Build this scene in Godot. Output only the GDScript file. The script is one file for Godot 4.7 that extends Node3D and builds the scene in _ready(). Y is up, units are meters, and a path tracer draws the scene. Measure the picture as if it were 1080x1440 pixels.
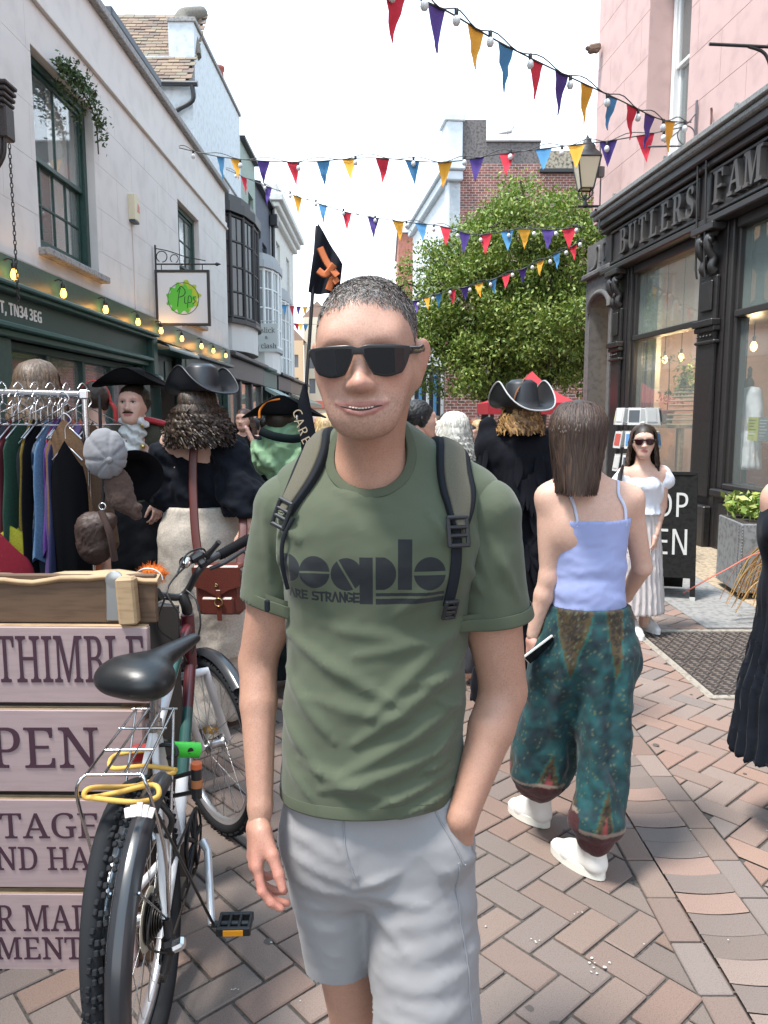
extends Node3D

func _ready() -> void:
	rng.seed = 20240
	nz.seed = 4
	nz.frequency = 1.0
	nz.fractal_octaves = 3
	var cam := Camera3D.new()
	cam.name = "camera"
	cam.position = Vector3(0, 1.57, 0)
	cam.rotation_degrees.x = -7.125
	cam.fov = 67.38
	cam.near = 0.05
	cam.far = 600.0
	add_child(cam)
	cam.current = true
	var env := Environment.new()
	env.background_mode = Environment.BG_SKY
	var sm := ProceduralSkyMaterial.new()
	sm.sky_top_color = Color(0.68, 0.81, 0.92)
	sm.sky_horizon_color = Color(1.0, 1.0, 1.0)
	sm.sky_curve = 0.3
	sm.ground_bottom_color = Color(0.35, 0.33, 0.31)
	sm.ground_horizon_color = Color(0.6, 0.6, 0.6)
	sm.sun_angle_max = 1.0
	var sky := Sky.new()
	sky.sky_material = sm
	env.sky = sky
	env.background_energy_multiplier = 1.2
	env.tonemap_mode = Environment.TONE_MAPPER_LINEAR
	env.tonemap_exposure = 2.45
	env.sdfgi_enabled = true
	env.ssao_enabled = true
	env.ssil_enabled = true
	var we := WorldEnvironment.new()
	we.name = "world_environment"
	we.environment = env
	add_child(we)
	var sun := DirectionalLight3D.new()
	sun.name = "sun"
	sun.light_energy = 0.9
	sun.light_angular_distance = 12.0
	sun.light_color = Color(1.0, 0.98, 0.955)
	sun.shadow_enabled = true
	sun.rotation_degrees = Vector3(-66, -62, 0)
	add_child(sun)
	build_ground()
	build_left_side()
	build_right_side()
	build_far_end()
	build_bunting()
	build_stall()
	build_bicycle()
	build_walkers()
	build_crowd()
	build_main_person()

# ---------------------------------------------------------------- mesh helpers
class M:
	var v := PackedVector3Array()
	var n := PackedVector3Array()
	var c := PackedColorArray()
	var u := PackedVector2Array()
	var i := PackedInt32Array()
	var xf := Transform3D()
	var tint := Color(1, 1, 1)
	var colored := false
	var mapped := false
	func vert(p: Vector3, nn: Vector3, t := Vector2.ZERO) -> int:
		v.append(xf * p)
		n.append((xf.basis * nn).normalized())
		c.append(tint)
		u.append(t)
		return v.size() - 1
	func tri(a: Vector3, b: Vector3, d: Vector3) -> void:  # counter-clockwise seen from outside
		var nn := (b - a).cross(d - a).normalized()
		var k := vert(a, nn)
		vert(b, nn)
		vert(d, nn)
		i.append_array(PackedInt32Array([k, k + 2, k + 1]))
	func quad(a: Vector3, b: Vector3, d: Vector3, e: Vector3) -> void:
		var nn := (b - a).cross(e - a)
		if nn.length_squared() < 1e-16:
			nn = (d - b).cross(e - b)
		nn = nn.normalized()
		var k := vert(a, nn, Vector2(0, 1))
		vert(b, nn, Vector2(1, 1))
		vert(d, nn, Vector2(1, 0))
		vert(e, nn, Vector2(0, 0))
		i.append_array(PackedInt32Array([k, k + 2, k + 1, k, k + 3, k + 2]))
	func box(at: Vector3, s: Vector3, b := Basis(), bev := 0.0) -> void:
		var h := s * 0.5
		if bev <= 0.0:
			for ax in 3:
				var ux := Vector3.ZERO
				var uy := Vector3.ZERO
				var uz := Vector3.ZERO
				ux[(ax + 1) % 3] = h[(ax + 1) % 3]
				uy[(ax + 2) % 3] = h[(ax + 2) % 3]
				uz[ax] = h[ax]
				for sg in [-1.0, 1.0]:
					var o: Vector3 = uz * sg
					var x: Vector3 = ux * sg
					quad(at + b * (o - x - uy), at + b * (o + x - uy), at + b * (o + x + uy), at + b * (o - x + uy))
			return
		bev = minf(bev, minf(h.x, minf(h.y, h.z)) * 0.99)
		for ax in 3:
			var a1 := (ax + 1) % 3
			var a2 := (ax + 2) % 3
			for sg in [-1.0, 1.0]:
				var p := []
				for q in [[-1, -1], [1, -1], [1, 1], [-1, 1]]:
					var w := Vector3.ZERO
					w[ax] = h[ax] * sg
					w[a1] = (h[a1] - bev) * q[0] * sg
					w[a2] = (h[a2] - bev) * q[1]
					p.append(at + b * w)
				quad(p[0], p[1], p[2], p[3])
			for s1 in [-1.0, 1.0]:
				for s2 in [-1.0, 1.0]:
					var p2 := []
					for q in [[0, -1], [0, 1], [1, 1], [1, -1]]:
						var w := Vector3.ZERO
						w[ax] = -(h[ax] - bev) * q[1] * s1 * s2
						w[a1] = (h[a1] - (bev if q[0] == 1 else 0.0)) * s1
						w[a2] = (h[a2] - (bev if q[0] == 0 else 0.0)) * s2
						p2.append(at + b * w)
					quad(p2[0], p2[1], p2[2], p2[3])
		for k in 8:
			var g := Vector3(1 if k & 1 else -1, 1 if k & 2 else -1, 1 if k & 4 else -1)
			var p0 := at + b * (g * (h - Vector3(0, bev, bev)))
			var p1 := at + b * (g * (h - Vector3(bev, 0, bev)))
			var p3 := at + b * (g * (h - Vector3(bev, bev, 0)))
			if g.x * g.y * g.z > 0: tri(p0, p1, p3)
			else: tri(p0, p3, p1)
	func grid(rows: Array, closed := false, cap := false) -> void:  # smooth sheet through rows of points; outside is row x next-row
		var nr := rows.size()
		var nc: int = rows[0].size()
		var k0 := v.size()
		for r in nr:
			var row: PackedVector3Array = rows[r]
			var up: PackedVector3Array = rows[mini(r + 1, nr - 1)]
			var dn: PackedVector3Array = rows[maxi(r - 1, 0)]
			for q in nc:
				var ql := (q + nc - 1) % nc if closed else maxi(q - 1, 0)
				var qr := (q + 1) % nc if closed else mini(q + 1, nc - 1)
				var tx := row[qr] - row[ql]
				var ty := up[q] - dn[q]
				var nn := tx.cross(ty)
				if nn.length_squared() < 1e-20:
					nn = (up[qr] - up[ql]).cross(ty) + (dn[qr] - dn[ql]).cross(ty)
				if nn.length_squared() < 1e-20:
					nn = ty if r > 0 else -ty
				vert(row[q], nn.normalized(), Vector2(float(q) / maxi(nc - 1, 1), float(r) / maxi(nr - 1, 1)))
		for r in nr - 1:
			for q in (nc if closed else nc - 1):
				var a := k0 + r * nc + q
				var b := k0 + r * nc + (q + 1) % nc
				i.append_array(PackedInt32Array([a, b + nc, b, a, a + nc, b + nc]))
		if cap:
			for e in [0, nr - 1]:
				var mid := Vector3.ZERO
				for q in nc:
					mid += rows[e][q]
				mid /= nc
				for q in nc:
					if e == 0:
						tri(mid, rows[e][(q + 1) % nc], rows[e][q])
					else:
						tri(mid, rows[e][q], rows[e][(q + 1) % nc])
	func tube(p: Array, rad, sides := 8, capped := true, flat := 1.0, up := Vector3.ZERO) -> void:
		var rows := []
		var np := p.size()
		var side := Vector3.ZERO
		for k in np:
			var a: Vector3 = p[maxi(k - 1, 0)]
			var b: Vector3 = p[mini(k + 1, np - 1)]
			var t := (b - a).normalized()
			if side == Vector3.ZERO:
				side = t.cross(up if up != Vector3.ZERO else (Vector3.UP if absf(t.y) < 0.9 else Vector3.RIGHT)).normalized()
			else:
				side = (t.cross(up) if up != Vector3.ZERO and t.cross(up).length() > 0.05 else side - t * side.dot(t)).normalized()
			var oth := t.cross(side)
			var r: float = rad[k] if rad is Array else rad
			var row := PackedVector3Array()
			for q in sides:
				var an := TAU * q / sides
				row.append(p[k] + side * cos(an) * r + oth * sin(an) * r * flat)
			rows.append(row)
		grid(rows, true, capped)
	func ring(at: Vector3, axis: Vector3, rad: float, r: float, n1 := 32, n2 := 8) -> void:
		var s := axis.cross(Vector3.UP if absf(axis.y) < 0.9 else Vector3.RIGHT).normalized()
		var t := axis.cross(s).normalized()
		var rows := []
		for k in n1 + 1:
			var an := TAU * k / n1
			var o := s * cos(an) + t * sin(an)
			var row := PackedVector3Array()
			for q in n2:
				var bn := TAU * q / n2
				row.append(at + o * (rad + cos(bn) * r) - axis * sin(bn) * r)
			rows.append(row)
		grid(rows, true)
	func lathe(prof: Array, at: Vector3, b := Basis(), n1 := 20) -> void:  # prof: [r, y] upwards
		var rows := []
		for q in prof:
			var row := PackedVector3Array()
			for k in n1:
				var an := -TAU * k / n1
				row.append(at + b * Vector3(cos(an) * q[0], q[1], sin(an) * q[0]))
			rows.append(row)
		grid(rows, true, true)
	func prism(poly: PackedVector2Array, d: float, t := Transform3D()) -> void:  # extruded along +z from 0 to d
		if Geometry2D.is_polygon_clockwise(poly):
			poly.reverse()
		var tr := Geometry2D.triangulate_polygon(poly)
		for k in range(0, tr.size(), 3):
			var q := [poly[tr[k]], poly[tr[k + 1]], poly[tr[k + 2]]]
			if (q[1] - q[0]).cross(q[2] - q[0]) < 0:
				q = [q[0], q[2], q[1]]
			tri(t * Vector3(q[0].x, q[0].y, d), t * Vector3(q[1].x, q[1].y, d), t * Vector3(q[2].x, q[2].y, d))
			tri(t * Vector3(q[0].x, q[0].y, 0), t * Vector3(q[2].x, q[2].y, 0), t * Vector3(q[1].x, q[1].y, 0))
		for k in poly.size():
			var a := poly[k]
			var b := poly[(k + 1) % poly.size()]
			quad(t * Vector3(a.x, a.y, 0), t * Vector3(b.x, b.y, 0), t * Vector3(b.x, b.y, d), t * Vector3(a.x, a.y, d))
	func mesh() -> ArrayMesh:
		var am := ArrayMesh.new()
		if v.is_empty():
			return am
		var arr := []
		arr.resize(Mesh.ARRAY_MAX)
		arr[Mesh.ARRAY_VERTEX] = v
		arr[Mesh.ARRAY_NORMAL] = n
		if colored:
			arr[Mesh.ARRAY_COLOR] = c
		if mapped:
			arr[Mesh.ARRAY_TEX_UV] = u
		arr[Mesh.ARRAY_INDEX] = i
		am.add_surface_from_arrays(Mesh.PRIMITIVE_TRIANGLES, arr)
		return am

var names := {}
var mats := {}
var rng := RandomNumberGenerator.new()

static func V3(x: float, y: float, z: float) -> Vector3:
	return Vector3(x, y, z)

func numbered(called: String) -> String:
	names[called] = names.get(called, -1) + 1
	return called if names[called] == 0 else "%s_%03d" % [called, names[called]]

func obj(called: String, m: M, mat: Material, parent: Node = self) -> MeshInstance3D:
	var o := MeshInstance3D.new()
	o.name = numbered(called) if parent == self else called
	o.mesh = m.mesh()
	o.material_override = mat
	parent.add_child(o, true)
	if parent != self and parent.has_meta("off"):
		o.position = parent.get_meta("off")
	return o

func inst(called: String, mesh: Mesh, mat: Material, parent: Node, t := Transform3D()) -> MeshInstance3D:
	var o := MeshInstance3D.new()
	o.name = numbered(called) if parent == self else called
	o.mesh = mesh
	o.material_override = mat
	o.transform = t
	parent.add_child(o, true)
	return o

func thing(called: String, label: String, category: String, at := Vector3.ZERO, turn := 0.0, group := "") -> Node3D:
	var o := Node3D.new()
	o.name = numbered(called)
	add_child(o)
	o.position = at
	o.rotation.y = turn
	return tag(o, label, category, group)

func tag(o: Node3D, label: String, category: String, group := "") -> Node3D:
	o.set_meta("label", label)
	o.set_meta("category", category)
	if group:
		o.set_meta("group", group)
	return o

func worldly(called: String, label: String, category: String, at: Vector3, group := "") -> Node3D:  # a thing whose parts are built in world coordinates
	var o := thing(called, label, category, at, 0.0, group)
	return o

func wobj(called: String, m: M, mat: Material, t: Node3D) -> MeshInstance3D:  # part given in world coordinates of an unturned thing
	var o := obj(called, m, mat, t)
	o.position = -t.position
	return o

func sub(called: String, m: M, mat: Material, part: Node3D) -> MeshInstance3D:  # sub-part in the same coordinates as its part
	return obj(called, m, mat, part)

func lin(r: float, g: float, b: float) -> Color:
	return Color(r, g, b).linear_to_srgb()

func mt(r: float, g: float, b: float, rough := 0.7, metal := 0.0, extra := {}) -> StandardMaterial3D:  # linear base colour
	var key := str([r, g, b, rough, metal, extra])
	if mats.has(key):
		return mats[key]
	var m := StandardMaterial3D.new()
	m.albedo_color = lin(r, g, b)
	m.roughness = rough
	m.metallic = metal
	if maxf(r, maxf(g, b)) < 0.03 and rough > 0.65: m.metallic_specular = 0.15  # dull black cloth
	for k in extra:
		m.set(k, extra[k])
	mats[key] = m
	return m

func vc(rough := 0.7, extra := {}) -> StandardMaterial3D:  # colour from the vertices
	var e := extra.duplicate()
	e["vertex_color_use_as_albedo"] = true
	return mt(1, 1, 1, rough, 0.0, e)

var texs := {}
func noise_tex(freq: float, oct: int, stops: Array, sd := 1, size := 512, kind := FastNoiseLite.TYPE_SIMPLEX_SMOOTH) -> NoiseTexture2D:  # stops: [offset, linear colour]
	var key := str([freq, oct, stops, sd, size, kind])
	if texs.has(key):
		return texs[key]
	var f := FastNoiseLite.new()
	f.seed = sd
	f.noise_type = kind
	f.frequency = freq
	f.fractal_octaves = oct
	var t := NoiseTexture2D.new()
	t.width = size
	t.height = size
	t.seamless = true
	t.noise = f
	if stops:
		var g := Gradient.new()
		var off := PackedFloat32Array()
		var col := PackedColorArray()
		for s in stops:
			off.append(s[0])
			col.append(lin(s[1][0], s[1][1], s[1][2]))
		g.offsets = off
		g.colors = col
		t.color_ramp = g
	texs[key] = t
	return t

func grained(r: float, g: float, b: float, vary := 0.15, rough := 0.8, scale := 1.0, bump := 0.0, freq := 0.02, oct := 5, extra := {}) -> StandardMaterial3D:
	var t := noise_tex(freq, oct, [[0.15, [1 - vary * 1.6, 1 - vary * 1.6, 1 - vary * 1.6]], [0.5, [1 - vary * 0.3, 1 - vary * 0.3, 1 - vary * 0.3]], [0.85, [1, 1, 1]]])
	var e := {"albedo_texture": t, "uv1_triplanar": true, "uv1_world_triplanar": true, "uv1_scale": Vector3.ONE * scale}
	if bump > 0.0:
		e["heightmap_enabled"] = true
		e["heightmap_texture"] = t
		e["heightmap_scale"] = bump
	e.merge(extra, true)
	var m := mt(r, g, b, rough, 0.0, e)
	return m

func arc(c: Vector3, x: Vector3, y: Vector3, a0: float, a1: float, nseg: int) -> Array:
	var out := []
	for k in nseg + 1:
		var a := lerpf(a0, a1, float(k) / nseg)
		out.append(c + x * cos(a) + y * sin(a))
	return out

func curve(pts: Array, per := 6) -> Array:  # Catmull-Rom through the points
	var out := []
	var np := pts.size()
	for k in np - 1:
		var a: Vector3 = pts[maxi(k - 1, 0)]
		var b: Vector3 = pts[k]
		var c: Vector3 = pts[k + 1]
		var d: Vector3 = pts[mini(k + 2, np - 1)]
		for q in per:
			out.append(b.cubic_interpolate(c, a, d, float(q) / per))
	out.append(pts[np - 1])
	return out

func text_mesh(txt: String, size: float, depth: float, fam := "Droid Serif", weight := 400) -> TextMesh:
	var f := SystemFont.new()
	f.font_names = PackedStringArray([fam])
	f.font_weight = weight
	var t := TextMesh.new()
	t.font = f
	t.text = txt
	t.font_size = 64
	t.pixel_size = size / 64.0
	t.depth = depth
	t.curve_step = 2.0
	return t

func wall(m: M, x0: float, x1: float, y0: float, y1: float, th: float, holes: Array, z := 0.0) -> void:  # front face at z, holes are Rect2
	var xs := [x0, x1]
	var ys := [y0, y1]
	for h in holes:
		for q in [h.position.x, h.end.x]:
			if q > x0 and q < x1: xs.append(q)
		for q in [h.position.y, h.end.y]:
			if q > y0 and q < y1: ys.append(q)
	xs.sort()
	ys.sort()
	for a in xs.size() - 1:
		if xs[a + 1] - xs[a] < 1e-4: continue
		var lo := -1.0
		for b in ys.size():
			var solid: bool = b < ys.size() - 1
			if solid and ys[b + 1] - ys[b] < 1e-4: continue
			if solid:
				var mid := Vector2((xs[a] + xs[a + 1]) / 2, (ys[b] + ys[b + 1]) / 2)
				for h in holes:
					if h.has_point(mid):
						solid = false
			if solid and lo < 0: lo = ys[b]
			if not solid and lo >= 0:
				m.box(Vector3((xs[a] + xs[a + 1]) / 2, (lo + ys[b]) / 2, z - th / 2), Vector3(xs[a + 1] - xs[a], ys[b] - lo, th))
				lo = -1.0

func bx(m: M, x0: float, x1: float, y0: float, y1: float, z0: float, z1: float, bev := 0.0) -> void:
	m.box(Vector3((x0 + x1) / 2, (y0 + y1) / 2, (z0 + z1) / 2), Vector3(absf(x1 - x0), absf(y1 - y0), absf(z1 - z0)), Basis(), bev)

func nb() -> M:
	return M.new()

# ---------------------------------------------------------------- bodies as smooth unions of tapered capsules and ellipsoids, meshed as surface nets
class Prim:
	var a: Vector3
	var ba: Vector3
	var inv := 0.0
	var ra := 0.0
	var dr := 0.0
	var k := 0.03
	var neg := false
	var m := Basis()
	var bent := false
	var sc := 1.0
	func d(p: Vector3) -> float:
		var pa := p - a
		if bent:
			pa = m * pa
		var h := clampf(pa.dot(ba) * inv, 0.0, 1.0)
		return ((pa - ba * h).length() - ra - dr * h) * sc

static func cap(a: Vector3, b: Vector3, ra: float, rb: float, k := 0.03, axis := Vector3.ZERO, squash := 1.0) -> Prim:
	var p := Prim.new()
	p.a = a
	p.ba = b - a
	p.ra = ra
	p.dr = rb - ra
	p.k = k
	if squash != 1.0:
		var n := axis.normalized()
		var f := 1.0 / squash - 1.0
		p.m = Basis(Vector3.RIGHT + n * (f * n.x), Vector3.UP + n * (f * n.y), Vector3.BACK + n * (f * n.z))
		p.bent = true
		p.ba = p.m * p.ba
		p.sc = minf(squash, 1.0)
	var l := p.ba.length_squared()
	p.inv = 1.0 / l if l > 1e-12 else 0.0
	return p

static func ell(c: Vector3, r: Vector3, k := 0.03, rot := Basis()) -> Prim:
	var p := Prim.new()
	var s := minf(r.x, minf(r.y, r.z))
	p.a = c
	p.ba = Vector3.ZERO
	p.ra = s
	p.k = k
	p.m = Basis.from_scale(Vector3(s / r.x, s / r.y, s / r.z)) * rot.transposed()
	p.bent = true
	return p

static func neg(p: Prim) -> Prim:
	p.neg = true
	return p

static func field(ps: Array[Prim], p: Vector3) -> float:
	var d := 1e3
	for q in ps:
		var e := q.d(p)
		var k := q.k
		if q.neg:
			var h := clampf(0.5 - 0.5 * (d + e) / k, 0.0, 1.0)
			d = lerpf(d, -e, h) + k * h * (1.0 - h)
		else:
			var df := absf(d - e)
			if df >= k:
				d = minf(d, e)
			else:
				var h := (k - df) / k
				d = minf(d, e) - h * h * k * 0.25
	return d

static func grad(ps: Array[Prim], p: Vector3) -> Vector3:
	var e := 0.003
	return Vector3(field(ps, p + Vector3(e, 0, 0)) - field(ps, p - Vector3(e, 0, 0)), field(ps, p + Vector3(0, e, 0)) - field(ps, p - Vector3(0, e, 0)), field(ps, p + Vector3(0, 0, e)) - field(ps, p - Vector3(0, 0, e))).normalized()

static func to_surf(ps: Array[Prim], p: Vector3, lift := 0.0) -> Vector3:
	for k in 6:
		p -= grad(ps, p) * (field(ps, p) - lift)
	return p

func sdf(ps: Array[Prim], cell: float, clips: Array = [], disp = null, color = null, uvf = null) -> M:
	var lo := Vector3.ONE * 1e3
	var hi := -lo
	for q in ps:
		if q.neg: continue
		var inv := q.m.inverse() if q.bent else Basis()
		var r := maxf(q.ra, q.ra + q.dr)
		var ext := Vector3(inv.x.x * inv.x.x + inv.y.x * inv.y.x + inv.z.x * inv.z.x, inv.x.y * inv.x.y + inv.y.y * inv.y.y + inv.z.y * inv.z.y, inv.x.z * inv.x.z + inv.y.z * inv.y.z + inv.z.z * inv.z.z)
		ext = Vector3(sqrt(ext.x), sqrt(ext.y), sqrt(ext.z)) * r
		for e in [q.a, q.a + inv * q.ba]:
			lo = lo.min(e - ext)
			hi = hi.max(e + ext)
	lo -= Vector3.ONE * (cell * 3 + 0.01)
	hi += Vector3.ONE * (cell * 3 + 0.01)
	var B := 4
	var bd := Vector3i(((hi - lo) / (cell * B)).ceil())
	var nx := bd.x * B + 1
	var ny := bd.y * B + 1
	var nz := bd.z * B + 1
	var val := PackedFloat32Array()
	val.resize(nx * ny * nz)
	val.fill(1e9)
	var half := cell * B * 0.5
	var rad := half * 1.7321 + 0.0005
	var has_disp: bool = disp != null
	var act: Array[Vector3i] = []
	var np := ps.size()
	var ds := PackedFloat32Array()
	ds.resize(np)
	for bz in bd.z:
		for by in bd.y:
			for bx_ in bd.x:
				var ctr := lo + Vector3(bx_, by, bz) * (cell * B) + Vector3.ONE * half
				var loc: Array[Prim] = []
				var dmin := 1e3
				for k in np:
					var e := ps[k].d(ctr)
					ds[k] = e
					if not ps[k].neg: dmin = minf(dmin, e)
				if dmin > rad + 0.02: continue
				for k in np:
					if ds[k] < (rad + ps[k].k if ps[k].neg else dmin + 2.0 * rad + ps[k].k): loc.append(ps[k])
				var dc := field(loc, ctr)
				var skip := false
				for pl in clips:
					var e: float = pl.distance_to(ctr)
					if e > rad: skip = true
					dc = maxf(dc, e)
				if skip or absf(dc) > rad: continue
				act.append(Vector3i(bx_, by, bz))
				for kz in B + 1:
					for ky in B + 1:
						var row := ((bz * B + kz) * ny + by * B + ky) * nx + bx_ * B
						for kx in B + 1:
							if val[row + kx] < 1e8: continue
							var p := lo + Vector3(bx_ * B + kx, by * B + ky, bz * B + kz) * cell
							var d := field(loc, p)
							for pl in clips:
								d = maxf(d, pl.distance_to(p))
							val[row + kx] = d
	var m := M.new()
	var cid := PackedInt32Array()
	cid.resize(nx * ny * nz)
	cid.fill(-1)
	var sxy := nx * ny
	var offs := [0, 1, nx, nx + 1, sxy, sxy + 1, sxy + nx, sxy + nx + 1]
	var edges := [[0, 1], [2, 3], [4, 5], [6, 7], [0, 2], [1, 3], [4, 6], [5, 7], [0, 4], [1, 5], [2, 6], [3, 7]]
	var cs := [Vector3(0, 0, 0), Vector3(1, 0, 0), Vector3(0, 1, 0), Vector3(1, 1, 0), Vector3(0, 0, 1), Vector3(1, 0, 1), Vector3(0, 1, 1), Vector3(1, 1, 1)]
	var verts := PackedVector3Array()
	var cells := PackedInt32Array()
	for b in act:
		for kz in B:
			for ky in B:
				for kx in B:
					var at := ((b.z * B + kz) * ny + b.y * B + ky) * nx + b.x * B + kx
					var s0 := val[at] < 0.0
					if (val[at + 1] < 0.0) == s0 and (val[at + nx] < 0.0) == s0 and (val[at + nx + 1] < 0.0) == s0 and (val[at + sxy] < 0.0) == s0 and (val[at + sxy + 1] < 0.0) == s0 and (val[at + sxy + nx] < 0.0) == s0 and (val[at + sxy + nx + 1] < 0.0) == s0:
						continue
					var sum := Vector3.ZERO
					var cnt := 0
					for e in edges:
						var va := val[at + offs[e[0]]]
						var vb := val[at + offs[e[1]]]
						if (va < 0.0) != (vb < 0.0) and va < 1e8 and vb < 1e8:
							sum += cs[e[0]].lerp(cs[e[1]], va / (va - vb))
							cnt += 1
					if cnt == 0: continue
					cid[at] = verts.size()
					cells.append(at)
					verts.append(lo + (Vector3(b.x * B + kx, b.y * B + ky, b.z * B + kz) + sum / cnt) * cell)
	var idx := PackedInt32Array()
	for at in cells:
		var s := val[at] < 0.0
		for ax in 3:
			var o1: int = [1, nx, sxy][ax]
			if val[at + o1] > 1e8 or (val[at + o1] < 0.0) == s: continue
			var u: int = [nx, sxy, 1][ax]
			var w: int = [sxy, 1, nx][ax]
			if at - u - w < 0: continue
			var q0 := cid[at]
			var q1 := cid[at - u]
			var q2 := cid[at - u - w]
			var q3 := cid[at - w]
			if q1 < 0 or q2 < 0 or q3 < 0: continue
			if s: idx.append_array(PackedInt32Array([q0, q3, q2, q0, q2, q1]))
			else: idx.append_array(PackedInt32Array([q0, q1, q2, q0, q2, q3]))
	var nrm := PackedVector3Array()
	nrm.resize(verts.size())
	for k in range(0, idx.size(), 3):
		var f := (verts[idx[k + 2]] - verts[idx[k]]).cross(verts[idx[k + 1]] - verts[idx[k]])
		nrm[idx[k]] += f
		nrm[idx[k + 1]] += f
		nrm[idx[k + 2]] += f
	for k in verts.size():
		nrm[k] = nrm[k].normalized()
	if has_disp:
		for k in verts.size():
			verts[k] += nrm[k] * float(disp.call(verts[k]))
			for pl in clips:
				var e: float = pl.distance_to(verts[k])
				if e > -cell * 0.7: verts[k] -= pl.normal * e
		nrm.fill(Vector3.ZERO)
		for k in range(0, idx.size(), 3):
			var f := (verts[idx[k + 2]] - verts[idx[k]]).cross(verts[idx[k + 1]] - verts[idx[k]])
			nrm[idx[k]] += f
			nrm[idx[k + 1]] += f
			nrm[idx[k + 2]] += f
		for k in verts.size():
			nrm[k] = nrm[k].normalized()
	m.v = verts
	m.n = nrm
	m.i = idx
	var cols := PackedColorArray()
	cols.resize(verts.size())
	cols.fill(Color.WHITE)
	if color != null:
		m.colored = true
		for k in verts.size():
			cols[k] = color.call(verts[k], nrm[k])
	m.c = cols
	var uvs := PackedVector2Array()
	uvs.resize(verts.size())
	if uvf != null:
		m.mapped = true
		for k in verts.size():
			uvs[k] = uvf.call(verts[k], nrm[k])
	m.u = uvs
	return m

func join(a: M, b: M) -> M:  # b's faces into a
	var k := a.v.size()
	a.v.append_array(b.v)
	a.n.append_array(b.n)
	a.c.append_array(b.c)
	a.u.append_array(b.u)
	for q in b.i:
		a.i.append(q + k)
	a.colored = a.colored or b.colored
	a.mapped = a.mapped or b.mapped
	return a

func moved(m: M, t: Transform3D) -> M:
	for k in m.v.size():
		m.v[k] = t * m.v[k]
		m.n[k] = (t.basis * m.n[k]).normalized()
	return m

# ---------------------------------------------------------------- street paving
func paver_mats(right: bool) -> Array:
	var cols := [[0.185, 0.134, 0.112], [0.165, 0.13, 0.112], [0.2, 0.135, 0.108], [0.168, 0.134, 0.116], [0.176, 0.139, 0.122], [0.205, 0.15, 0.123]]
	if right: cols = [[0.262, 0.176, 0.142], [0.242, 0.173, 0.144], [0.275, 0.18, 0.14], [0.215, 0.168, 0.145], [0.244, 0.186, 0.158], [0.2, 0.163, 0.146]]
	return cols

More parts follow.
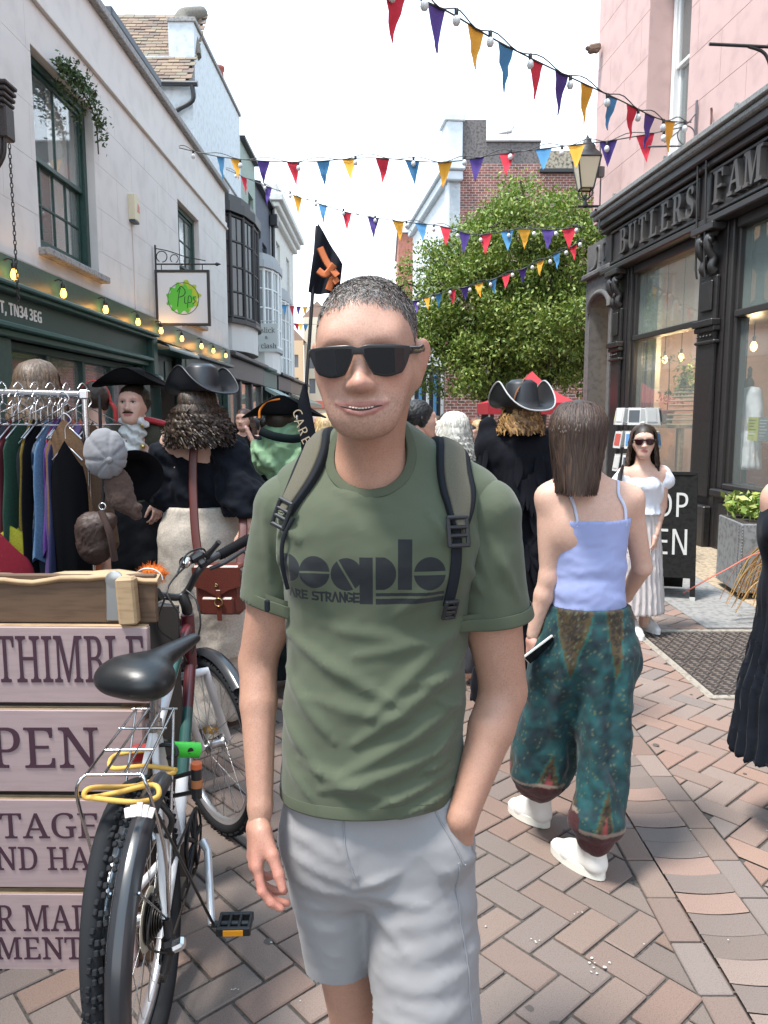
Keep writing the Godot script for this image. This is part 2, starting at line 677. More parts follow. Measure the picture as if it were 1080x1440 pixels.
func build_ground() -> void:
	var m := nb()
	m.quad(V3(-300, -0.06, 300), V3(300, -0.06, 300), V3(300, -0.06, -300), V3(-300, -0.06, -300))
	var g := obj("ground", m, grained(0.105, 0.092, 0.082, 0.45, 0.95, 1.3, 0.0, 0.09, 4))
	g.set_meta("kind", "structure")
	var speck := noise_tex(0.22, 3, [[0.1, [0.62, 0.6, 0.58]], [0.42, [0.93, 0.93, 0.93]], [0.62, [1, 1, 1]], [0.9, [1.28, 1.26, 1.22]]], 3)
	var pm := []
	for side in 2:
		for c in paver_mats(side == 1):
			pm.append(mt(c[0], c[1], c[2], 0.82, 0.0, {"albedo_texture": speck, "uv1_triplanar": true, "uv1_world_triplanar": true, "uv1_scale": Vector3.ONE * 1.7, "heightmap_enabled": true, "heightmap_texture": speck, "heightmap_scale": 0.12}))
	var street := Node3D.new()
	street.name = "street_paving"
	street.set_meta("kind", "structure")
	add_child(street)
	var rest := nb()
	rest.colored = true
	var W := 0.107
	var L := W * 2
	var shapes := []
	for k in 4:
		var q := nb()
		q.box(V3(0, -0.03, 0), V3(L - 0.008 - k * 0.001, 0.06, W - 0.008), Basis(), 0.004)
		shapes.append(q.mesh())
	var rot := Basis(Vector3.UP, deg_to_rad(42))
	var r2 := Transform2D(-deg_to_rad(42), Vector2.ZERO)
	var regL := PackedVector2Array([Vector2(-3.1, -11), Vector2(0.858, -11), Vector2(0.858, -0.9), Vector2(-3.1, -0.9)])
	var regR := PackedVector2Array([Vector2(1.275, -9.5), Vector2(2.4, -9.5), Vector2(2.4, -5.56), Vector2(1.82, -5.56), Vector2(1.82, -4.12), Vector2(3.1, -4.12), Vector2(3.1, -0.9), Vector2(1.275, -0.9)])
	var todo := []
	var r := RandomNumberGenerator.new()
	r.seed = 5
	for i in range(-120, 121):
		for j in range(-120, 121):
			var w := posmod(i - j, 4)
			var c: Vector2
			var turned := false
			if w == 0: c = Vector2(i + 1.0, j + 0.5) * W
			elif w == 3:
				c = Vector2(i + 0.5, j + 1.0) * W
				turned = true
			else: continue
			var p := r2 * c
			p.y -= 4.0
			if p.y > -1.0 or p.y < -11.2 or p.x < -3.3 or p.x > 3.3: continue
			var hx := (W if turned else L) / 2 - 0.004
			var hy := (L if turned else W) / 2 - 0.004
			var poly := PackedVector2Array()
			for e in [[-1, -1], [1, -1], [1, 1], [-1, 1]]:
				poly.append(p + r2.basis_xform(Vector2(hx * e[0], hy * e[1])))
			for reg in [regL, regR]:
				var cl := Geometry2D.intersect_polygons(poly, reg)
				for piece in cl:
					var ar := 0.0
					for k in piece.size():
						ar += piece[k].cross(piece[(k + 1) % piece.size()]) * 0.5
					ar = absf(ar)
					if ar < 0.0012: continue
					var whole := ar > hx * hy * 4 - 0.0002
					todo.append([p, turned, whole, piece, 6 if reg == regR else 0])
	# the nearest ones in view are pieces of their own
	var rank := []
	for k in todo.size():
		var p: Vector2 = todo[k][0]
		var inview := absf(p.x / p.y) < 0.53 and p.y < -1.75
		var hidden: bool = p.x > -0.45 and p.x < 0.22 and p.y < -1.9
		rank.append([(p.length() + (2.5 if hidden else 0.0)) if inview and todo[k][2] else 100.0, k])
	rank.sort_custom(func(a, b): return a[0] < b[0])
	var own := {}
	for k in 300: own[rank[k][1]] = true
	for k in todo.size():
		var e: Array = todo[k]
		var p: Vector2 = e[0]
		var h := r.randf_range(-0.0025, 0.0025)
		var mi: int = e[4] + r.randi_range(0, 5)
		var tilt := Basis.from_euler(V3(r.randf_range(-0.012, 0.012), r.randf_range(-0.012, 0.012), r.randf_range(-0.012, 0.012)))
		if own.has(k):
			var b := rot * Basis(Vector3.UP, PI / 2 if e[1] else 0.0) * tilt
			inst("paver", shapes[r.randi_range(0, 3)], pm[mi], street, Transform3D(b, V3(p.x, h, p.y)))
			continue
		var c: Color = pm[mi].albedo_color.srgb_to_linear() * r.randf_range(0.9, 1.08)
		rest.tint = c
		var poly: PackedVector2Array = e[3]
		if not Geometry2D.is_polygon_clockwise(poly): poly.reverse()
		var np := poly.size()
		var ctr := Vector2.ZERO
		for q in poly: ctr += q / np
		for q in np:
			var a := poly[q]
			var bb := poly[(q + 1) % np]
			var ai := a.lerp(ctr, 0.05)
			var bi := bb.lerp(ctr, 0.05)
			rest.tri(V3(ctr.x, h, ctr.y), V3(ai.x, h, ai.y), V3(bi.x, h, bi.y))
			rest.quad(V3(ai.x, h, ai.y), V3(a.x, h - 0.004, a.y), V3(bb.x, h - 0.004, bb.y), V3(bi.x, h, bi.y))
	var sand_m := nb()
	for e in [[-3.1, 0.962, -40.0, 0.5], [1.17, 3.4, -40.0, 0.5]]:
		sand_m.quad(V3(e[0], -0.0085, e[3]), V3(e[1], -0.0085, e[3]), V3(e[1], -0.0085, e[2]), V3(e[0], -0.0085, e[2]))
	obj("joint_sand", sand_m, grained(0.085, 0.074, 0.066, 0.4, 0.95, 1.3, 0.0, 0.09, 4), street).set_meta("kind", "stuff")
	# border courses beside the drainage channel
	var speck_v := {"albedo_texture": speck, "uv1_triplanar": true, "uv1_world_triplanar": true, "uv1_scale": Vector3.ONE * 1.7, "vertex_color_use_as_albedo": true}
	var border := nb()
	border.box(V3(0, -0.03, 0), V3(W - 0.01, 0.06, L - 0.008), Basis(), 0.004)
	var bmesh := border.mesh()
	for xx in [0.912, 1.222]:
		var z := -1.6
		while z > -7.5:
			inst("paver", bmesh, pm[r.randi_range(0, 5) + (6 if r.randf() < 0.4 else 0)], street, Transform3D(Basis(Vector3.UP, r.randf_range(-0.012, 0.012)), V3(xx + r.randf_range(-0.003, 0.003), r.randf_range(-0.002, 0.002), z)))
			z -= L
	var dish := nb()
	var rows := []
	for z in [0.0495, 0.046, -0.046, -0.0495]:
		var row := PackedVector3Array()
		for k in 11:
			var f := k / 10.0
			row.append(V3((f - 0.5) * 0.2, -0.008 * sin(PI * f) - (0.004 if absf(z) > 0.047 else 0.0), z))
		rows.append(row)
	dish.grid(rows)
	dish.box(V3(0, -0.065, 0), V3(0.2, 0.06, 0.094))
	var dmesh := dish.mesh()
	var z2 := -1.6
	while z2 > -7.5:
		inst("channel_block", dmesh, pm[[0, 1, 4, 6, 7, 10][r.randi_range(0, 5)]], street, Transform3D(Basis(Vector3.UP, r.randf_range(-0.01, 0.01)), V3(1.067, r.randf_range(-0.002, 0.002), z2)))
		z2 -= 0.104
	var st := obj("paving_beyond", rest, mt(1, 1, 1, 0.82, 0.0, speck_v), street)
	st.set_meta("kind", "stuff")
	# pale droppings and gum on the bricks
	var gum := nb()
	for k in 26:
		var p := V3(r.randf_range(-0.6, 1.9), 0.0035, r.randf_range(-3.2, -1.7))
		var rad := r.randf_range(0.002, 0.005)
		var poly := []
		for q in 7: poly.append(p + V3(cos(TAU * q / 7), 0, -sin(TAU * q / 7)) * rad * r.randf_range(0.6, 1.4))
		for q in 7: gum.tri(p + Vector3.UP * 0.001, poly[q], poly[(q + 1) % 7])
	for e in [[V3(0.617,0,-2.02), 0.03], [V3(0.603,0,-2.006), 0.02], [V3(0.465,0,-2.137), 0.018], [V3(0.622,0,-2.264), 0.014], [V3(-0.41,0,-1.93), 0.015]]:
		for k in 4:
			var p: Vector3 = e[0] + V3(r.randfn() * e[1] * 0.6, 0.004, r.randfn() * e[1] * 0.6)
			var poly := []
			for q in 7: poly.append(p + V3(cos(TAU * q / 7), 0, -sin(TAU * q / 7)) * e[1] * r.randf_range(0.08, 0.25))
			for q in 7: gum.tri(p + Vector3.UP * 0.001, poly[q], poly[(q + 1) % 7])
	var old_gum := nb()
	for k in 40:
		var p := V3(r.randf_range(-0.9, 2.2), 0.003, r.randf_range(-4.2, -1.7))
		var rad := r.randf_range(0.006, 0.017)
		var poly := []
		for q in 9: poly.append(p + V3(cos(TAU * q / 9), 0, -sin(TAU * q / 9)) * rad * r.randf_range(0.75, 1.2))
		for q in 9: old_gum.tri(p + Vector3.UP * 0.001, poly[q], poly[(q + 1) % 9])
	obj("trodden_gum", old_gum, mt(0.085, 0.072, 0.064, 0.9), street).set_meta("kind", "stuff")
	var gs := obj("splatter", gum, mt(0.42, 0.41, 0.38, 0.9), street)
	gs.set_meta("kind", "stuff")
	# slabs and sandstone in front of the shop
	var pave := Node3D.new()
	pave.name = "pavement"
	pave.set_meta("kind", "structure")
	add_child(pave)
	var slab := grained(0.27, 0.265, 0.255, 0.25, 0.8, 1.5, 0.1)
	var sand := grained(0.42, 0.33, 0.23, 0.35, 0.85, 1.4, 0.15)
	var zz := -5.6
	while zz > -13.0:
		var q := nb()
		q.box(V3(2.74, -0.028, zz - 0.3), V3(0.66, 0.06, 0.592), Basis(Vector3.UP, 0.0), 0.005)
		obj("slab", q, slab, pave)
		zz -= 0.6
	for k in 3:
		zz = -4.4
		while zz > -12.6:
			var q := nb()
			var ln := r.randf_range(0.4, 0.6)
			q.box(V3(3.24 + 0.33 * k, -0.026 + r.randf_range(-0.003, 0.003), zz - ln / 2), V3(0.322, 0.06, ln - 0.008), Basis(), 0.006)
			obj("slab", q, sand, pave)
			zz -= ln
	# left hand footway
	var fw := nb()
	fw.box(V3(-3.32, -0.02, -10), V3(0.42, 0.05, 22), Basis(), 0.004)
	obj("kerb_slab", fw, slab, pave)
	# drain cover with a raised pattern
	var t := thing("drain_cover", "rusty brown cast iron access cover with raised pattern set into the paving", "drain cover", V3(2.32, 0, -4.84))
	var iron := grained(0.15, 0.115, 0.095, 0.45, 0.65, 3.0, 0.0, 0.06, 4)
	var fr := nb()
	for s in [-1, 1]:
		fr.box(V3(0.475 * s, -0.012, 0), V3(0.05, 0.03, 1.4), Basis(), 0.003)
		fr.box(V3(0, -0.012, 0.675 * s), V3(0.9, 0.03, 0.05), Basis(), 0.003)
	obj("frame", fr, grained(0.33, 0.29, 0.24, 0.3, 0.8, 2.0), t)
	for a in 2:
		for b in 2:
			var lid := nb()
			var tread := nb()
			var c := V3(-0.222 + 0.444 * a, 0, -0.322 + 0.644 * b)
			lid.box(c + V3(0, -0.02, 0), V3(0.436, 0.03, 0.636))
			for x in 9:
				for y in 16:
					var o := c + V3(-0.196 + x * 0.049, -0.003, -0.29 + y * 0.0385)
					var bb := Basis(Vector3.UP, PI / 4 if (x + y / 2) % 2 else -PI / 4)
					tread.box(o, V3(0.04, 0.012, 0.012), bb, 0.003)
			var lo := obj("lid", lid, mt(0.035, 0.03, 0.027, 0.8), t)
			sub("tread", tread, iron, lo).set_meta("kind", "stuff")

# ---------------------------------------------------------------- left hand side of the street
var M_glass: StandardMaterial3D
func glass() -> StandardMaterial3D:
	if M_glass == null:
		M_glass = StandardMaterial3D.new()
		M_glass.transparency = BaseMaterial3D.TRANSPARENCY_ALPHA
		M_glass.albedo_color = Color(0.7, 0.75, 0.74, 0.14)
		M_glass.roughness = 0.03
		M_glass.metallic_specular = 0.6
	return M_glass

func sash(parent: Node3D, x0: float, x1: float, y0: float, y1: float, z: float, mat: Material, top: Vector2i, bot: Vector2i, curtain: Material, called := "window") -> void:
	# frame at depth z, upper sash a little in front of the lower one
	var f := nb()
	var w := 0.085
	bx(f, x0, x0 + w, y0, y1, z - 0.11, z, 0.006)
	bx(f, x1 - w, x1, y0, y1, z - 0.11, z, 0.006)
	bx(f, x0 + w, x1 - w, y1 - w, y1, z - 0.11, z, 0.006)
	bx(f, x0 + w, x1 - w, y0, y0 + 0.05, z - 0.11, z, 0.006)
	var fo := obj(called, f, mat, parent)
	var mid := (y0 + y1) / 2 - 0.03
	for s in 2:
		var cnt := top if s == 0 else bot
		var ya := mid - 0.02 if s == 0 else y0 + 0.055
		var yb := y1 - w - 0.003 if s == 0 else mid + 0.02
		var zz := z - 0.03 if s == 0 else z - 0.075
		var sm := nb()
		var xa := x0 + w + 0.003
		var xb := x1 - w - 0.003
		bx(sm, xa, xa + 0.045, ya, yb, zz - 0.04, zz, 0.004)
		bx(sm, xb - 0.045, xb, ya, yb, zz - 0.04, zz, 0.004)
		bx(sm, xa + 0.045, xb - 0.045, yb - 0.045, yb, zz - 0.04, zz, 0.004)
		bx(sm, xa + 0.045, xb - 0.045, ya, ya + (0.05 if s == 0 else 0.09), zz - 0.04, zz, 0.004)
		sub("sash", sm, mat, fo)
		for k in range(1, cnt.x):
			var b := nb()
			var xx := lerpf(xa + 0.045, xb - 0.045, float(k) / cnt.x)
			bx(b, xx - 0.012, xx + 0.012, ya + 0.05, yb - 0.045, zz - 0.034, zz - 0.004, 0.003)
			sub("glazing_bar", b, mat, fo)
		for k in range(1, cnt.y):
			var b := nb()
			var yy := lerpf(ya + 0.05, yb - 0.045, float(k) / cnt.y)
			bx(b, xa + 0.045, xb - 0.045, yy - 0.012, yy + 0.012, zz - 0.032, zz - 0.006, 0.003)
			sub("glazing_bar", b, mat, fo)
		var p := nb()
		bx(p, xa + 0.03, xb - 0.03, ya + 0.03, yb - 0.03, zz - 0.022, zz - 0.018)
		sub("pane", p, glass(), fo)
	# room behind: dark back and curtains
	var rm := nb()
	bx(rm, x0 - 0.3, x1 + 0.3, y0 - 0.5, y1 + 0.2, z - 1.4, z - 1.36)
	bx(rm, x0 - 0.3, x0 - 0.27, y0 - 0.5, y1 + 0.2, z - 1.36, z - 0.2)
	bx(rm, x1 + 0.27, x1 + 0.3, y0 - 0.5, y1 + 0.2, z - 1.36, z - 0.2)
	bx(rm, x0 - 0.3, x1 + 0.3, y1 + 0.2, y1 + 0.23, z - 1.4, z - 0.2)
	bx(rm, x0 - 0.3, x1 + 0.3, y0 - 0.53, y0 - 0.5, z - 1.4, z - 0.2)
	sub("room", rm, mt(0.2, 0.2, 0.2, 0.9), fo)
	if curtain:
		for s in 2:
			var c := nb()
			var rows := []
			for k in 25:
				var u := k / 24.0
				var xx := lerpf(x0 + w, lerpf(x0, x1, 0.36), u) if s == 0 else lerpf(lerpf(x0, x1, 0.62), x1 - w, u)
				var row := PackedVector3Array()
				for q in [y0 - 0.05, y1]:
					row.append(V3(xx, q, z - 0.2 + sin(u * 30.0) * 0.025))
				rows.append(row)
			rows.reverse()
			c.grid(rows)
			sub("curtain", c, curtain, fo)

func blocks(parent: Node3D, x0: float, x1: float, y0: float, y1: float, h: float, w: float, holes: Array, mat: Material, gap := 0.006, deep := 0.005) -> void:
	var y := y0
	var row := 0
	holes = holes.map(func(h): return h.grow(0.004))
	while y < y1 - 0.01:
		var ye := minf(y + h, y1)
		var x := x0 - (w * 0.5 if row % 2 else 0.0)
		while x < x1 - 0.01:
			var xa := maxf(x, x0)
			var xe := minf(x + w, x1)
			x += w
			if xe - xa < 0.05: continue
			var m := nb()
			wall(m, xa + gap / 2, xe - gap / 2, y + gap / 2, ye - gap / 2, 0.03, holes, deep)
			if m.v.size() > 0: obj("render_block", m, mat, parent)
		y += h
		row += 1

func left_frame(called: String, label: String, category: String, lx: float, y: float, out: float, group := "") -> Node3D:
	return thing(called, label, category, V3(-3.5 + out, y, -lx), PI / 2, group)

func build_left_side() -> void:
	var cream := grained(0.66, 0.63, 0.6, 0.06, 0.85, 0.35, 0.0, 0.012, 6)
	var green := grained(0.016, 0.058, 0.048, 0.25, 0.42, 1.2)
	var green2 := mt(0.013, 0.05, 0.042, 0.4)
	var grey := grained(0.33, 0.32, 0.31, 0.3, 0.85, 1.5)
	var t := thing("shop_building", "cream rendered building with parapet and dark green shopfront with lamps along the fascia", "building", V3(-3.5, 0, 0), PI / 2)
	var holes := [Rect2(8.1, 3.27, 1.62, 1.95), Rect2(13.55, 3.27, 1.5, 1.95)]
	var m := nb()
	wall(m, 3.0, 17.6, 3.0, 6.45, 0.3, holes)
	bx(m, 17.3, 17.6, 0.0, 3.0, -0.3, 0.0)
	bx(m, 17.3, 17.6, 0, 6.45, -5, -0.3)
	bx(m, 3.0, 3.3, 0, 6.45, -5, -0.3)
	bx(m, 3.3, 17.3, 6.1, 6.2, -5, -0.3)
	obj("wall", m, cream, t)
	blocks(t, 3.0, 17.6, 3.06, 5.66, 0.52, 1.25, holes, cream, 0.004, 0.004)
	m = nb()
	bx(m, 3.0, 17.66, 5.66, 5.70, 0.0, 0.05, 0.006)
	bx(m, 3.0, 17.64, 5.70, 5.80, 0.0, 0.028, 0.006)
	obj("cornice", m, cream, t)
	m = nb()
	bx(m, 3.0, 17.68, 6.45, 6.56, -0.34, 0.09, 0.012)
	obj("coping", m, grey, t)
	var net := mt(0.72, 0.72, 0.68, 0.9, 0.0, {"backlight_enabled": true, "backlight": Color(0.4, 0.4, 0.38)})
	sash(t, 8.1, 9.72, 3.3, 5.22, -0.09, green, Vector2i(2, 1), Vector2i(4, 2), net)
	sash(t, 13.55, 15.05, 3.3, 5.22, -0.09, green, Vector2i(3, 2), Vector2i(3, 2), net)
	for e in [[8.1, 9.72], [13.55, 15.05]]:
		m = nb()
		bx(m, e[0] - 0.06, e[1] + 0.06, 3.19, 3.27, -0.2, 0.12, 0.012)
		obj("window_sill", m, grey, t)
	# shopfront
	m = nb()
	bx(m, 3.0, 17.3, 2.55, 3.0, -0.3, 0.02)
	obj("fascia_backing", m, green, t)
	m = nb()
	bx(m, 3.0, 17.5, 2.72, 3.03, 0.02, 0.06, 0.004)
	obj("lamp_board", m, green, t)
	m = nb()
	bx(m, 3.0, 11.35, 2.70, 2.745, 0.06, 0.26, 0.012)
	bx(m, 3.0, 11.33, 2.66, 2.70, 0.06, 0.21, 0.008)
	obj("upper_moulding", m, mt(0.035, 0.095, 0.085, 0.35), t)
	m = nb()
	bx(m, 3.0, 11.2, 2.40, 2.66, 0.02, 0.11, 0.004)
	obj("sign_board", m, mt(0.011, 0.042, 0.036, 0.4), t)
	m = nb()
	bx(m, 3.0, 11.25, 2.345, 2.40, 0.02, 0.2, 0.014)
	bx(m, 3.0, 11.22, 2.28, 2.345, 0.02, 0.13, 0.01)
	obj("lower_moulding", m, mt(0.028, 0.085, 0.075, 0.35), t)
	var tx := text_mesh("ST, TN34 3EG", 0.15, 0.006, "Droid Sans", 700)
	inst("lettering", tx, mt(0.75, 0.76, 0.74, 0.6), t, Transform3D(Basis(), V3(7.32, 2.53, 0.115)))
	# scrolled bracket at the end of the board
	m = nb()
	bx(m, 11.2, 11.42, 2.05, 2.72, 0.02, 0.2, 0.02)
	m.lathe([[0.0, 0.0], [0.07, 0.0], [0.07, 0.2], [0.0, 0.2]], V3(11.21, 2.1, 0.2), Basis(Vector3.FORWARD, PI / 2), 16)
	obj("console_bracket", m, green2, t)
	# pilasters and shop windows
	for x in [7.05, 11.25, 13.4, 15.2, 17.2]:
		m = nb()
		bx(m, x - 0.16, x + 0.16, 0.0, 2.28 if x < 11.4 else 2.72, -0.05, 0.07, 0.01)
		bx(m, x - 0.19, x + 0.19, 0.0, 0.25, -0.05, 0.1, 0.01)
		obj("pilaster", m, green, t)
	m = nb()
	bx(m, 7.21, 11.09, 0.0, 0.6, -0.2, 0.0, 0.01)
	obj("stall_riser", m, green, t)
	m = nb()
	bx(m, 13.56, 17.04, 0.0, 0.6, -0.2, 0.0, 0.01)
	obj("stall_riser", m, green, t)
	m = nb()
	for x in [7.25, 8.28, 9.25, 10.2, 11.05]: bx(m, x - 0.04, x + 0.04, 0.6, 2.28, -0.16, -0.06, 0.006)
	bx(m, 7.21, 11.09, 2.2, 2.28, -0.17, -0.05, 0.006)
	bx(m, 7.21, 11.09, 0.6, 0.68, -0.17, -0.05, 0.006)
	obj("window_frame", m, green2, t)
	m = nb()
	for x in [13.6, 14.3, 15.0, 15.4, 16.2, 17.0]: bx(m, x - 0.04, x + 0.04, 0.6, 2.72, -0.16, -0.06, 0.006)
	bx(m, 13.56, 17.04, 2.18, 2.28, -0.17, -0.05, 0.006)
	obj("window_frame", m, green2, t)
	m = nb()
	bx(m, 7.25, 11.05, 0.68, 2.2, -0.118, -0.112)
	obj("pane", m, glass(), t)
	m = nb()
	bx(m, 13.6, 17.0, 0.6, 2.7, -0.118, -0.112)
	obj("pane", m, glass(), t)
	var red := mt(0.22, 0.025, 0.022, 0.6)
	for e in [[8.38, 9.12, "creativity"], [9.34, 10.1, "connection"], [7.36, 8.18, "identity"], [10.3, 10.95, ""]]:
		m = nb()
		bx(m, e[0], e[1], 1.1, 2.12, -0.15, -0.14)
		var po := obj("poster", m, red if e[2] else mt(0.26, 0.10, 0.095, 0.6), t)
		if e[2]: inst("lettering", text_mesh(e[2], 0.13, 0.004, "Droid Sans"), mt(0.5, 0.35, 0.33, 0.6), po, Transform3D(Basis(), V3((e[0] + e[1]) / 2, 1.86, -0.138)))
	# door bay with its hood
	m = nb()
	bx(m, 11.42, 13.24, 0, 2.05, -0.34, -0.3)
	bx(m, 11.6, 13.1, 2.05, 2.55, -0.12, -0.06, 0.01)
	for k in 3: bx(m, 11.68 + k * 0.48, 12.06 + k * 0.48, 2.15, 2.45, -0.06, -0.045, 0.004)
	obj("door_panel", m, green2, t)
	m = nb()
	bx(m, 11.95, 12.75, 0.02, 2.04, -0.3, -0.26, 0.01)
	bx(m, 12.03, 12.3, 1.1, 1.9, -0.26, -0.25, 0.004)
	bx(m, 12.4, 12.67, 1.1, 1.9, -0.26, -0.25, 0.004)
	var door := obj("door", m, mt(0.012, 0.035, 0.03, 0.4), t)
	m = nb()
	m.lathe([[0.0, 0.0], [0.02, 0.0], [0.025, 0.04], [0.0, 0.06]], V3(12.67, 1.0, -0.26), Basis(Vector3.RIGHT, PI / 2), 10)
	sub("handle", m, mt(0.5, 0.4, 0.2, 0.3, 1.0), door)
	m = nb()
	var rows := []
	for k in 9:
		var a := PI * 0.5 * k / 8.0
		rows.append(PackedVector3Array([V3(11.5, 2.55 + sin(a) * 0.12, 0.06 + cos(a) * 0.3), V3(13.3, 2.55 + sin(a) * 0.12, 0.06 + cos(a) * 0.3)]))
	m.grid(rows)
	bx(m, 11.5, 13.3, 2.53, 2.55, 0.02, 0.36, 0.004)
	obj("door_hood", m, mt(0.03, 0.085, 0.075, 0.35), t)
	m = nb()
	bx(m, 13.5, 17.2, 2.36, 2.62, 0.02, 0.08, 0.004)
	bx(m, 13.5, 17.3, 2.62, 2.68, 0.02, 0.18, 0.01)
	obj("sign_board", m, mt(0.011, 0.042, 0.036, 0.4), t)
	# interior back wall and dark entrance
	m = nb()
	bx(m, 3.3, 17.3, 0, 2.6, -3.0, -2.96)
	bx(m, 3.3, 17.3, 2.6, 2.64, -3.0, -0.3)
	obj("shop_interior", m, mt(0.06, 0.055, 0.05, 0.9), t)
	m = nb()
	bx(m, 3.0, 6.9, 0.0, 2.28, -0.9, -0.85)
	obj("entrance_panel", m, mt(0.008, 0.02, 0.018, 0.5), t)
	# lamps along the fascia
	var brass := mt(0.02, 0.02, 0.02, 0.4)
	var hot := StandardMaterial3D.new()
	hot.albedo_color = Color(1, 0.85, 0.5)
	hot.emission_enabled = true
	hot.emission = Color(1.0, 0.72, 0.3)
	hot.emission_energy_multiplier = 2.6
	for lx in [7.33, 8.41, 9.64, 10.87, 11.96, 13.16, 14.54, 15.53, 16.73]:
		var l := left_frame("fascia_lamp", "small lit bulb on a short black bracket along the green fascia", "lamp", lx - 0.15, 2.97, 0.06, "bulbs along the green fascia")
		m = nb()
		m.tube([V3(0, 0, 0), V3(0, 0.015, 0.04), V3(0, 0.0, 0.08), V3(0, -0.03, 0.085)], 0.008, 6)
		m.lathe([[0.0, -0.08], [0.022, -0.08], [0.024, -0.03], [0.0, -0.028]], V3(0, 0, 0.085), Basis(), 10)
		obj("bracket", m, brass, l)
		m = nb()
		m.lathe([[0.004, -0.175], [0.022, -0.168], [0.032, -0.145], [0.033, -0.125], [0.022, -0.095], [0.018, -0.08], [0.0, -0.079]], V3(0, 0, 0.085), Basis(), 14)
		obj("bulb", m, hot, l)
		var om := OmniLight3D.new()
		om.name = "bulb_light"
		om.light_color = Color(1.0, 0.72, 0.38)
		om.light_energy = 0.05
		om.light_size = 0.03
		om.omni_range = 4.0
		om.omni_attenuation = 2.0
		om.shadow_enabled = true
		l.add_child(om)
		om.position = V3(0, -0.13, 0.085)
	# hanging sign
	var hs := thing("hanging_sign", "square white hanging sign with green splash logo on black iron bracket", "sign", V3(-3.5, 3.4, -12.0))
	var iron := mt(0.012, 0.012, 0.013, 0.5)
	m = nb()
	m.box(V3(0.045, 0.33, 0), V3(0.02, 0.8, 0.04), Basis(), 0.003)
	m.tube([V3(0.05, 0.45, 0), V3(0.95, 0.45, 0)], 0.012, 6)
	m.lathe([[0.0, -0.05], [0.03, 0.0], [0.0, 0.07]], V3(0.97, 0.45, 0), Basis(Vector3.FORWARD, PI / 2), 8)
	m.tube(curve([V3(0.05, 0.68, 0), V3(0.25, 0.64, 0), V3(0.5, 0.56, 0), V3(0.8, 0.5, 0)], 5), 0.008, 5)
	m.tube(arc(V3(0.14, 0.56, 0), V3(0.08, 0, 0), V3(0, 0.08, 0), -1.5, 4.2, 18), 0.008, 5)
	m.tube(arc(V3(0.33, 0.53, 0), V3(0.06, 0, 0), V3(0, 0.06, 0), -1.2, 4.0, 16), 0.007, 5)
	m.tube(arc(V3(0.52, 0.5, 0), V3(0.045, 0, 0), V3(0, 0.045, 0), -1.2, 4.0, 14), 0.006, 5)
	m.tube([V3(0.13, 0.45, 0), V3(0.13, 0.36, 0)], 0.007, 5)
	m.tube([V3(0.75, 0.45, 0), V3(0.75, 0.36, 0)], 0.007, 5)
	obj("bracket", m, iron, hs)
	m = nb()
	for s in [-1.0, 1.0]:
		bx(m, 0.44 + s * 0.395 - 0.02, 0.44 + s * 0.395 + 0.02, -0.465, 0.365, -0.025, 0.025, 0.004)
		bx(m, 0.065, 0.815, -0.05 + s * 0.395 - 0.02, -0.05 + s * 0.395 + 0.02, -0.025, 0.025, 0.004)
	obj("frame", m, mt(0.03, 0.028, 0.027, 0.5), hs)
	m = nb()
	bx(m, 0.065, 0.815, -0.425, 0.325, -0.014, 0.014)
	var board := obj("panel", m, mt(0.66, 0.68, 0.69, 0.5), hs)
	# green splash: flat paint in blots
	var r := RandomNumberGenerator.new()
	r.seed = 12
	for layer in [[Color(0.40, 0.52, 0.03), 0.0155, 0.235, Vector2(0.05, 0.03), 9], [Color(0.10, 0.50, 0.045), 0.017, 0.225, Vector2(-0.02, -0.01), 11]]:
		m = nb()
		var poly := PackedVector2Array()
		for k in 60:
			var an := TAU * k / 60
			var rr: float = layer[2] * (0.86 + 0.13 * sin(an * layer[4] + 1.0) + 0.1 * r.randf())
			if layer[4] == 9 and cos(an) < 0.1 and sin(an) < 0.6: rr *= 0.7
			poly.append(Vector2(0.43, -0.05) + layer[3] + Vector2(cos(an), sin(an)) * rr)
		m.prism(poly, 0.0015, Transform3D(Basis(), V3(0, 0, layer[1])))
		sub("paint_splash", m, mt(layer[0].r, layer[0].g, layer[0].b, 0.6), board)
	m = nb()
	m.ring(V3(0.45, -0.06, 0.0195), Vector3.BACK, 0.235, 0.004, 48, 5)
	for e in [[[0.36,-0.18],[0.38,-0.02],[0.41,0.10]], [[0.36,0.04],[0.42,0.12],[0.48,0.06],[0.46,-0.01],[0.39,-0.04]], [[0.475,-0.03],[0.47,-0.12],[0.5,-0.13]], [[0.51,-0.2],[0.53,-0.03],[0.57,-0.04],[0.57,-0.11],[0.52,-0.12]], [[0.64,-0.03],[0.6,-0.05],[0.63,-0.1],[0.59,-0.14]], [[0.484,0.02],[0.488,0.03]]]:
		var pts := []
		for q in e: pts.append(V3(q[0], q[1], 0.0195))
		m.tube(curve(pts, 5), 0.006, 5)
	sub("lettering", m, mt(0.02, 0.05, 0.03, 0.6), board)
	# alarm box with its cable
	var al := left_frame("alarm_box", "cream alarm box with dark lower edge on the rendered wall", "alarm", 11.05, 4.25, 0.0)
	m = nb()
	var pf := PackedVector2Array([Vector2(-0.11, 0.0), Vector2(0.09, 0.0), Vector2(0.13, 0.1), Vector2(0.13, 0.3), Vector2(-0.02, 0.36), Vector2(-0.11, 0.33)])
	m.prism(pf, 0.09)
	obj("cover", m, mt(0.62, 0.56, 0.40, 0.5), al)
	m = nb()
	bx(m, -0.1, 0.1, -0.03, 0.0, 0.0, 0.085, 0.006)
	obj("base", m, mt(0.05, 0.07, 0.09, 0.5), al)
	m = nb()
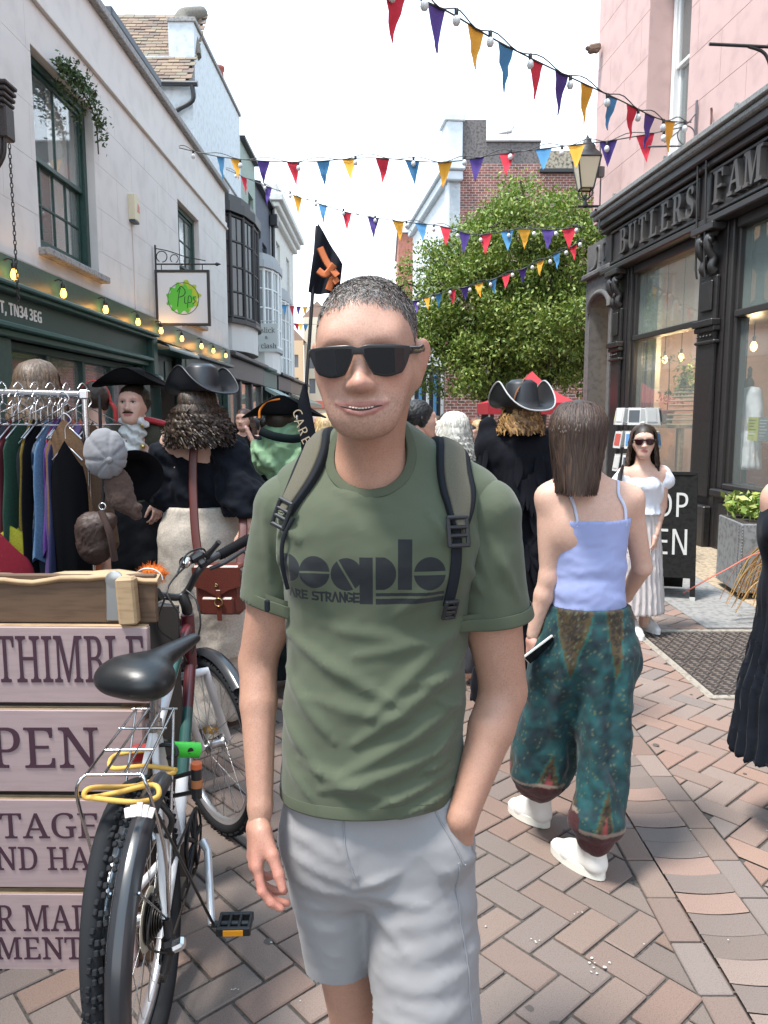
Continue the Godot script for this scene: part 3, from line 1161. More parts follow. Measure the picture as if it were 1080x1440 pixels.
	m.prism(PackedVector2Array([Vector2(0.0, 0.12), Vector2(0.1, 0.12), Vector2(0.1, 0.2), Vector2(0.03, 0.24)]), 0.003, Transform3D(Basis(), V3(0, 0, 0.09)))
	obj("badge", m, mt(0.55, 0.18, 0.12, 0.5), al)
	m = nb()
	m.tube([V3(0, -0.03, 0.012), V3(0.02, -1.2, 0.012)], 0.008, 5)
	obj("cable", m, mt(0.6, 0.56, 0.52, 0.7), al)
	# iron lantern bracket and chain at the near end
	var ln := thing("iron_hoist", "weathered dark iron bracket with a hanging chain on the rendered wall", "bracket", V3(-3.1,3.961,-6.617))
	var rust := grained(0.045, 0.032, 0.028, 0.4, 0.6, 4.0)
	m = nb()
	for k in 5: m.box(V3(-0.05, 0.27 - k * 0.045, 0), V3(0.26 - 0.02 * k, 0.035, 0.2), Basis(), 0.01)
	m.box(V3(-0.05, -0.02, 0), V3(0.2, 0.26, 0.16), Basis(), 0.012)
	for k in 5: m.tube(curve([V3(-0.12 + 0.035 * k, -0.15, 0.05), V3(-0.13 + 0.032 * k, -0.3, 0.05), V3(-0.2 + 0.02 * k, -0.44, 0.02)], 4), 0.016, 6)
	m.tube([V3(-0.4, 0.05, 0), V3(-0.05, 0.05, 0)], 0.03, 8)
	obj("bracket", m, rust, ln)
	m = nb()
	for k in 34:
		var y := -0.2 - k * 0.038
		var rows2 := []
		for q in 9:
			var an := TAU * q / 8
			var e := V3(cos(an) * 0.011, sin(an) * 0.024, 0)
			if k % 2: e = V3(0, e.y, e.x)
			rows2.append(V3(0.03, y, 0) + e)
		m.tube(rows2, 0.0042, 5, false)
	obj("chain", m, rust, ln)
	# ivy round the top of the window
	var iv := left_frame("ivy", "green ivy trailing over the corner of the green window", "plant", 9.3, 5.0, 0.02)
	m = nb()
	m.colored = true
	for k in 900:
		var f := r.randf()
		var c := V3(-0.75 + 1.25 * f, 0.26 - 0.1 * absf(f - 0.4) - (0.9 * maxf(0, f - 0.72)), 0.05)
		c += V3(r.randfn() * 0.06, r.randfn() * (0.05 + 0.07 * f), absf(r.randfn()) * 0.05)
		leaf(m, c, r, 0.03, Color(0.045, 0.085, 0.025), 0.35)
	for k in 160:
		var c := V3(-0.75 + r.randf() * 0.8, 0.12 - absf(r.randfn()) * 0.14, 0.0 + r.randf() * 0.03)
		leaf(m, c, r, 0.025, Color(0.05, 0.085, 0.03), 0.35)
	obj("leaves", m, vc(0.6, {"backlight_enabled": true, "backlight": Color(0.25, 0.3, 0.1)}), iv)
	m = nb()
	m.tube(curve([V3(-0.8, 0.22, 0.03), V3(-0.2, 0.26, 0.04), V3(0.3, 0.1, 0.05), V3(0.42, -0.3, 0.04)], 6), 0.008, 5)
	obj("stem", m, mt(0.08, 0.055, 0.035, 0.9), iv)
	left_beyond(cream, grey)
	# the street goes on behind the viewpoint: unseen houses added for reflections and shading
	for e in [[-3.6, PI / 2, "plain cream house added out of view up the street from the green shopfront", cream, 3.0], [4.6, -PI / 2, "plain pink house added out of view up the street from the black shopfront", mt(0.5, 0.34, 0.31, 0.9), -1.0]]:
		var o := thing("added_house", e[2], "house", V3(e[0], 0, e[4]), e[1])
		var m2 := nb()
		wall(m2, 0, 6, 0, 6.4, 0.3, [Rect2(1, 3.6, 1.2, 1.9), Rect2(3.8, 3.6, 1.2, 1.9)])
		obj("wall", m2, e[3], o)
		for k in 2:
			m2 = nb()
			bx(m2, 1.0 + 2.8 * k, 2.2 + 2.8 * k, 3.6, 5.5, -0.2, -0.16)
			obj("window", m2, mt(0.03, 0.035, 0.04, 0.1), o)

func leaf(m: M, c: Vector3, r: RandomNumberGenerator, s: float, col: Color, vary := 0.3, droop := 0.0) -> void:
	var d := V3(r.randfn(), r.randfn() - droop, r.randfn()).normalized()
	var sd := d.cross(V3(r.randfn(), r.randfn(), r.randfn())).normalized()
	var nn := sd.cross(d)
	var q := s * r.randf_range(0.6, 1.3)
	var f := 1.0 + r.randf_range(-vary, vary)
	m.tint = Color(col.r * f * r.randf_range(0.85, 1.25), col.g * f, col.b * f)
	var k := m.vert(c - d * q, nn)
	m.vert(c + sd * q * 0.45, nn)
	m.vert(c + d * q, nn)
	m.vert(c - sd * q * 0.45, nn)
	m.i.append_array(PackedInt32Array([k, k + 2, k + 1, k, k + 3, k + 2]))

func house_left(called: String, label: String, x: float, z0: float, z1: float, h: float, mat: Material, holes: Array, frame: Material, depth := 5.0) -> Node3D:
	# front face looks along +x; local x runs away from z0
	var t := thing(called, label, "building", V3(x, 0, -z0), PI / 2)
	var m := nb()
	wall(m, 0, z1 - z0, 2.9, h, 0.3, holes)
	bx(m, 0, 0.3, 0, h, -depth, -0.3)
	bx(m, z1 - z0 - 0.3, z1 - z0, 0, h, -depth, -0.3)
	bx(m, 0, z1 - z0, h - 0.3, h - 0.2, -depth, -0.3)
	bx(m, 0, z1 - z0, 0, 2.9, -1.0, -0.7)
	obj("wall", m, mat, t)
	for q in holes:
		sash(t, q.position.x, q.end.x, q.position.y, q.end.y, -0.1, frame, Vector2i(2, 2), Vector2i(2, 2), null)
	return t

func left_beyond(cream: Material, grey: Material) -> void:
	var pale := grained(0.60, 0.64, 0.66, 0.12, 0.85, 0.5)
	var white := mt(0.7, 0.71, 0.70, 0.6)
	var dark := mt(0.016, 0.018, 0.021, 0.45)
	# white house with the parapet
	var b2 := house_left("white_house", "white rendered house with plain parapet and gable wall beside the tiled roof", -4.1, 17.7, 23.0, 9.3, pale, [Rect2(4.2, 6.1, 0.5, 0.9)], dark)
	var m := nb()
	bx(m, 0.0, 5.3, 9.3, 9.98, -0.35, 0.0)
	bx(m, 0.0, 0.35, 9.3, 9.98, -0.55, -0.35)
	obj("parapet", m, pale, b2)
	m = nb()
	bx(m, -0.04, 5.3, 9.98, 10.07, -0.4, 0.05, 0.01)
	bx(m, -0.04, 0.4, 9.98, 10.07, -0.57, -0.4, 0.01)
	obj("coping", m, grey, b2)
	m = nb()
	bx(m, 0.0, 5.3, 7.6, 7.68, 0.0, 0.05, 0.01)
	obj("string_course", m, pale, b2)
	# chimney stacks
	for e in [[-5.15, 22.4, 9.2, 12.6]]:
		var c := thing("chimney", "grey chimney stack with a red clay pot behind the white parapet", "chimney", V3(e[0] + 0.6, e[2], -e[1]))
		m = nb()
		m.box(V3(0, 0.55, 0), V3(0.6, 1.1, 0.6), Basis(), 0.01)
		m.box(V3(0, 1.13, 0), V3(0.7, 0.1, 0.7), Basis(), 0.01)
		obj("stack", m, grained(0.3, 0.28, 0.25, 0.35, 0.9, 2.0), c)
		m = nb()
		m.lathe([[0.0, 1.18], [0.16, 1.18], [0.15, 1.75], [0.18, 1.78], [0.18, 1.86], [0.11, 1.88], [0.0, 1.86]], Vector3.ZERO, Basis(), 14)
		obj("pot", m, mt(0.28, 0.07, 0.05, 0.8), c)
	# tiled roof of the house set back behind the parapet
	var rf := thing("tiled_house", "set back white house with weathered clay tile roof, gutter and black downpipe", "house", V3(-4.62, 6.2, -17.2))
	m = nb()
	bx(m, -2.4, 0.58, -0.3, 2.35, -3.0, 0.0)
	obj("wall", m, pale, rf)
	var tcol := [[0.22, 0.15, 0.11], [0.27, 0.19, 0.14], [0.19, 0.145, 0.12], [0.30, 0.22, 0.15], [0.24, 0.2, 0.15]]
	var tm := []
	for c in tcol: tm.append(grained(c[0], c[1], c[2], 0.35, 0.9, 3.0, 0.0, 0.05, 4))
	var tile := nb()
	tile.box(V3(0, 0, 0), V3(0.235, 0.02, 0.2), Basis(), 0.004)
	var tmesh := tile.mesh()
	var slope := deg_to_rad(50)
	var r := RandomNumberGenerator.new()
	r.seed = 31
	m = nb()
	m.quad(V3(-2.4, 2.33, 0.05), V3(0.5, 2.33, 0.05), V3(0.5, 2.33 + 2.9 * sin(slope), 0.05 - 2.9 * cos(slope)), V3(-2.4, 2.33 + 2.9 * sin(slope), 0.05 - 2.9 * cos(slope)))
	var roof := obj("roof", m, mt(0.12, 0.09, 0.07, 0.9), rf)
	for row in 22:
		for k in 12:
			var xx := -2.3 + k * 0.24 + (0.12 if row % 2 else 0.0)
			if xx > 0.48: continue
			var d := row * 0.13
			var o := V3(xx, 2.36 + d * sin(slope), 0.08 - d * cos(slope)) + V3(0, r.randf_range(0, 0.015), 0)
			inst("roof_tile", tmesh, tm[r.randi_range(0, 4)], roof, Transform3D(Basis(Vector3.RIGHT, slope - 0.12 + r.randf_range(-0.05, 0.05)) * Basis(Vector3.UP, r.randf_range(-0.04, 0.04)), o))
	m = nb()
	m.tube(curve([V3(0.45, 4.55, -1.75), V3(0.1, 4.2, -1.2), V3(0.38, 3.6, -0.9), V3(0.46, 3.2, -0.75)], 6), 0.16, 8)
	obj("roof_patch", m, grained(0.2, 0.18, 0.15, 0.4, 0.95, 3.0), rf)
	m = nb()
	m.tube([V3(-1.2, 2.3, 0.14), V3(0.72, 2.27, 0.14)], 0.06, 8)
	m.tube(curve([V3(0.6, 2.24, 0.14), V3(0.6, 1.95, 0.12), V3(0.25, 1.75, 0.1), V3(0.15, 1.55, 0.1)], 5), 0.05, 8)
	m.lathe([[0.0, 0.9], [0.05, 0.9], [0.07, 1.1], [0.15, 1.38], [0.16, 1.5], [0.0, 1.5]], V3(0.13, 0.08, 0.12), Basis(), 12)
	m.tube([V3(0.13, 1.0, 0.12), V3(0.13, 0.0, 0.12)], 0.05, 8)
	obj("gutter", m, dark, rf)
	# dormer window with a slate roof
	var dm := thing("dormer", "small dormer window with dark flat roof behind the parapet coping", "dormer", V3(-4.35, 6.45, -12.6))
	m = nb()
	bx(m, -2.0, 0.0, -0.3, 1.25, -2.6, -0.3)
	obj("wall", m, pale, dm)
	m = nb()
	bx(m, -2.1, 0.16, 1.25, 1.40, -2.75, -0.1, 0.02)
	obj("roof", m, mt(0.05, 0.06, 0.075, 0.6), dm)
	m = nb()
	bx(m, 0.0, 0.05, 0.3, 1.2, -2.4, -0.5, 0.01)
	var wf := obj("window", m, white, dm)
	m = nb()
	for k in 2: bx(m, 0.05, 0.056, 0.42, 1.1, -2.3 + k * 0.95, -1.5 + k * 0.95)
	sub("pane", m, mt(0.25, 0.3, 0.34, 0.08), wf)
	# flat grey stack over the first building
	var fl := thing("rendered_stack", "weathered grey rendered chimney stack left of the tiled roof", "chimney", V3(-6.1, 6.2, -14.6))
	m = nb()
	m.box(V3(0, 2.2, 0), V3(1.1, 4.6, 0.8), Basis(), 0.02)
	obj("stack", m, grained(0.42, 0.41, 0.40, 0.35, 0.9, 0.8), fl)
	# green, navy and cream houses down the street
	var b3 := house_left("green_house", "pale green rendered house with narrow dark window beyond the white house", -4.1, 23.0, 25.5, 9.4, grained(0.30, 0.36, 0.31, 0.12, 0.85, 0.5), [Rect2(1.2, 6.2, 0.9, 2.1)], mt(0.06, 0.09, 0.075, 0.5))
	m = nb()
	bx(m, 0, 2.5, 9.4, 9.5, -0.3, 0.15, 0.01)
	obj("gutter", m, dark, b3)
	var b4 := house_left("navy_house", "dark blue grey rendered house with black drainpipes", -4.1, 25.5, 28.8, 8.9, grained(0.085, 0.095, 0.12, 0.15, 0.8, 0.5), [Rect2(1.3, 5.2, 1.0, 2.2)], dark)
	m = nb()
	bx(m, 0, 3.3, 8.9, 9.0, -0.3, 0.18, 0.01)
	m.tube([V3(3.1, 8.9, 0.12), V3(3.1, 4.6, 0.1)], 0.07, 8)
	bx(m, 2.9, 3.3, 8.3, 8.7, 0.03, 0.3, 0.02)
	bx(m, 2.8, 3.6, 6.8, 7.0, 0.03, 0.3, 0.02)
	obj("drainpipe", m, dark, b4)
	var b5 := house_left("cornice_house", "cream stucco house with heavy moulded cornice and tall windows", -4.1, 28.8, 35.8, 9.2, grained(0.62, 0.60, 0.55, 0.1, 0.85, 0.5), [Rect2(1.4, 5.6, 1.1, 2.6), Rect2(4.4, 5.6, 1.1, 2.6)], white)
	m = nb()
	bx(m, -0.3, 7.1, 9.2, 9.45, -0.4, 0.5, 0.03)
	bx(m, -0.2, 7.1, 9.0, 9.2, -0.3, 0.35, 0.03)
	bx(m, -0.1, 7.1, 8.8, 9.0, -0.3, 0.2, 0.03)
	bx(m, -0.25, 7.1, 9.45, 9.8, -0.6, 0.3, 0.03)
	obj("cornice", m, grained(0.62, 0.61, 0.57, 0.1, 0.85, 0.5), b5)
	# bow windows on the first floors
	for e in [["bow_window", "black framed bow window on the first floor of the white house", -4.1, 18.7, 22.1, 3.9, 6.35, 0.8, dark, true], ["bow_window", "white bow window with small panes under a lead cap", -4.1, 24.2, 27.0, 3.7, 6.1, 0.7, white, false], ["bow_window", "pale bay window of tall panes on the cream house", -4.1, 29.3, 32.3, 3.0, 5.9, 0.4, white, false]]:
		bow(e)
	# shop fronts below
	var zz := 17.9
	var k := 0
	for e in [[17.9, 23.0, 0.55, [0.05, 0.045, 0.045], "dark brown shopfront with white painted name under the black bow window"], [23.3, 26.2, 0.5, [0.02, 0.07, 0.06], "small green shopfront with striped awning"], [26.6, 30.0, 0.5, [0.014, 0.016, 0.022], "black shopfront with projecting lamp"], [30.4, 37.0, 0.45, [0.07, 0.06, 0.04], "dark shopfront with gold panel on its fascia"]]:
		var s := thing("shopfront", e[4], "shopfront", V3(-4.1, 0, -e[0]), PI / 2)
		var L: float = e[1] - e[0]
		var mm := mt(e[3][0], e[3][1], e[3][2], 0.5)
		m = nb()
		bx(m, 0, L, 2.45, 2.95, -0.1, e[2], 0.02)
		bx(m, 0, L, 2.95, 3.05, -0.1, e[2] + 0.15, 0.02)
		obj("fascia", m, mm, s)
		m = nb()
		for q in 4: bx(m, L * q / 3.0 - 0.1, L * q / 3.0 + 0.1, 0, 2.45, 0.0, e[2] - 0.05, 0.02)
		bx(m, 0, L, 0, 0.6, 0.0, e[2] - 0.1, 0.02)
		obj("frame", m, mm, s)
		m = nb()
		bx(m, 0.1, L - 0.1, 0.6, 2.4, e[2] - 0.25, e[2] - 0.24)
		obj("display", m, [mt(0.5, 0.4, 0.22, 0.6), mt(0.35, 0.33, 0.3, 0.6), mt(0.1, 0.1, 0.11, 0.6), mt(0.3, 0.24, 0.18, 0.6)][k], s)
		m = nb()
		bx(m, 0.1, L - 0.1, 0.6, 2.4, e[2] - 0.15, e[2] - 0.145)
		obj("pane", m, glass(), s)
		if k == 1 or k == 3:
			m = nb()
			m.prism(PackedVector2Array([Vector2(0, 0), Vector2(0.7, -0.35), Vector2(0.7, -0.5), Vector2(0, -0.1)]), L - 0.4, Transform3D(Basis(V3(0, 0, 1), Vector3.UP, V3(-1, 0, 0)), V3(L - 0.2, 2.45, e[2])))
			obj("awning", m, mt(0.33, 0.38, 0.34, 0.8) if k == 1 else mt(0.3, 0.27, 0.2, 0.8), s)
		k += 1
	# small hanging sign down the street
	var hs := thing("hanging_sign", "small white hanging sign with black lettering beside the white bow window", "sign", V3(-3.55, 3.95, -24.0))
	m = nb()
	m.box(Vector3.ZERO, V3(0.58, 0.85, 0.03), Basis(), 0.004)
	m.tube([V3(-0.75, 0.5, 0), V3(0.3, 0.5, 0)], 0.015, 6)
	for q in [-0.2, 0.2]: m.tube([V3(q, 0.5, 0), V3(q, 0.42, 0)], 0.01, 5)
	obj("panel", m, mt(0.6, 0.6, 0.58, 0.6), hs)
	inst("lettering", text_mesh("slick", 0.2, 0.004), mt(0.03, 0.03, 0.03, 0.6), hs, Transform3D(Basis(), V3(0, 0.22, 0.018)))
	inst("lettering", text_mesh("&", 0.13, 0.004), mt(0.03, 0.03, 0.03, 0.6), hs, Transform3D(Basis(), V3(-0.05, 0.0, 0.018)))
	inst("lettering", text_mesh("clash", 0.2, 0.004), mt(0.03, 0.03, 0.03, 0.6), hs, Transform3D(Basis(), V3(0.02, -0.25, 0.018)))

func bow(e: Array) -> void:
	var t := thing(e[0], e[1], "bay window", V3(e[2], 0, -e[3]), PI / 2)
	var L: float = e[4] - e[3]
	var y0: float = e[5]
	var y1: float = e[6]
	var dp: float = e[7]
	var n := 7
	var pts := []
	for k in n + 1:
		var a := PI * k / n
		pts.append(Vector2(L / 2 - cos(a) * L / 2, pow(sin(a), 0.7) * dp))
	var white := mt(0.62, 0.6, 0.58, 0.7)
	var cap_m := nb()
	var skirt := nb()
	for y in [[y1, y1 + 0.22, 1.12, cap_m], [y1 + 0.22, y1 + 0.45, 0.95, cap_m], [y0 - 0.1, y0, 1.08, cap_m], [y0 - 0.75, y0 - 0.1, 0.97, skirt]]:
		var poly := PackedVector2Array()
		for p in pts: poly.append(Vector2(L / 2 + (p.x - L / 2) * y[2], maxf(p.y * y[2], 0.0)))
		y[3].prism(poly, y[1] - y[0], Transform3D(Basis(Vector3.RIGHT, Vector3.BACK, Vector3.DOWN), V3(0, y[1], 0)))
	obj("cap", cap_m, e[8] if e[9] else mt(0.33, 0.34, 0.35, 0.7), t)
	obj("apron", skirt, white, t)
	for k in n:
		var a: Vector2 = pts[k]
		var b: Vector2 = pts[k + 1]
		var A := V3(a.x, 0, a.y)
		var Bv := V3(b.x, 0, b.y)
		var dir := (Bv - A).normalized()
		var fr := nb()
		fr.tube([A + V3(0, y0, 0), A + V3(0, y1, 0)], 0.05, 6)
		for q in 5:
			var yy := lerpf(y0 + 0.05, y1 - 0.05, q / 4.0)
			fr.tube([A + V3(0, yy, 0), Bv + V3(0, yy, 0)], 0.028 if q % 4 else 0.045, 5)
		var mid := (A + Bv) / 2
		fr.tube([mid + V3(0, y0, 0), mid + V3(0, y1, 0)], 0.02, 5)
		var fo := obj("casement", fr, e[8], t)
		var pm := nb()
		pm.quad(A + V3(0, y0, 0), Bv + V3(0, y0, 0), Bv + V3(0, y1, 0), A + V3(0, y1, 0))
		sub("pane", pm, mt(0.03, 0.035, 0.04, 0.05) if e[9] else mt(0.22, 0.24, 0.25, 0.08), fo)

# ---------------------------------------------------------------- right hand shop
func build_right_side() -> void:
	var TH := -1.47975
	var t := thing("pink_shop_building", "pink rendered building with ornate black shopfront and raised lettering on its fascia", "building", V3(4.0, 0, -8.4), TH)
	var pink := grained(0.55, 0.375, 0.345, 0.09, 0.88, 0.4, 0.0, 0.012, 6)
	var black := grained(0.024, 0.021, 0.021, 0.25, 0.4, 1.5)
	var black2 := mt(0.03, 0.027, 0.026, 0.38)
	var lead := grained(0.26, 0.26, 0.25, 0.3, 0.7, 2.0)
	var white := mt(0.68, 0.68, 0.67, 0.5)
	var hole := Rect2(-3.11, 4.93, 1.25, 3.0)
	var m := nb()
	wall(m, -5.1, 7.0, 4.76, 10.5, 0.45, [hole])
	bx(m, -5.1, -4.8, 0, 10.5, -6.0, -0.45)
	bx(m, -4.8, 7.0, 10.3, 10.5, -6.0, -0.45)
	bx(m, -4.8, 7.0, 4.3, 4.5, -6.0, -0.45)
	bx(m, -3.5, -1.5, 4.5, 8.5, -2.0, -1.9)
	obj("wall", m, pink, t)
	blocks(t, -5.1, 5.0, 4.8, 9.9, 0.6, 1.15, [hole], pink, 0.007, 0.006)
	sash(t, -3.09, -1.88, 4.95, 7.9, -0.33, white, Vector2i(1, 1), Vector2i(1, 1), null)
	m = nb()
	bx(m, -3.1, -1.87, 4.88, 4.95, -0.34, 0.04, 0.01)
	obj("window_sill", m, white, t)
	# cornice and fascia
	m = nb()
	bx(m, -4.35, 7.0, 4.70, 4.77, 0.0, 0.34, 0.01)
	bx(m, -4.33, 7.0, 4.62, 4.70, 0.0, 0.30, 0.02)
	obj("cornice_lead", m, lead, t)
	for x in [-3.4, -1.75, -0.1, 1.5]:
		m = nb()
		m.tube([V3(x, 4.77, 0.02), V3(x, 4.785, 0.33)], 0.03, 8)
		obj("lead_roll", m, lead, t)
	m = nb()
	bx(m, -4.3, 7.0, 4.50, 4.62, 0.0, 0.24, 0.02)
	bx(m, -4.3, 7.0, 4.42, 4.50, 0.0, 0.17, 0.015)
	obj("cornice", m, black2, t)
	m = nb()
	bx(m, -4.28, 7.0, 3.86, 4.42, -0.4, 0.08, 0.004)
	obj("fascia", m, mt(0.045, 0.04, 0.038, 0.42), t)
	for e in [[-4.0, -1.22], [-0.98, 2.2]]:
		m = nb()
		bx(m, e[0], e[1], 4.36, 4.40, 0.08, 0.12, 0.008)
		bx(m, e[0], e[1], 3.90, 3.94, 0.08, 0.12, 0.008)
		bx(m, e[0], e[0] + 0.04, 3.94, 4.36, 0.08, 0.12, 0.008)
		bx(m, e[1] - 0.04, e[1], 3.94, 4.36, 0.08, 0.12, 0.008)
		obj("fascia_panel", m, black2, t)
	m = nb()
	bx(m, -4.28, 7.0, 3.78, 3.86, -0.3, 0.17, 0.015)
	obj("fascia_sill", m, black2, t)
	for e in [["BUTLERS", -3.62, 2.42], ["FAM", -0.9, 1.05]]:
		var x: float = e[1]
		var n: int = e[0].length()
		for k in n:
			var tm := text_mesh(e[0][k], 0.5, 0.07, "Droid Serif", 700)
			var o := inst("letter", tm, mt(0.075, 0.068, 0.064, 0.45), t, Transform3D(Basis().scaled(V3(0.78, 1, 1)), V3(x + (k + 0.5) * e[2] / n, 4.155, 0.115)))
	# pilasters with capitals
	for e in [[-4.02, -3.50], [-1.25, -0.68], [1.9, 2.5]]:
		m = nb()
		var a: float = e[0]
		var b: float = e[1]
		bx(m, a, b, 0.0, 3.78, -0.3, 0.02, 0.006)
		bx(m, a + 0.1, b - 0.1, 0.6, 3.2, 0.02, 0.07, 0.012)
		bx(m, a + 0.16, b - 0.16, 2.8, 3.15, 0.07, 0.10, 0.012)
		bx(m, a + 0.04, b - 0.04, 0.0, 0.5, 0.02, 0.12, 0.015)
		for q in [[2.62, 2.70, 0.14], [2.56, 2.62, 0.11], [2.42, 2.46, 0.10]]: bx(m, a + 0.05, b - 0.05, q[0], q[1], 0.02, q[2], 0.012)
		for k in 5: m.lathe([[0.0, 0.0], [0.022, 0.01], [0.0, 0.03]], V3(lerpf(a + 0.13, b - 0.13, k / 4.0), 2.51, 0.085), Basis(Vector3.RIGHT, PI / 2), 8)
		var p := obj("pilaster", m, black, t)
		m = nb()
		bx(m, a + 0.03, b - 0.03, 3.70, 3.78, 0.02, 0.2, 0.01)
		for s in [-1.0, 1.0]:
			var cx: float = (a + b) / 2 + s * 0.1
			m.tube(curve([V3(cx, 3.7, 0.06), V3(cx, 3.62, 0.15), V3(cx, 3.5, 0.15), V3(cx, 3.4, 0.08), V3(cx, 3.3, 0.1), V3(cx, 3.24, 0.06)], 5), 0.05, 8)
			m.lathe([[0.0, -0.06], [0.045, -0.05], [0.045, 0.05], [0.0, 0.06]], V3(cx, 3.6, 0.14), Basis(Vector3.FORWARD, PI / 2), 12)
		for k in 3: m.tube(curve([V3((a + b) / 2, 3.66 - k * 0.1, 0.06), V3((a + b) / 2, 3.6 - k * 0.1, 0.12), V3((a + b) / 2, 3.54 - k * 0.1, 0.06)], 4), 0.03, 6)
		sub("capital", m, black2, p)
	# window joinery
	for e in [[-3.50, -1.25, 0.62], [-0.68, 1.9, 0.72]]:
		var a: float = e[0]
		var b: float = e[1]
		m = nb()
		for q in [[0.0, 0.09, 0.0], [0.09, 0.15, -0.05]]:
			bx(m, a + q[0], a + q[1], e[2], 3.78, -0.2, q[2], 0.012)
			bx(m, b - q[1], b - q[0], e[2], 3.78, -0.2, q[2], 0.012)
		bx(m, a + 0.15, b - 0.15, 3.66, 3.78, -0.2, 0.0, 0.012)
		bx(m, a + 0.15, b - 0.15, e[2], e[2] + 0.07, -0.2, 0.02, 0.012)
		bx(m, a + 0.15, b - 0.15, 2.68, 2.76, -0.2, -0.02, 0.012)
		var fo := obj("window_frame", m, black2, t)
		m = nb()
		bx(m, a + 0.13, b - 0.13, e[2] + 0.05, 2.69, -0.118, -0.112)
		sub("pane", m, glass(), fo)
		m = nb()
		bx(m, a + 0.13, b - 0.13, 2.75, 3.7, -0.118, -0.112)
		var upper_glass := glass().duplicate()
		upper_glass.albedo_color = Color(0.55, 0.6, 0.58, 0.4)  # upper panes are greyer and less clear than the lower ones
		sub("pane", m, upper_glass, fo)
		m = nb()
		bx(m, a, b, 0.0, e[2], -0.3, 0.02, 0.01)
		bx(m, a, b, e[2] - 0.09, e[2], 0.02, 0.09, 0.015)
		bx(m, a + 0.15, b - 0.15, 0.12, e[2] - 0.15, 0.02, 0.05, 0.01)
		obj("stall_riser", m, black, t)
	for q in [-1.12, -0.92]:
		m = nb()
		m.tube([V3(q, 4.6, 0.2), V3(q, 3.3, 0.16), V3(q, 3.2, 0.14)], 0.014, 6)
		obj("cable", m, black2, t)
	# stone door surround with an arch
	var stone := grained(0.13, 0.122, 0.118, 0.2, 0.8, 0.8)
	m = nb()
	var poly := PackedVector2Array([Vector2(-5.2, 0), Vector2(-5.2, 4.42), Vector2(-4.02, 4.42), Vector2(-4.02, 0), Vector2(-4.14, 0), Vector2(-4.14, 3.3)])
	for k in 9: poly.append(Vector2(-4.57 + cos(PI * k / 8.0) * 0.43, 3.3 + sin(PI * k / 8.0) * 0.22))
	poly.append(Vector2(-5.0, 0))
	m.prism(poly, 0.5, Transform3D(Basis(), V3(0, 0, -0.45)))
	obj("door_surround", m, stone, t)
	m = nb()
	m.tube(arc(V3(-4.57, 3.3, 0.06), V3(0.48, 0, 0), V3(0, 0.28, 0), 0, PI, 12), 0.05, 6)
	obj("arch_moulding", m, stone, t)
	m = nb()
	bx(m, -5.25, -4.0, 3.86, 3.95, 0.05, 0.14, 0.02)
	obj("string_course", m, stone, t)
	m = nb()
	m.tube(curve([V3(-5.0, 4.0, 0.06), V3(-4.75, 4.05, 0.06), V3(-4.72, 4.3, 0.06), V3(-4.6, 4.3, 0.06), V3(-4.55, 4.05, 0.06)], 6), 0.025, 6)
	obj("scroll", m, stone, t)
	m = nb()
	m.tube(curve([V3(-4.4, 4.05, 0.06), V3(-4.42, 4.3, 0.06), V3(-4.25, 4.3, 0.06), V3(-4.2, 4.15, 0.06), V3(-4.36, 4.08, 0.06)], 6), 0.025, 6)
	obj("scroll", m, stone, t)
	m = nb()
	bx(m, -5.0, -4.14, 0, 3.5, -0.7, -0.62)
	obj("door", m, mt(0.02, 0.022, 0.028, 0.5), t)
	# shop interior
	m = nb()
	bx(m, -5.0, 6.0, -0.0, 0.45, -4.4, -0.31)
	obj("display_floor", m, mt(0.3, 0.2, 0.12, 0.7), t)
	m = nb()
	bx(m, -5.0, 6.0, 0, 4.3, -4.5, -4.4)
	bx(m, -5.0, -4.9, 0.45, 4.3, -4.4, -0.75)
	bx(m, -4.9, -4.05, 0.45, 4.3, -0.8, -0.72)
	bx(m, 5.9, 6.0, 0.45, 4.3, -4.4, -0.32)
	bx(m, -4.9, 5.9, 4.2, 4.3, -4.4, -0.45)
	obj("interior_wall", m, mt(0.46, 0.455, 0.44, 0.9), t)
	for k in 9:
		m = nb()
		bx(m, -4.86, -4.82, 0.5 + k * 0.26, 0.74 + k * 0.26, -1.9, -0.85, 0.006)
		obj("panel_board", m, mt(0.58, 0.57, 0.52, 0.7), t)
	m = nb()
	bx(m, -4.8, -2.2, 0.45, 1.15, -2.3, -2.2)
	obj("brick_panel", m, grained(0.25, 0.1, 0.075, 0.4, 0.9, 3.0), t)
	var hot := StandardMaterial3D.new()
	hot.albedo_color = Color(1, 0.9, 0.6)
	hot.emission_enabled = true
	hot.emission = Color(1.0, 0.8, 0.42)
	hot.emission_energy_multiplier = 3.2
	var at := func(lx: float, y: float, z: float) -> Vector3: return t.transform * V3(lx, y, z)
	for e in [V3(-3.684,2.469,-0.7), V3(-3.249,2.468,-0.75), V3(-2.146,2.411,-0.5), V3(-1.076,2.437,-0.6), V3(-3.286,2.414,-1.6), V3(-3.617,2.472,-1.9), V3(-2.984,2.37,-1.3)]:
		var l := thing("pendant_bulb", "lit pendant bulb on a black flex inside the shop window", "lamp", at.call(e.x, 4.2, e.z), TH, "bulbs hanging in the shop window")
		var d: float = 4.2 - e.y
		m = nb()
		m.tube([Vector3.ZERO, V3(0, -d + 0.08, 0)], 0.006, 5)
		m.lathe([[0.0, -d + 0.03], [0.02, -d + 0.03], [0.02, -d + 0.09], [0.0, -d + 0.1]], Vector3.ZERO, Basis(), 8)
		obj("flex", m, black2, l)
		m = nb()
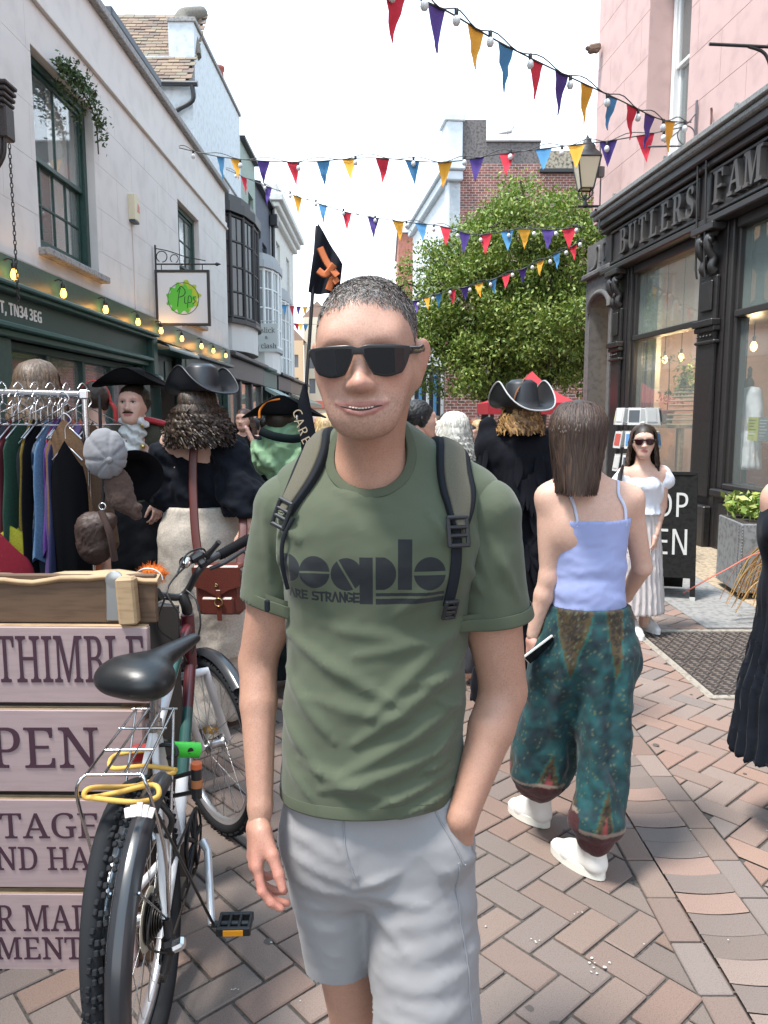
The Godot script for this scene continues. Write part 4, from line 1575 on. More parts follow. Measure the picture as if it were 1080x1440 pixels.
		m.lathe([[0.004, -d - 0.09], [0.03, -d - 0.07], [0.042, -d - 0.035], [0.035, -d], [0.018, -d + 0.03], [0.0, -d + 0.031]], Vector3.ZERO, Basis(), 12)
		obj("bulb", m, hot, l)
		var om := OmniLight3D.new()
		om.name = "bulb_light"
		om.light_color = Color(1.0, 0.88, 0.68)
		om.light_energy = 0.2
		om.light_size = 0.04
		om.omni_range = 8.0
		om.omni_attenuation = 2.0
		om.shadow_enabled = true
		l.add_child(om)
		om.position = V3(0, -d - 0.03, 0)
	# mannequin with a white blouse
	var mq := thing("dress_form", "dress form in a loose white blouse on a dark tripod stand in the shop window", "mannequin", t.transform * ((V3(-0.683,1.445,-0.34)) * V3(1, 0, 1) + V3(0, 0.45, 0)), TH)
	var ps: Array[Prim] = [ell(V3(0, 1.28, 0), V3(0.17, 0.2, 0.12), 0.05), cap(V3(0, 1.2, 0), V3(0.0, 0.52, 0.0), 0.15, 0.23, 0.08, V3(0, 0, 1), 0.7), cap(V3(-0.14, 1.38, 0), V3(-0.25, 1.05, 0.03), 0.075, 0.1, 0.04), cap(V3(0.14, 1.38, 0), V3(0.22, 1.05, 0.03), 0.075, 0.09, 0.04)]
	var pleat := func(p: Vector3) -> float: return sin(atan2(p.x, p.z) * 22.0) * 0.012 * clampf((1.3 - p.y) / 0.5, 0, 1) + nz.get_noise_3dv(p * 9.0) * 0.012
	obj("blouse", sdf(ps, 0.022, [Plane(Vector3.DOWN, -0.5)], pleat), mt(0.72, 0.75, 0.76, 0.9, 0.0, {"backlight_enabled": true, "backlight": Color(0.3, 0.3, 0.3)}), mq)
	m = nb()
	m.lathe([[0.06, 1.42], [0.055, 1.52], [0.03, 1.56], [0.0, 1.58]], Vector3.ZERO, Basis(), 12)
	m.lathe([[0.0, 1.57], [0.03, 1.58], [0.022, 1.62], [0.03, 1.66], [0.0, 1.7]], Vector3.ZERO, Basis(), 12)
	obj("neck", m, mt(0.2, 0.12, 0.07, 0.5), mq)
	m = nb()
	m.tube([V3(0, 0.5, 0), V3(0, 0.25, 0)], 0.03, 8)
	for k in 3:
		var an := TAU * k / 3 + 0.5
		var d := V3(cos(an), 0, sin(an))
		m.tube(curve([V3(0, 0.3, 0), d * 0.15 + V3(0, 0.28, 0), d * 0.25 + V3(0, 0.12, 0), d * 0.36 + V3(0, 0.02, 0)], 5), 0.03, 7)
	obj("stand", m, mt(0.03, 0.028, 0.03, 0.5), mq)
	# turned finial on a shelf in the upper light
	var fi := thing("turned_finial", "grey turned wooden finial standing in the upper part of the shop window", "ornament", t.transform * ((V3(-0.711,3.081,-0.42)) * V3(1, 0, 1) + V3(0, 2.78, 0)), TH)
	m = nb()
	m.lathe([[0.0, 0.0], [0.13, 0.0], [0.12, 0.06], [0.05, 0.14], [0.045, 0.42], [0.07, 0.46], [0.15, 0.56], [0.16, 0.66], [0.1, 0.78], [0.04, 0.84], [0.03, 1.0], [0.012, 1.25], [0.0, 1.26]], Vector3.ZERO, Basis(), 20)
	obj("turning", m, mt(0.13, 0.13, 0.125, 0.6), fi)
	var sh := thing("window_shelf", "dark shelf across the upper part of the shop window", "shelf", at.call(0.3, 2.70, -0.5), TH)
	m = nb()
	bx(m, -1.6, 1.5, 0.0, 0.07, -0.3, 0.3, 0.005)
	obj("board", m, black2, sh)
	for e in [[-0.4, "yellow green"], [0.0, "dark grey"]]:
		var cd := thing("window_card", e[1] + " card stuck inside the shop window glass", "card", t.transform * ((V3(-0.194,1.428,-0.13)) + V3(0.0 if e[0] < 0 else 0.21, 0, 0)), TH)
		m = nb()
		bx(m, -0.1, 0.1, -0.13, 0.13, -0.003, 0.003)
		obj("card", m, mt(0.4, 0.42, 0.05, 0.6) if e[0] < 0 else mt(0.16, 0.17, 0.17, 0.6), cd)
		m = nb()
		for k in 6: bx(m, -0.08, 0.06 - 0.02 * (k % 3), 0.09 - k * 0.034, 0.1 - k * 0.034, 0.003, 0.0045)
		obj("print", m, mt(0.12, 0.13, 0.03, 0.6) if e[0] < 0 else mt(0.4, 0.4, 0.4, 0.6), cd)
	# table, basket with plant and pot
	var tb := thing("display_table", "light wooden display table inside the shop window", "table", t.transform * ((V3(-2.693,1.418,-0.55)) * V3(1, 0, 1) + V3(0, 0.45, 0)), TH)
	m = nb()
	bx(m, -0.75, 0.5, 0.95, 1.0, -0.35, 0.3, 0.005)
	obj("top", m, grained(0.42, 0.27, 0.13, 0.25, 0.6, 2.0), tb)
	for e in [[-0.68, -0.28], [0.43, -0.28], [-0.68, 0.23], [0.43, 0.23]]:
		m = nb()
		bx(m, e[0] - 0.03, e[0] + 0.03, 0.0, 0.95, e[1] - 0.03, e[1] + 0.03, 0.005)
		obj("leg", m, grained(0.42, 0.27, 0.13, 0.25, 0.6, 2.0), tb)
	var bk := thing("plant_basket", "domed wicker basket with a leafy green plant on the display table", "basket", t.transform * ((V3(-2.439,1.57,-0.5)) * V3(1, 0, 1) + V3(0, 1.45, 0)), TH)
	m = nb()
	for k in 14:
		var a := PI * 0.5 * k / 14.0
		m.ring(V3(0, sin(a) * 0.62, 0), Vector3.UP, cos(a) * 0.26 + 0.02, 0.015, 24, 6)
	obj("wicker", m, mt(0.36, 0.33, 0.22, 0.85), bk)
	m = nb()
	m.colored = true
	var r := RandomNumberGenerator.new()
	r.seed = 9
	for k in 220: leaf(m, V3(0.08 + r.randfn() * 0.09, 0.62 + r.randfn() * 0.14, 0.1 + r.randfn() * 0.07), r, 0.04, Color(0.12, 0.18, 0.045), 0.35)
	obj("plant", m, vc(0.6), bk)
	var pp := thing("potted_plant", "thin stemmed plant in a brown pot on the display table", "plant", t.transform * ((V3(-2.928,1.57,-0.42)) * V3(1, 0, 1) + V3(0, 1.45, 0)), TH)
	m = nb()
	m.lathe([[0.0, 0.0], [0.07, 0.0], [0.1, 0.18], [0.11, 0.18], [0.11, 0.21], [0.0, 0.2]], Vector3.ZERO, Basis(), 16)
	obj("pot", m, mt(0.16, 0.10, 0.07, 0.8), pp)
	m = nb()
	m.tube([V3(0, 0.2, 0), V3(0.02, 0.6, 0), V3(0, 0.95, 0)], 0.008, 5)
	obj("stem", m, mt(0.08, 0.06, 0.04, 0.8), pp)
	m = nb()
	m.colored = true
	for k in 60: leaf(m, V3(r.randfn() * 0.08, 0.3 + r.randf() * 0.2, r.randfn() * 0.08), r, 0.035, Color(0.06, 0.12, 0.03), 0.3)
	for k in 30: leaf(m, V3(r.randfn() * 0.06, 0.95 + r.randfn() * 0.03, r.randfn() * 0.06), r, 0.03, Color(0.06, 0.1, 0.03), 0.3)
	obj("leaves", m, vc(0.6), pp)
	# street lantern on its bracket
	var la := thing("street_lantern", "four sided cream glazed street lantern on a scrolled black wall bracket", "street lamp", V3(3.12,4.775,-12.4))
	var iron := mt(0.02, 0.021, 0.023, 0.45)
	m = nb()
	m.tube([V3(-0.12, 0.02, 0), V3(0.5, 0.02, 0)], 0.02, 8)
	m.tube(curve([V3(0.5, -0.16, 0), V3(0.32, -0.16, 0), V3(0.15, -0.02, 0)], 6), 0.014, 6)
	m.tube(arc(V3(0.38, -0.07, 0), V3(0.055, 0, 0), V3(0, 0.055, 0), 0, 5.4, 16), 0.011, 6)
	m.tube(arc(V3(0.25, -0.05, 0), V3(0.04, 0, 0), V3(0, 0.04, 0), 0, 5.4, 16), 0.011, 6)
	m.box(V3(0.5, -0.06, 0), V3(0.02, 0.3, 0.06), Basis(), 0.004)
	obj("bracket", m, iron, la)
	m = nb()
	m.lathe([[0.0, 0.0], [0.035, 0.0], [0.045, 0.04], [0.02, 0.08], [0.02, 0.16], [0.03, 0.18], [0.0, 0.19]], Vector3.ZERO, Basis(), 12)
	for k in 4:
		var an := TAU * k / 4 + PI / 4
		m.tube(curve([V3(cos(an) * 0.03, 0.12, sin(an) * 0.03), V3(cos(an) * 0.11, 0.17, sin(an) * 0.11), V3(cos(an) * 0.12, 0.27, sin(an) * 0.12)], 5), 0.01, 5)
	obj("stem", m, iron, la)
	m = nb()
	for k in 4:
		var an := TAU * k / 4 + PI / 4
		var an2 := an + TAU / 4
		var b0 := V3(cos(an) * 0.135, 0.27, sin(an) * 0.135)
		var t0 := V3(cos(an) * 0.25, 0.72, sin(an) * 0.25)
		var b1 := V3(cos(an2) * 0.135, 0.27, sin(an2) * 0.135)
		var t1 := V3(cos(an2) * 0.25, 0.72, sin(an2) * 0.25)
		m.tube([b0, t0], 0.013, 6)
		m.tube([b0, b1], 0.013, 6)
		m.tube([t0, t1], 0.016, 6)
		var g := nb()
		g.quad(b1, b0, t0, t1)
		obj("glass_panel", g, mt(0.62, 0.55, 0.40, 0.35, 0.0, {"backlight_enabled": true, "backlight": Color(0.7, 0.62, 0.45)}), la)
	m.lathe([[0.265, 0.72], [0.24, 0.76], [0.15, 0.84], [0.14, 0.9], [0.08, 0.95], [0.07, 1.0], [0.03, 1.03], [0.0, 1.08]], Vector3.ZERO, Basis(Vector3.UP, PI / 4), 4)
	obj("lantern_frame", m, iron, la)
	# small fittings on the pink wall
	var fl := thing("security_light", "small dark floodlight on the pink wall above the lantern", "floodlight", V3(3.344,5.302,-12.4))
	m = nb()
	m.box(V3(0, 0, 0), V3(0.1, 0.16, 0.08), Basis(), 0.01)
	m.box(V3(-0.11, 0.04, 0), V3(0.14, 0.05, 0.1), Basis(Vector3.BACK, 0.2), 0.008)
	m.box(V3(-0.09, -0.05, 0), V3(0.05, 0.12, 0.05), Basis(), 0.008)
	m.tube([V3(0, -0.08, 0), V3(0, -0.9, 0)], 0.012, 5)
	m.tube([V3(-0.02, 0.1, 0), V3(-0.02, 0.45, 0)], 0.012, 5)
	obj("housing", m, mt(0.1, 0.095, 0.095, 0.5), fl)
	var nest := thing("broken_bracket", "rusty stub of an old fitting sticking out of the pink wall edge", "bracket", V3(3.531,7.49,-13.3))
	m = nb()
	m.box(V3(-0.12, 0, 0), V3(0.2, 0.12, 0.15), Basis(Vector3.BACK, 0.2), 0.03)
	m.box(V3(-0.16, -0.03, 0.02), V3(0.22, 0.05, 0.1), Basis(Vector3.BACK, -0.3), 0.02)
	obj("stub", m, grained(0.22, 0.15, 0.11, 0.4, 0.9, 5.0), nest)
	var wb := thing("wall_bracket", "thin grey iron sign bracket with a ring on the pink wall", "bracket", t.transform * V3(-1.55, 4.85, 0.02), TH)
	m = nb()
	m.box(V3(0, 0.25, 0.015), V3(0.03, 0.6, 0.02), Basis(), 0.003)
	m.tube([V3(0, 0.02, 0.0), V3(-0.02, 0.0, 0.6)], 0.011, 6)
	m.ring(V3(0, 0.14, 0.13), Vector3.RIGHT, 0.11, 0.009, 24, 6)
	m.tube(curve([V3(0, 0.4, 0.02), V3(0, 0.25, 0.15), V3(0, 0.05, 0.4)], 5), 0.009, 6)
	obj("iron", m, mt(0.13, 0.12, 0.13, 0.6), wb)
	var hk := thing("wall_hook", "short rusty hook and chain beside the iron bracket", "hook", t.transform * V3(-1.1, 5.1, 0.02), TH)
	m = nb()
	m.tube([V3(-0.1, 0, 0), V3(0.05, 0.02, 0.08), V3(0.08, 0.0, 0.1)], 0.012, 6)
	m.tube([V3(0.06, 0.0, 0.08), V3(0.05, -0.22, 0.08)], 0.012, 5)
	obj("hook", m, mt(0.2, 0.1, 0.08, 0.7), hk)
	var ub := thing("sign_bracket", "black scrolled iron sign bracket high on the pink wall", "bracket", V3(3.494,4.855,-7.3))
	m = nb()
	m.tube([V3(-0.6, 0, 0), V3(0.3, -0.04, 0)], 0.014, 6)
	m.tube(curve([V3(-0.25, -0.02, 0), V3(-0.1, -0.08, 0), V3(-0.02, -0.25, 0), V3(0.05, -0.4, 0)], 6), 0.014, 6)
	m.ring(V3(0.02, -0.13, 0), Vector3.BACK, 0.07, 0.01, 20, 6)
	obj("iron", m, iron, ub)

# ---------------------------------------------------------------- far end: trees, brick building, stalls
func brick_tex() -> ImageTexture:
	var im := Image.create(256, 256, false, Image.FORMAT_RGB8)
	var r := RandomNumberGenerator.new()
	r.seed = 6
	var nzz := FastNoiseLite.new()
	nzz.seed = 3
	nzz.frequency = 0.03
	for row in 16:
		for c in 9:
			var x0 := c * 32 + (16 if row % 2 else 0) - 16
			var tone := r.randf_range(0.75, 1.2)
			var dark := r.randf() < 0.12
			for y in range(row * 16, row * 16 + 16):
				for x in range(x0, x0 + 32):
					var xx := posmod(x, 256)
					var mort := y % 16 < 3 or (x - x0) < 3
					var g := 1.0 + 0.25 * nzz.get_noise_2d(xx, y)
					var col := Color(0.40, 0.34, 0.31) if mort else (Color(0.14, 0.07, 0.065) if dark else Color(0.225, 0.083, 0.065) * tone)
					im.set_pixel(xx, y, lin(col.r * g, col.g * g, col.b * g))
	return ImageTexture.create_from_image(im)

func tree(label: String, at: Vector3, trunk_h: float, blobs: Array, n: int, cols: Array, sd: int) -> void:
	var t := thing("tree", label, "tree", at, 0.0, "street trees")
	var r := RandomNumberGenerator.new()
	r.seed = sd
	var m := nb()
	var top := V3(0.1, trunk_h, 0)
	m.tube(curve([V3(0, -0.05, 0), V3(0.04, trunk_h * 0.5, 0), top], 5), 0.15, 10)
	for b in blobs:
		var c: Vector3 = b[0]
		m.tube(curve([V3(0.05, trunk_h * 0.8, 0), top.lerp(c, 0.45) + V3(0, 0.1, 0), c], 5), [0.09, 0.085, 0.08, 0.075, 0.07, 0.06, 0.05, 0.045, 0.04, 0.03, 0.02], 7)
		for k in 5:
			var d: Vector3 = V3(r.randfn(), r.randfn() * 0.6, r.randfn()).normalized() * b[1] * 0.85
			m.tube(curve([top.lerp(c, 0.7), c + d * 0.5 + V3(0, 0.1, 0), c + d], 4), 0.022, 5)
	obj("trunk", m, grained(0.075, 0.06, 0.048, 0.4, 0.95, 4.0), t)
	m = nb()
	m.colored = true
	var total := 0.0
	for b in blobs: total += pow(b[1], 2.2)
	for b in blobs:
		var cnt := int(n * pow(b[1], 2.2) / total)
		var clumps := []
		for k in int(26 * b[1] * b[1]) + 8:
			var d := V3(r.randfn(), r.randfn(), r.randfn()).normalized()
			clumps.append(b[0] + V3(d.x, d.y * 0.85, d.z) * b[1] * pow(r.randf(), 0.28) * r.randf_range(0.85, 1.12))
		for k in cnt:
			var c: Vector3 = clumps[r.randi_range(0, clumps.size() - 1)]
			var p := c + V3(r.randfn() * 0.17, r.randfn() * 0.13, r.randfn() * 0.17)
			var col: Color = cols[r.randi_range(0, cols.size() - 1)]
			leaf(m, p, r, 0.048, col, 0.2, 0.4)
	obj("crown", m, vc(0.55, {"backlight_enabled": true, "backlight": Color(0.5, 0.6, 0.18)}), t)

func build_far_end() -> void:
	# brick flank and white front of the building behind the trees
	var t := thing("brick_building", "red brick building with white stucco front and stepped parapet behind the trees", "building", V3(2.5, 0, -30))
	var bt := StandardMaterial3D.new()
	bt.albedo_texture = brick_tex()
	bt.uv1_triplanar = true
	bt.uv1_world_triplanar = true
	bt.uv1_scale = V3(0.55, 0.7, 0.55)
	bt.roughness = 0.9
	var white := grained(0.66, 0.70, 0.73, 0.08, 0.85, 0.3)
	var grey := grained(0.17, 0.15, 0.145, 0.35, 0.9, 0.8)
	var m := nb()
	bx(m, 0.35, 3.3, 0, 10.9, -9, 0.0)
	bx(m, 3.3, 9.5, 0, 10.7, -9, 0.0)
	obj("wall", m, bt, t)
	m = nb()
	bx(m, 0.35, 1.3, 10.9, 12.45, -1.2, 0.0)
	bx(m, 1.3, 3.3, 10.9, 11.65, -0.6, 0.0)
	obj("parapet", m, grey, t)
	m = nb()
	bx(m, 1.28, 3.34, 11.65, 11.72, -0.65, 0.06, 0.01)
	obj("coping", m, mt(0.2, 0.17, 0.16, 0.9), t)
	m = nb()
	bx(m, 3.3, 9.5, 10.7, 11.35, -0.7, 0.04)
	obj("slate_parapet", m, grained(0.38, 0.33, 0.25, 0.5, 0.9, 0.7), t)
	m = nb()
	bx(m, 3.3, 9.5, 10.55, 10.7, 0.0, 0.14, 0.02)
	obj("gutter", m, mt(0.02, 0.02, 0.022, 0.5), t)
	# white front, running away from us
	var fr := nb()
	var ang := atan2(-1.05, -9.0)
	fr.xf = Transform3D(Basis(Vector3.UP, ang + PI), V3(0.35, 0, 0))
	for e in [[0.0, 0.0, 9.0, 0.4, 10.6], [-0.06, 0.0, 0.6, 0.46, 11.2]]:
		bx(fr, -e[3] - 0.0, 0.0 - e[0], 0, e[4], -e[2] + 0.0, -e[1], 0.0)
	obj("white_front", fr, white, t)
	var co := nb()
	co.xf = fr.xf
	bx(co, -0.75, 0.12, 10.6, 10.95, -9.1, 0.35, 0.04)
	bx(co, -0.62, 0.06, 10.25, 10.6, -9.1, 0.22, 0.04)
	bx(co, -0.55, 0.05, 10.95, 12.35, -0.9, 0.12, 0.02)
	bx(co, -0.65, 0.12, 12.35, 12.6, -1.0, 0.2, 0.03)
	obj("cornice", co, white, t)
	var wi := nb()
	wi.xf = fr.xf
	for k in 3:
		wi = nb()
		wi.xf = fr.xf
		bx(wi, -0.425, -0.39, 5.6, 7.9, -2.6 - k * 2.4, -1.4 - k * 2.4)
		wi.lathe([[0.0, 0.0], [0.6, 0.0], [0.6, 0.035], [0.0, 0.035]], V3(-0.425, 7.9, -2.0 - k * 2.4), Basis(Vector3.BACK, -PI / 2) , 16)
		obj("window", wi, mt(0.4, 0.45, 0.5, 0.3), t)
	# seagull
	var gl := thing("seagull", "white seagull standing on the parapet of the brick building", "bird", V3(4.55, 11.72, -29.8))
	var gp: Array[Prim] = [cap(V3(-0.2, 0.2, 0), V3(0.1, 0.26, 0), 0.05, 0.09, 0.03), cap(V3(0.1, 0.28, 0), V3(0.2, 0.42, 0), 0.06, 0.05, 0.03), cap(V3(0.2, 0.42, 0), V3(0.32, 0.4, 0), 0.02, 0.01, 0.01), cap(V3(-0.2, 0.2, 0), V3(-0.42, 0.16, 0), 0.045, 0.015, 0.02)]
	obj("body", sdf(gp, 0.025), mt(0.6, 0.6, 0.6, 0.8), gl)
	m = nb()
	for s in [-0.03, 0.03]: m.tube([V3(0, 0.22, s), V3(0, 0, s)], 0.012, 5)
	obj("legs", m, mt(0.5, 0.3, 0.1, 0.7), gl)
	# red house further on
	var rh := thing("red_house", "narrow red brick house beyond the white stucco front", "house", V3(1.3, 0, -44))
	m = nb()
	bx(m, -0.5, 4, 0, 11.6, -8, 0)
	obj("wall", m, grained(0.42, 0.17, 0.12, 0.2, 0.9, 0.5), rh)
	m = nb()
	bx(m, -0.6, 4, 11.6, 11.9, -8, 0.1, 0.02)
	obj("coping", m, white, rh)
	# brick yard wall behind the crowd
	var yw := thing("brick_wall", "shaded brick ground floor wall under the trees", "wall", V3(1.9, 0, -24))
	m = nb()
	bx(m, 0, 7, 0, 4.2, -0.4, 0)
	obj("wall", m, bt, yw)
	var dd := thing("shop_door", "blue and white framed shop doorway beside the brick wall", "doorway", V3(0.9, 0, -25.5))
	m = nb()
	bx(m, -0.25, 1.3, 0, 3.2, -0.3, 0)
	obj("wall", m, mt(0.06, 0.06, 0.065, 0.8), dd)
	for k in 5:
		m = nb()
		bx(m, 0.0 + k * 0.24, 0.1 + k * 0.24, 0, 2.9, 0, 0.1, 0.01)
		obj("post", m, mt(0.08, 0.25, 0.45, 0.5) if k % 2 else mt(0.6, 0.62, 0.64, 0.5), dd)
	# end of the street
	var r := RandomNumberGenerator.new()
	r.seed = 44
	var cols := [[0.6, 0.42, 0.26], [0.62, 0.55, 0.42], [0.5, 0.36, 0.26], [0.62, 0.5, 0.4]]
	for k in 4:
		var h := thing("end_house", ["orange ochre house closing the street", "pale yellow house closing the street", "brown gabled house closing the street", "peach house closing the street"][k], "house", V3(-7.5 + k * 2.1, 0, -62 - k * 1.5))
		m = nb()
		var hh: float = [7.5, 9.5, 8.0, 6.5][k]
		wall(m, -1.1, 1.1, 0, hh, 0.3, [Rect2(-0.7, 3.4, 0.5, 1.2), Rect2(0.2, 3.4, 0.5, 1.2), Rect2(-0.7, 5.4, 0.5, 1.0), Rect2(0.2, 5.4, 0.5, 1.0)])
		obj("wall", m, mt(cols[k][0], cols[k][1], cols[k][2], 0.85), h)
		for e in [[-0.7, 3.4], [0.2, 3.4], [-0.7, 5.4], [0.2, 5.4]]:
			m = nb()
			bx(m, e[0], e[0] + 0.5, e[1], e[1] + 1.2, -0.25, -0.2)
			obj("window", m, mt(0.15, 0.16, 0.18, 0.2), h)
		m = nb()
		m.prism(PackedVector2Array([Vector2(-1.2, hh), Vector2(1.2, hh), Vector2(0, hh + 1.3)]), 4.0, Transform3D(Basis(), V3(0, 0, -4)))
		obj("roof", m, mt(0.3, 0.2, 0.15, 0.9), h)
		m = nb()
		bx(m, -1.0, 1.0, 2.2, 2.8, 0, 0.3, 0.02)
		obj("shop_sign", m, [mt(0.2, 0.45, 0.12, 0.6), mt(0.6, 0.15, 0.1, 0.6), mt(0.55, 0.5, 0.4, 0.6), mt(0.5, 0.2, 0.1, 0.6)][k], h)
	# block behind the trees on the right, so that the street closes
	# trees
	var gcol := [Color(0.17, 0.245, 0.045), Color(0.21, 0.285, 0.055), Color(0.12, 0.18, 0.034), Color(0.25, 0.32, 0.08)]
	tree("leafy green street tree with lower spreading crown left of its neighbour", V3(2.35, 0, -18.0), 2.3, [[V3(-1.05, 3.1, 0), 1.15], [V3(-0.35, 4.0, 0), 1.3], [V3(0.4, 5.0, 0.1), 1.35], [V3(0.6, 3.2, 0.3), 1.1], [V3(-0.2, 2.75, 0.6), 0.9], [V3(-1.8, 3.5, 0), 0.9], [V3(-1.25, 4.4, 0), 1.0], [V3(-0.5, 5.1, 0), 1.0], [V3(0.2, 3.3, -1.0), 1.2], [V3(0.6, 2.5, 0.2), 0.7]], 52000, gcol, 21)
	tree("taller leafy green street tree growing beside the pink building", V3(3.45, 0, -17.4), 2.4, [[V3(-0.3, 5.5, 0), 1.3], [V3(0.5, 5.2, 0), 1.35], [V3(0.3, 3.6, 0.3), 1.3], [V3(1.1, 3.4, 0), 1.1], [V3(0.9, 2.75, 0.2), 0.85], [V3(-0.3, 4.0, -0.6), 1.1], [V3(0.1, 2.9, 0.5), 0.8]], 52000, gcol, 22)
	# red gazebo
	var gz := thing("gazebo", "red canvas market gazebo with peaked roof under the trees", "gazebo", V3(2.6, 0, -14.2))
	var redc := mt(0.38, 0.018, 0.028, 0.7, 0.0, {"backlight_enabled": true, "backlight": Color(0.35, 0.02, 0.03)})
	var ap := V3(0.1, 2.38, 0)
	var cs := [V3(-0.8, 1.8, 0.8), V3(0.8, 1.8, 0.8), V3(0.8, 1.8, -0.8), V3(-0.8, 1.8, -0.8)]
	m = nb()
	for k in 4:
		var rows := []
		for q in 7:
			var f := q / 6.0
			var a: Vector3 = cs[k].lerp(ap, f) - V3(0, sin(PI * f) * 0.09, 0)
			var b: Vector3 = cs[(k + 1) % 4].lerp(ap, f) - V3(0, sin(PI * f) * 0.09, 0)
			rows.append(PackedVector3Array([a, a.lerp(b, 0.5) - V3(0, 0.03 * (1 - f), 0), b]))
		m.grid(rows)
	obj("canopy", m, redc, gz)
	for k in 4:
		m = nb()
		var a: Vector3 = cs[k]
		var b: Vector3 = cs[(k + 1) % 4]
		m.quad(a - V3(0, 0.2, 0), b - V3(0, 0.2, 0), b, a)
		obj("valance", m, redc, gz)
		m = nb()
		m.tube([V3(a.x * 0.97, 0, a.z * 0.97), V3(a.x * 0.97, 1.8, a.z * 0.97)], 0.02, 6)
		obj("pole", m, mt(0.4, 0.4, 0.4, 0.4, 0.5), gz)

# ---------------------------------------------------------------- bunting with festoon bulbs
func garland(label: String, pts: Array, marks: Array, h: float, bulbs: int, sd: int) -> void:
	var t := thing("bunting_garland", label, "bunting", pts[0])
	var path := curve(pts, 10)
	var r := RandomNumberGenerator.new()
	r.seed = sd
	var m := nb()
	m.tube(path, 0.0075, 5)
	wobj("cord", m, mt(0.09, 0.09, 0.09, 0.8), t)
	var wire := []
	for k in path.size():
		wire.append(path[k] + V3(0, 0.02 + 0.03 * sin(k * 0.9), 0.02))
	m = nb()
	m.tube(wire, 0.006, 5)
	wobj("wire", m, mt(0.05, 0.05, 0.052, 0.6), t)
	var col := {"r": mt(0.55, 0.02, 0.045, 0.8), "p": mt(0.075, 0.04, 0.23, 0.8), "g": mt(0.70, 0.34, 0.03, 0.8), "b": mt(0.06, 0.22, 0.42, 0.8)}
	for e in marks:
		# e: where along the picture's run, colour
		var best := 0
		var x: float = e[0]
		var fx := 0.0
		for k in path.size() - 1:
			if (path[k].x - x) * (path[k + 1].x - x) <= 0.0:
				best = k
				fx = clampf((x - path[k].x) / (path[k + 1].x - path[k].x + 1e-6), 0, 1)
				break
		var c: Vector3 = path[best].lerp(path[best + 1], fx)
		var dir: Vector3 = (path[best + 1] - path[best]).normalized()
		var hh := h * r.randf_range(0.93, 1.05)
		var w := h * 0.34
		var sway := V3(r.randf_range(-0.12, 0.12), 0, r.randf_range(-0.3, 0.3))
		var tip := c + (Vector3.DOWN + sway).normalized() * hh
		var a := c - dir * w
		var b := c + dir * w
		var nn := (b - a).cross(tip - a).normalized()
		m = nb()
		var rows := []
		for q in 6:
			var f := q / 5.0
			var curl := nn * (sin(f * 2.2) * r.randf_range(0.0, 0.03))
			rows.append(PackedVector3Array([b.lerp(tip, f) + curl, c.lerp(tip, f) + curl * 1.5 + nn * 0.008, a.lerp(tip, f) + curl]))
		m.grid(rows)
		wobj("pennant", m, col[e[1]], t)
	if bulbs > 0:
		for k in bulbs:
			var f := (k + 0.5) / bulbs * (wire.size() - 1)
			var c: Vector3 = wire[int(f)].lerp(wire[mini(int(f) + 1, wire.size() - 1)], f - int(f))
			m = nb()
			m.lathe([[0.0, -0.05], [0.016, -0.05], [0.018, 0.0], [0.0, 0.01]], c, Basis(), 8)
			var so := wobj("socket", m, mt(0.02, 0.02, 0.02, 0.5), t)
			m = nb()
			m.lathe([[0.0, -0.13], [0.022, -0.122], [0.034, -0.097], [0.03, -0.07], [0.015, -0.05], [0.0, -0.049]], c, Basis(), 10)
			sub("bulb", m, mt(0.62, 0.63, 0.62, 0.15), so)

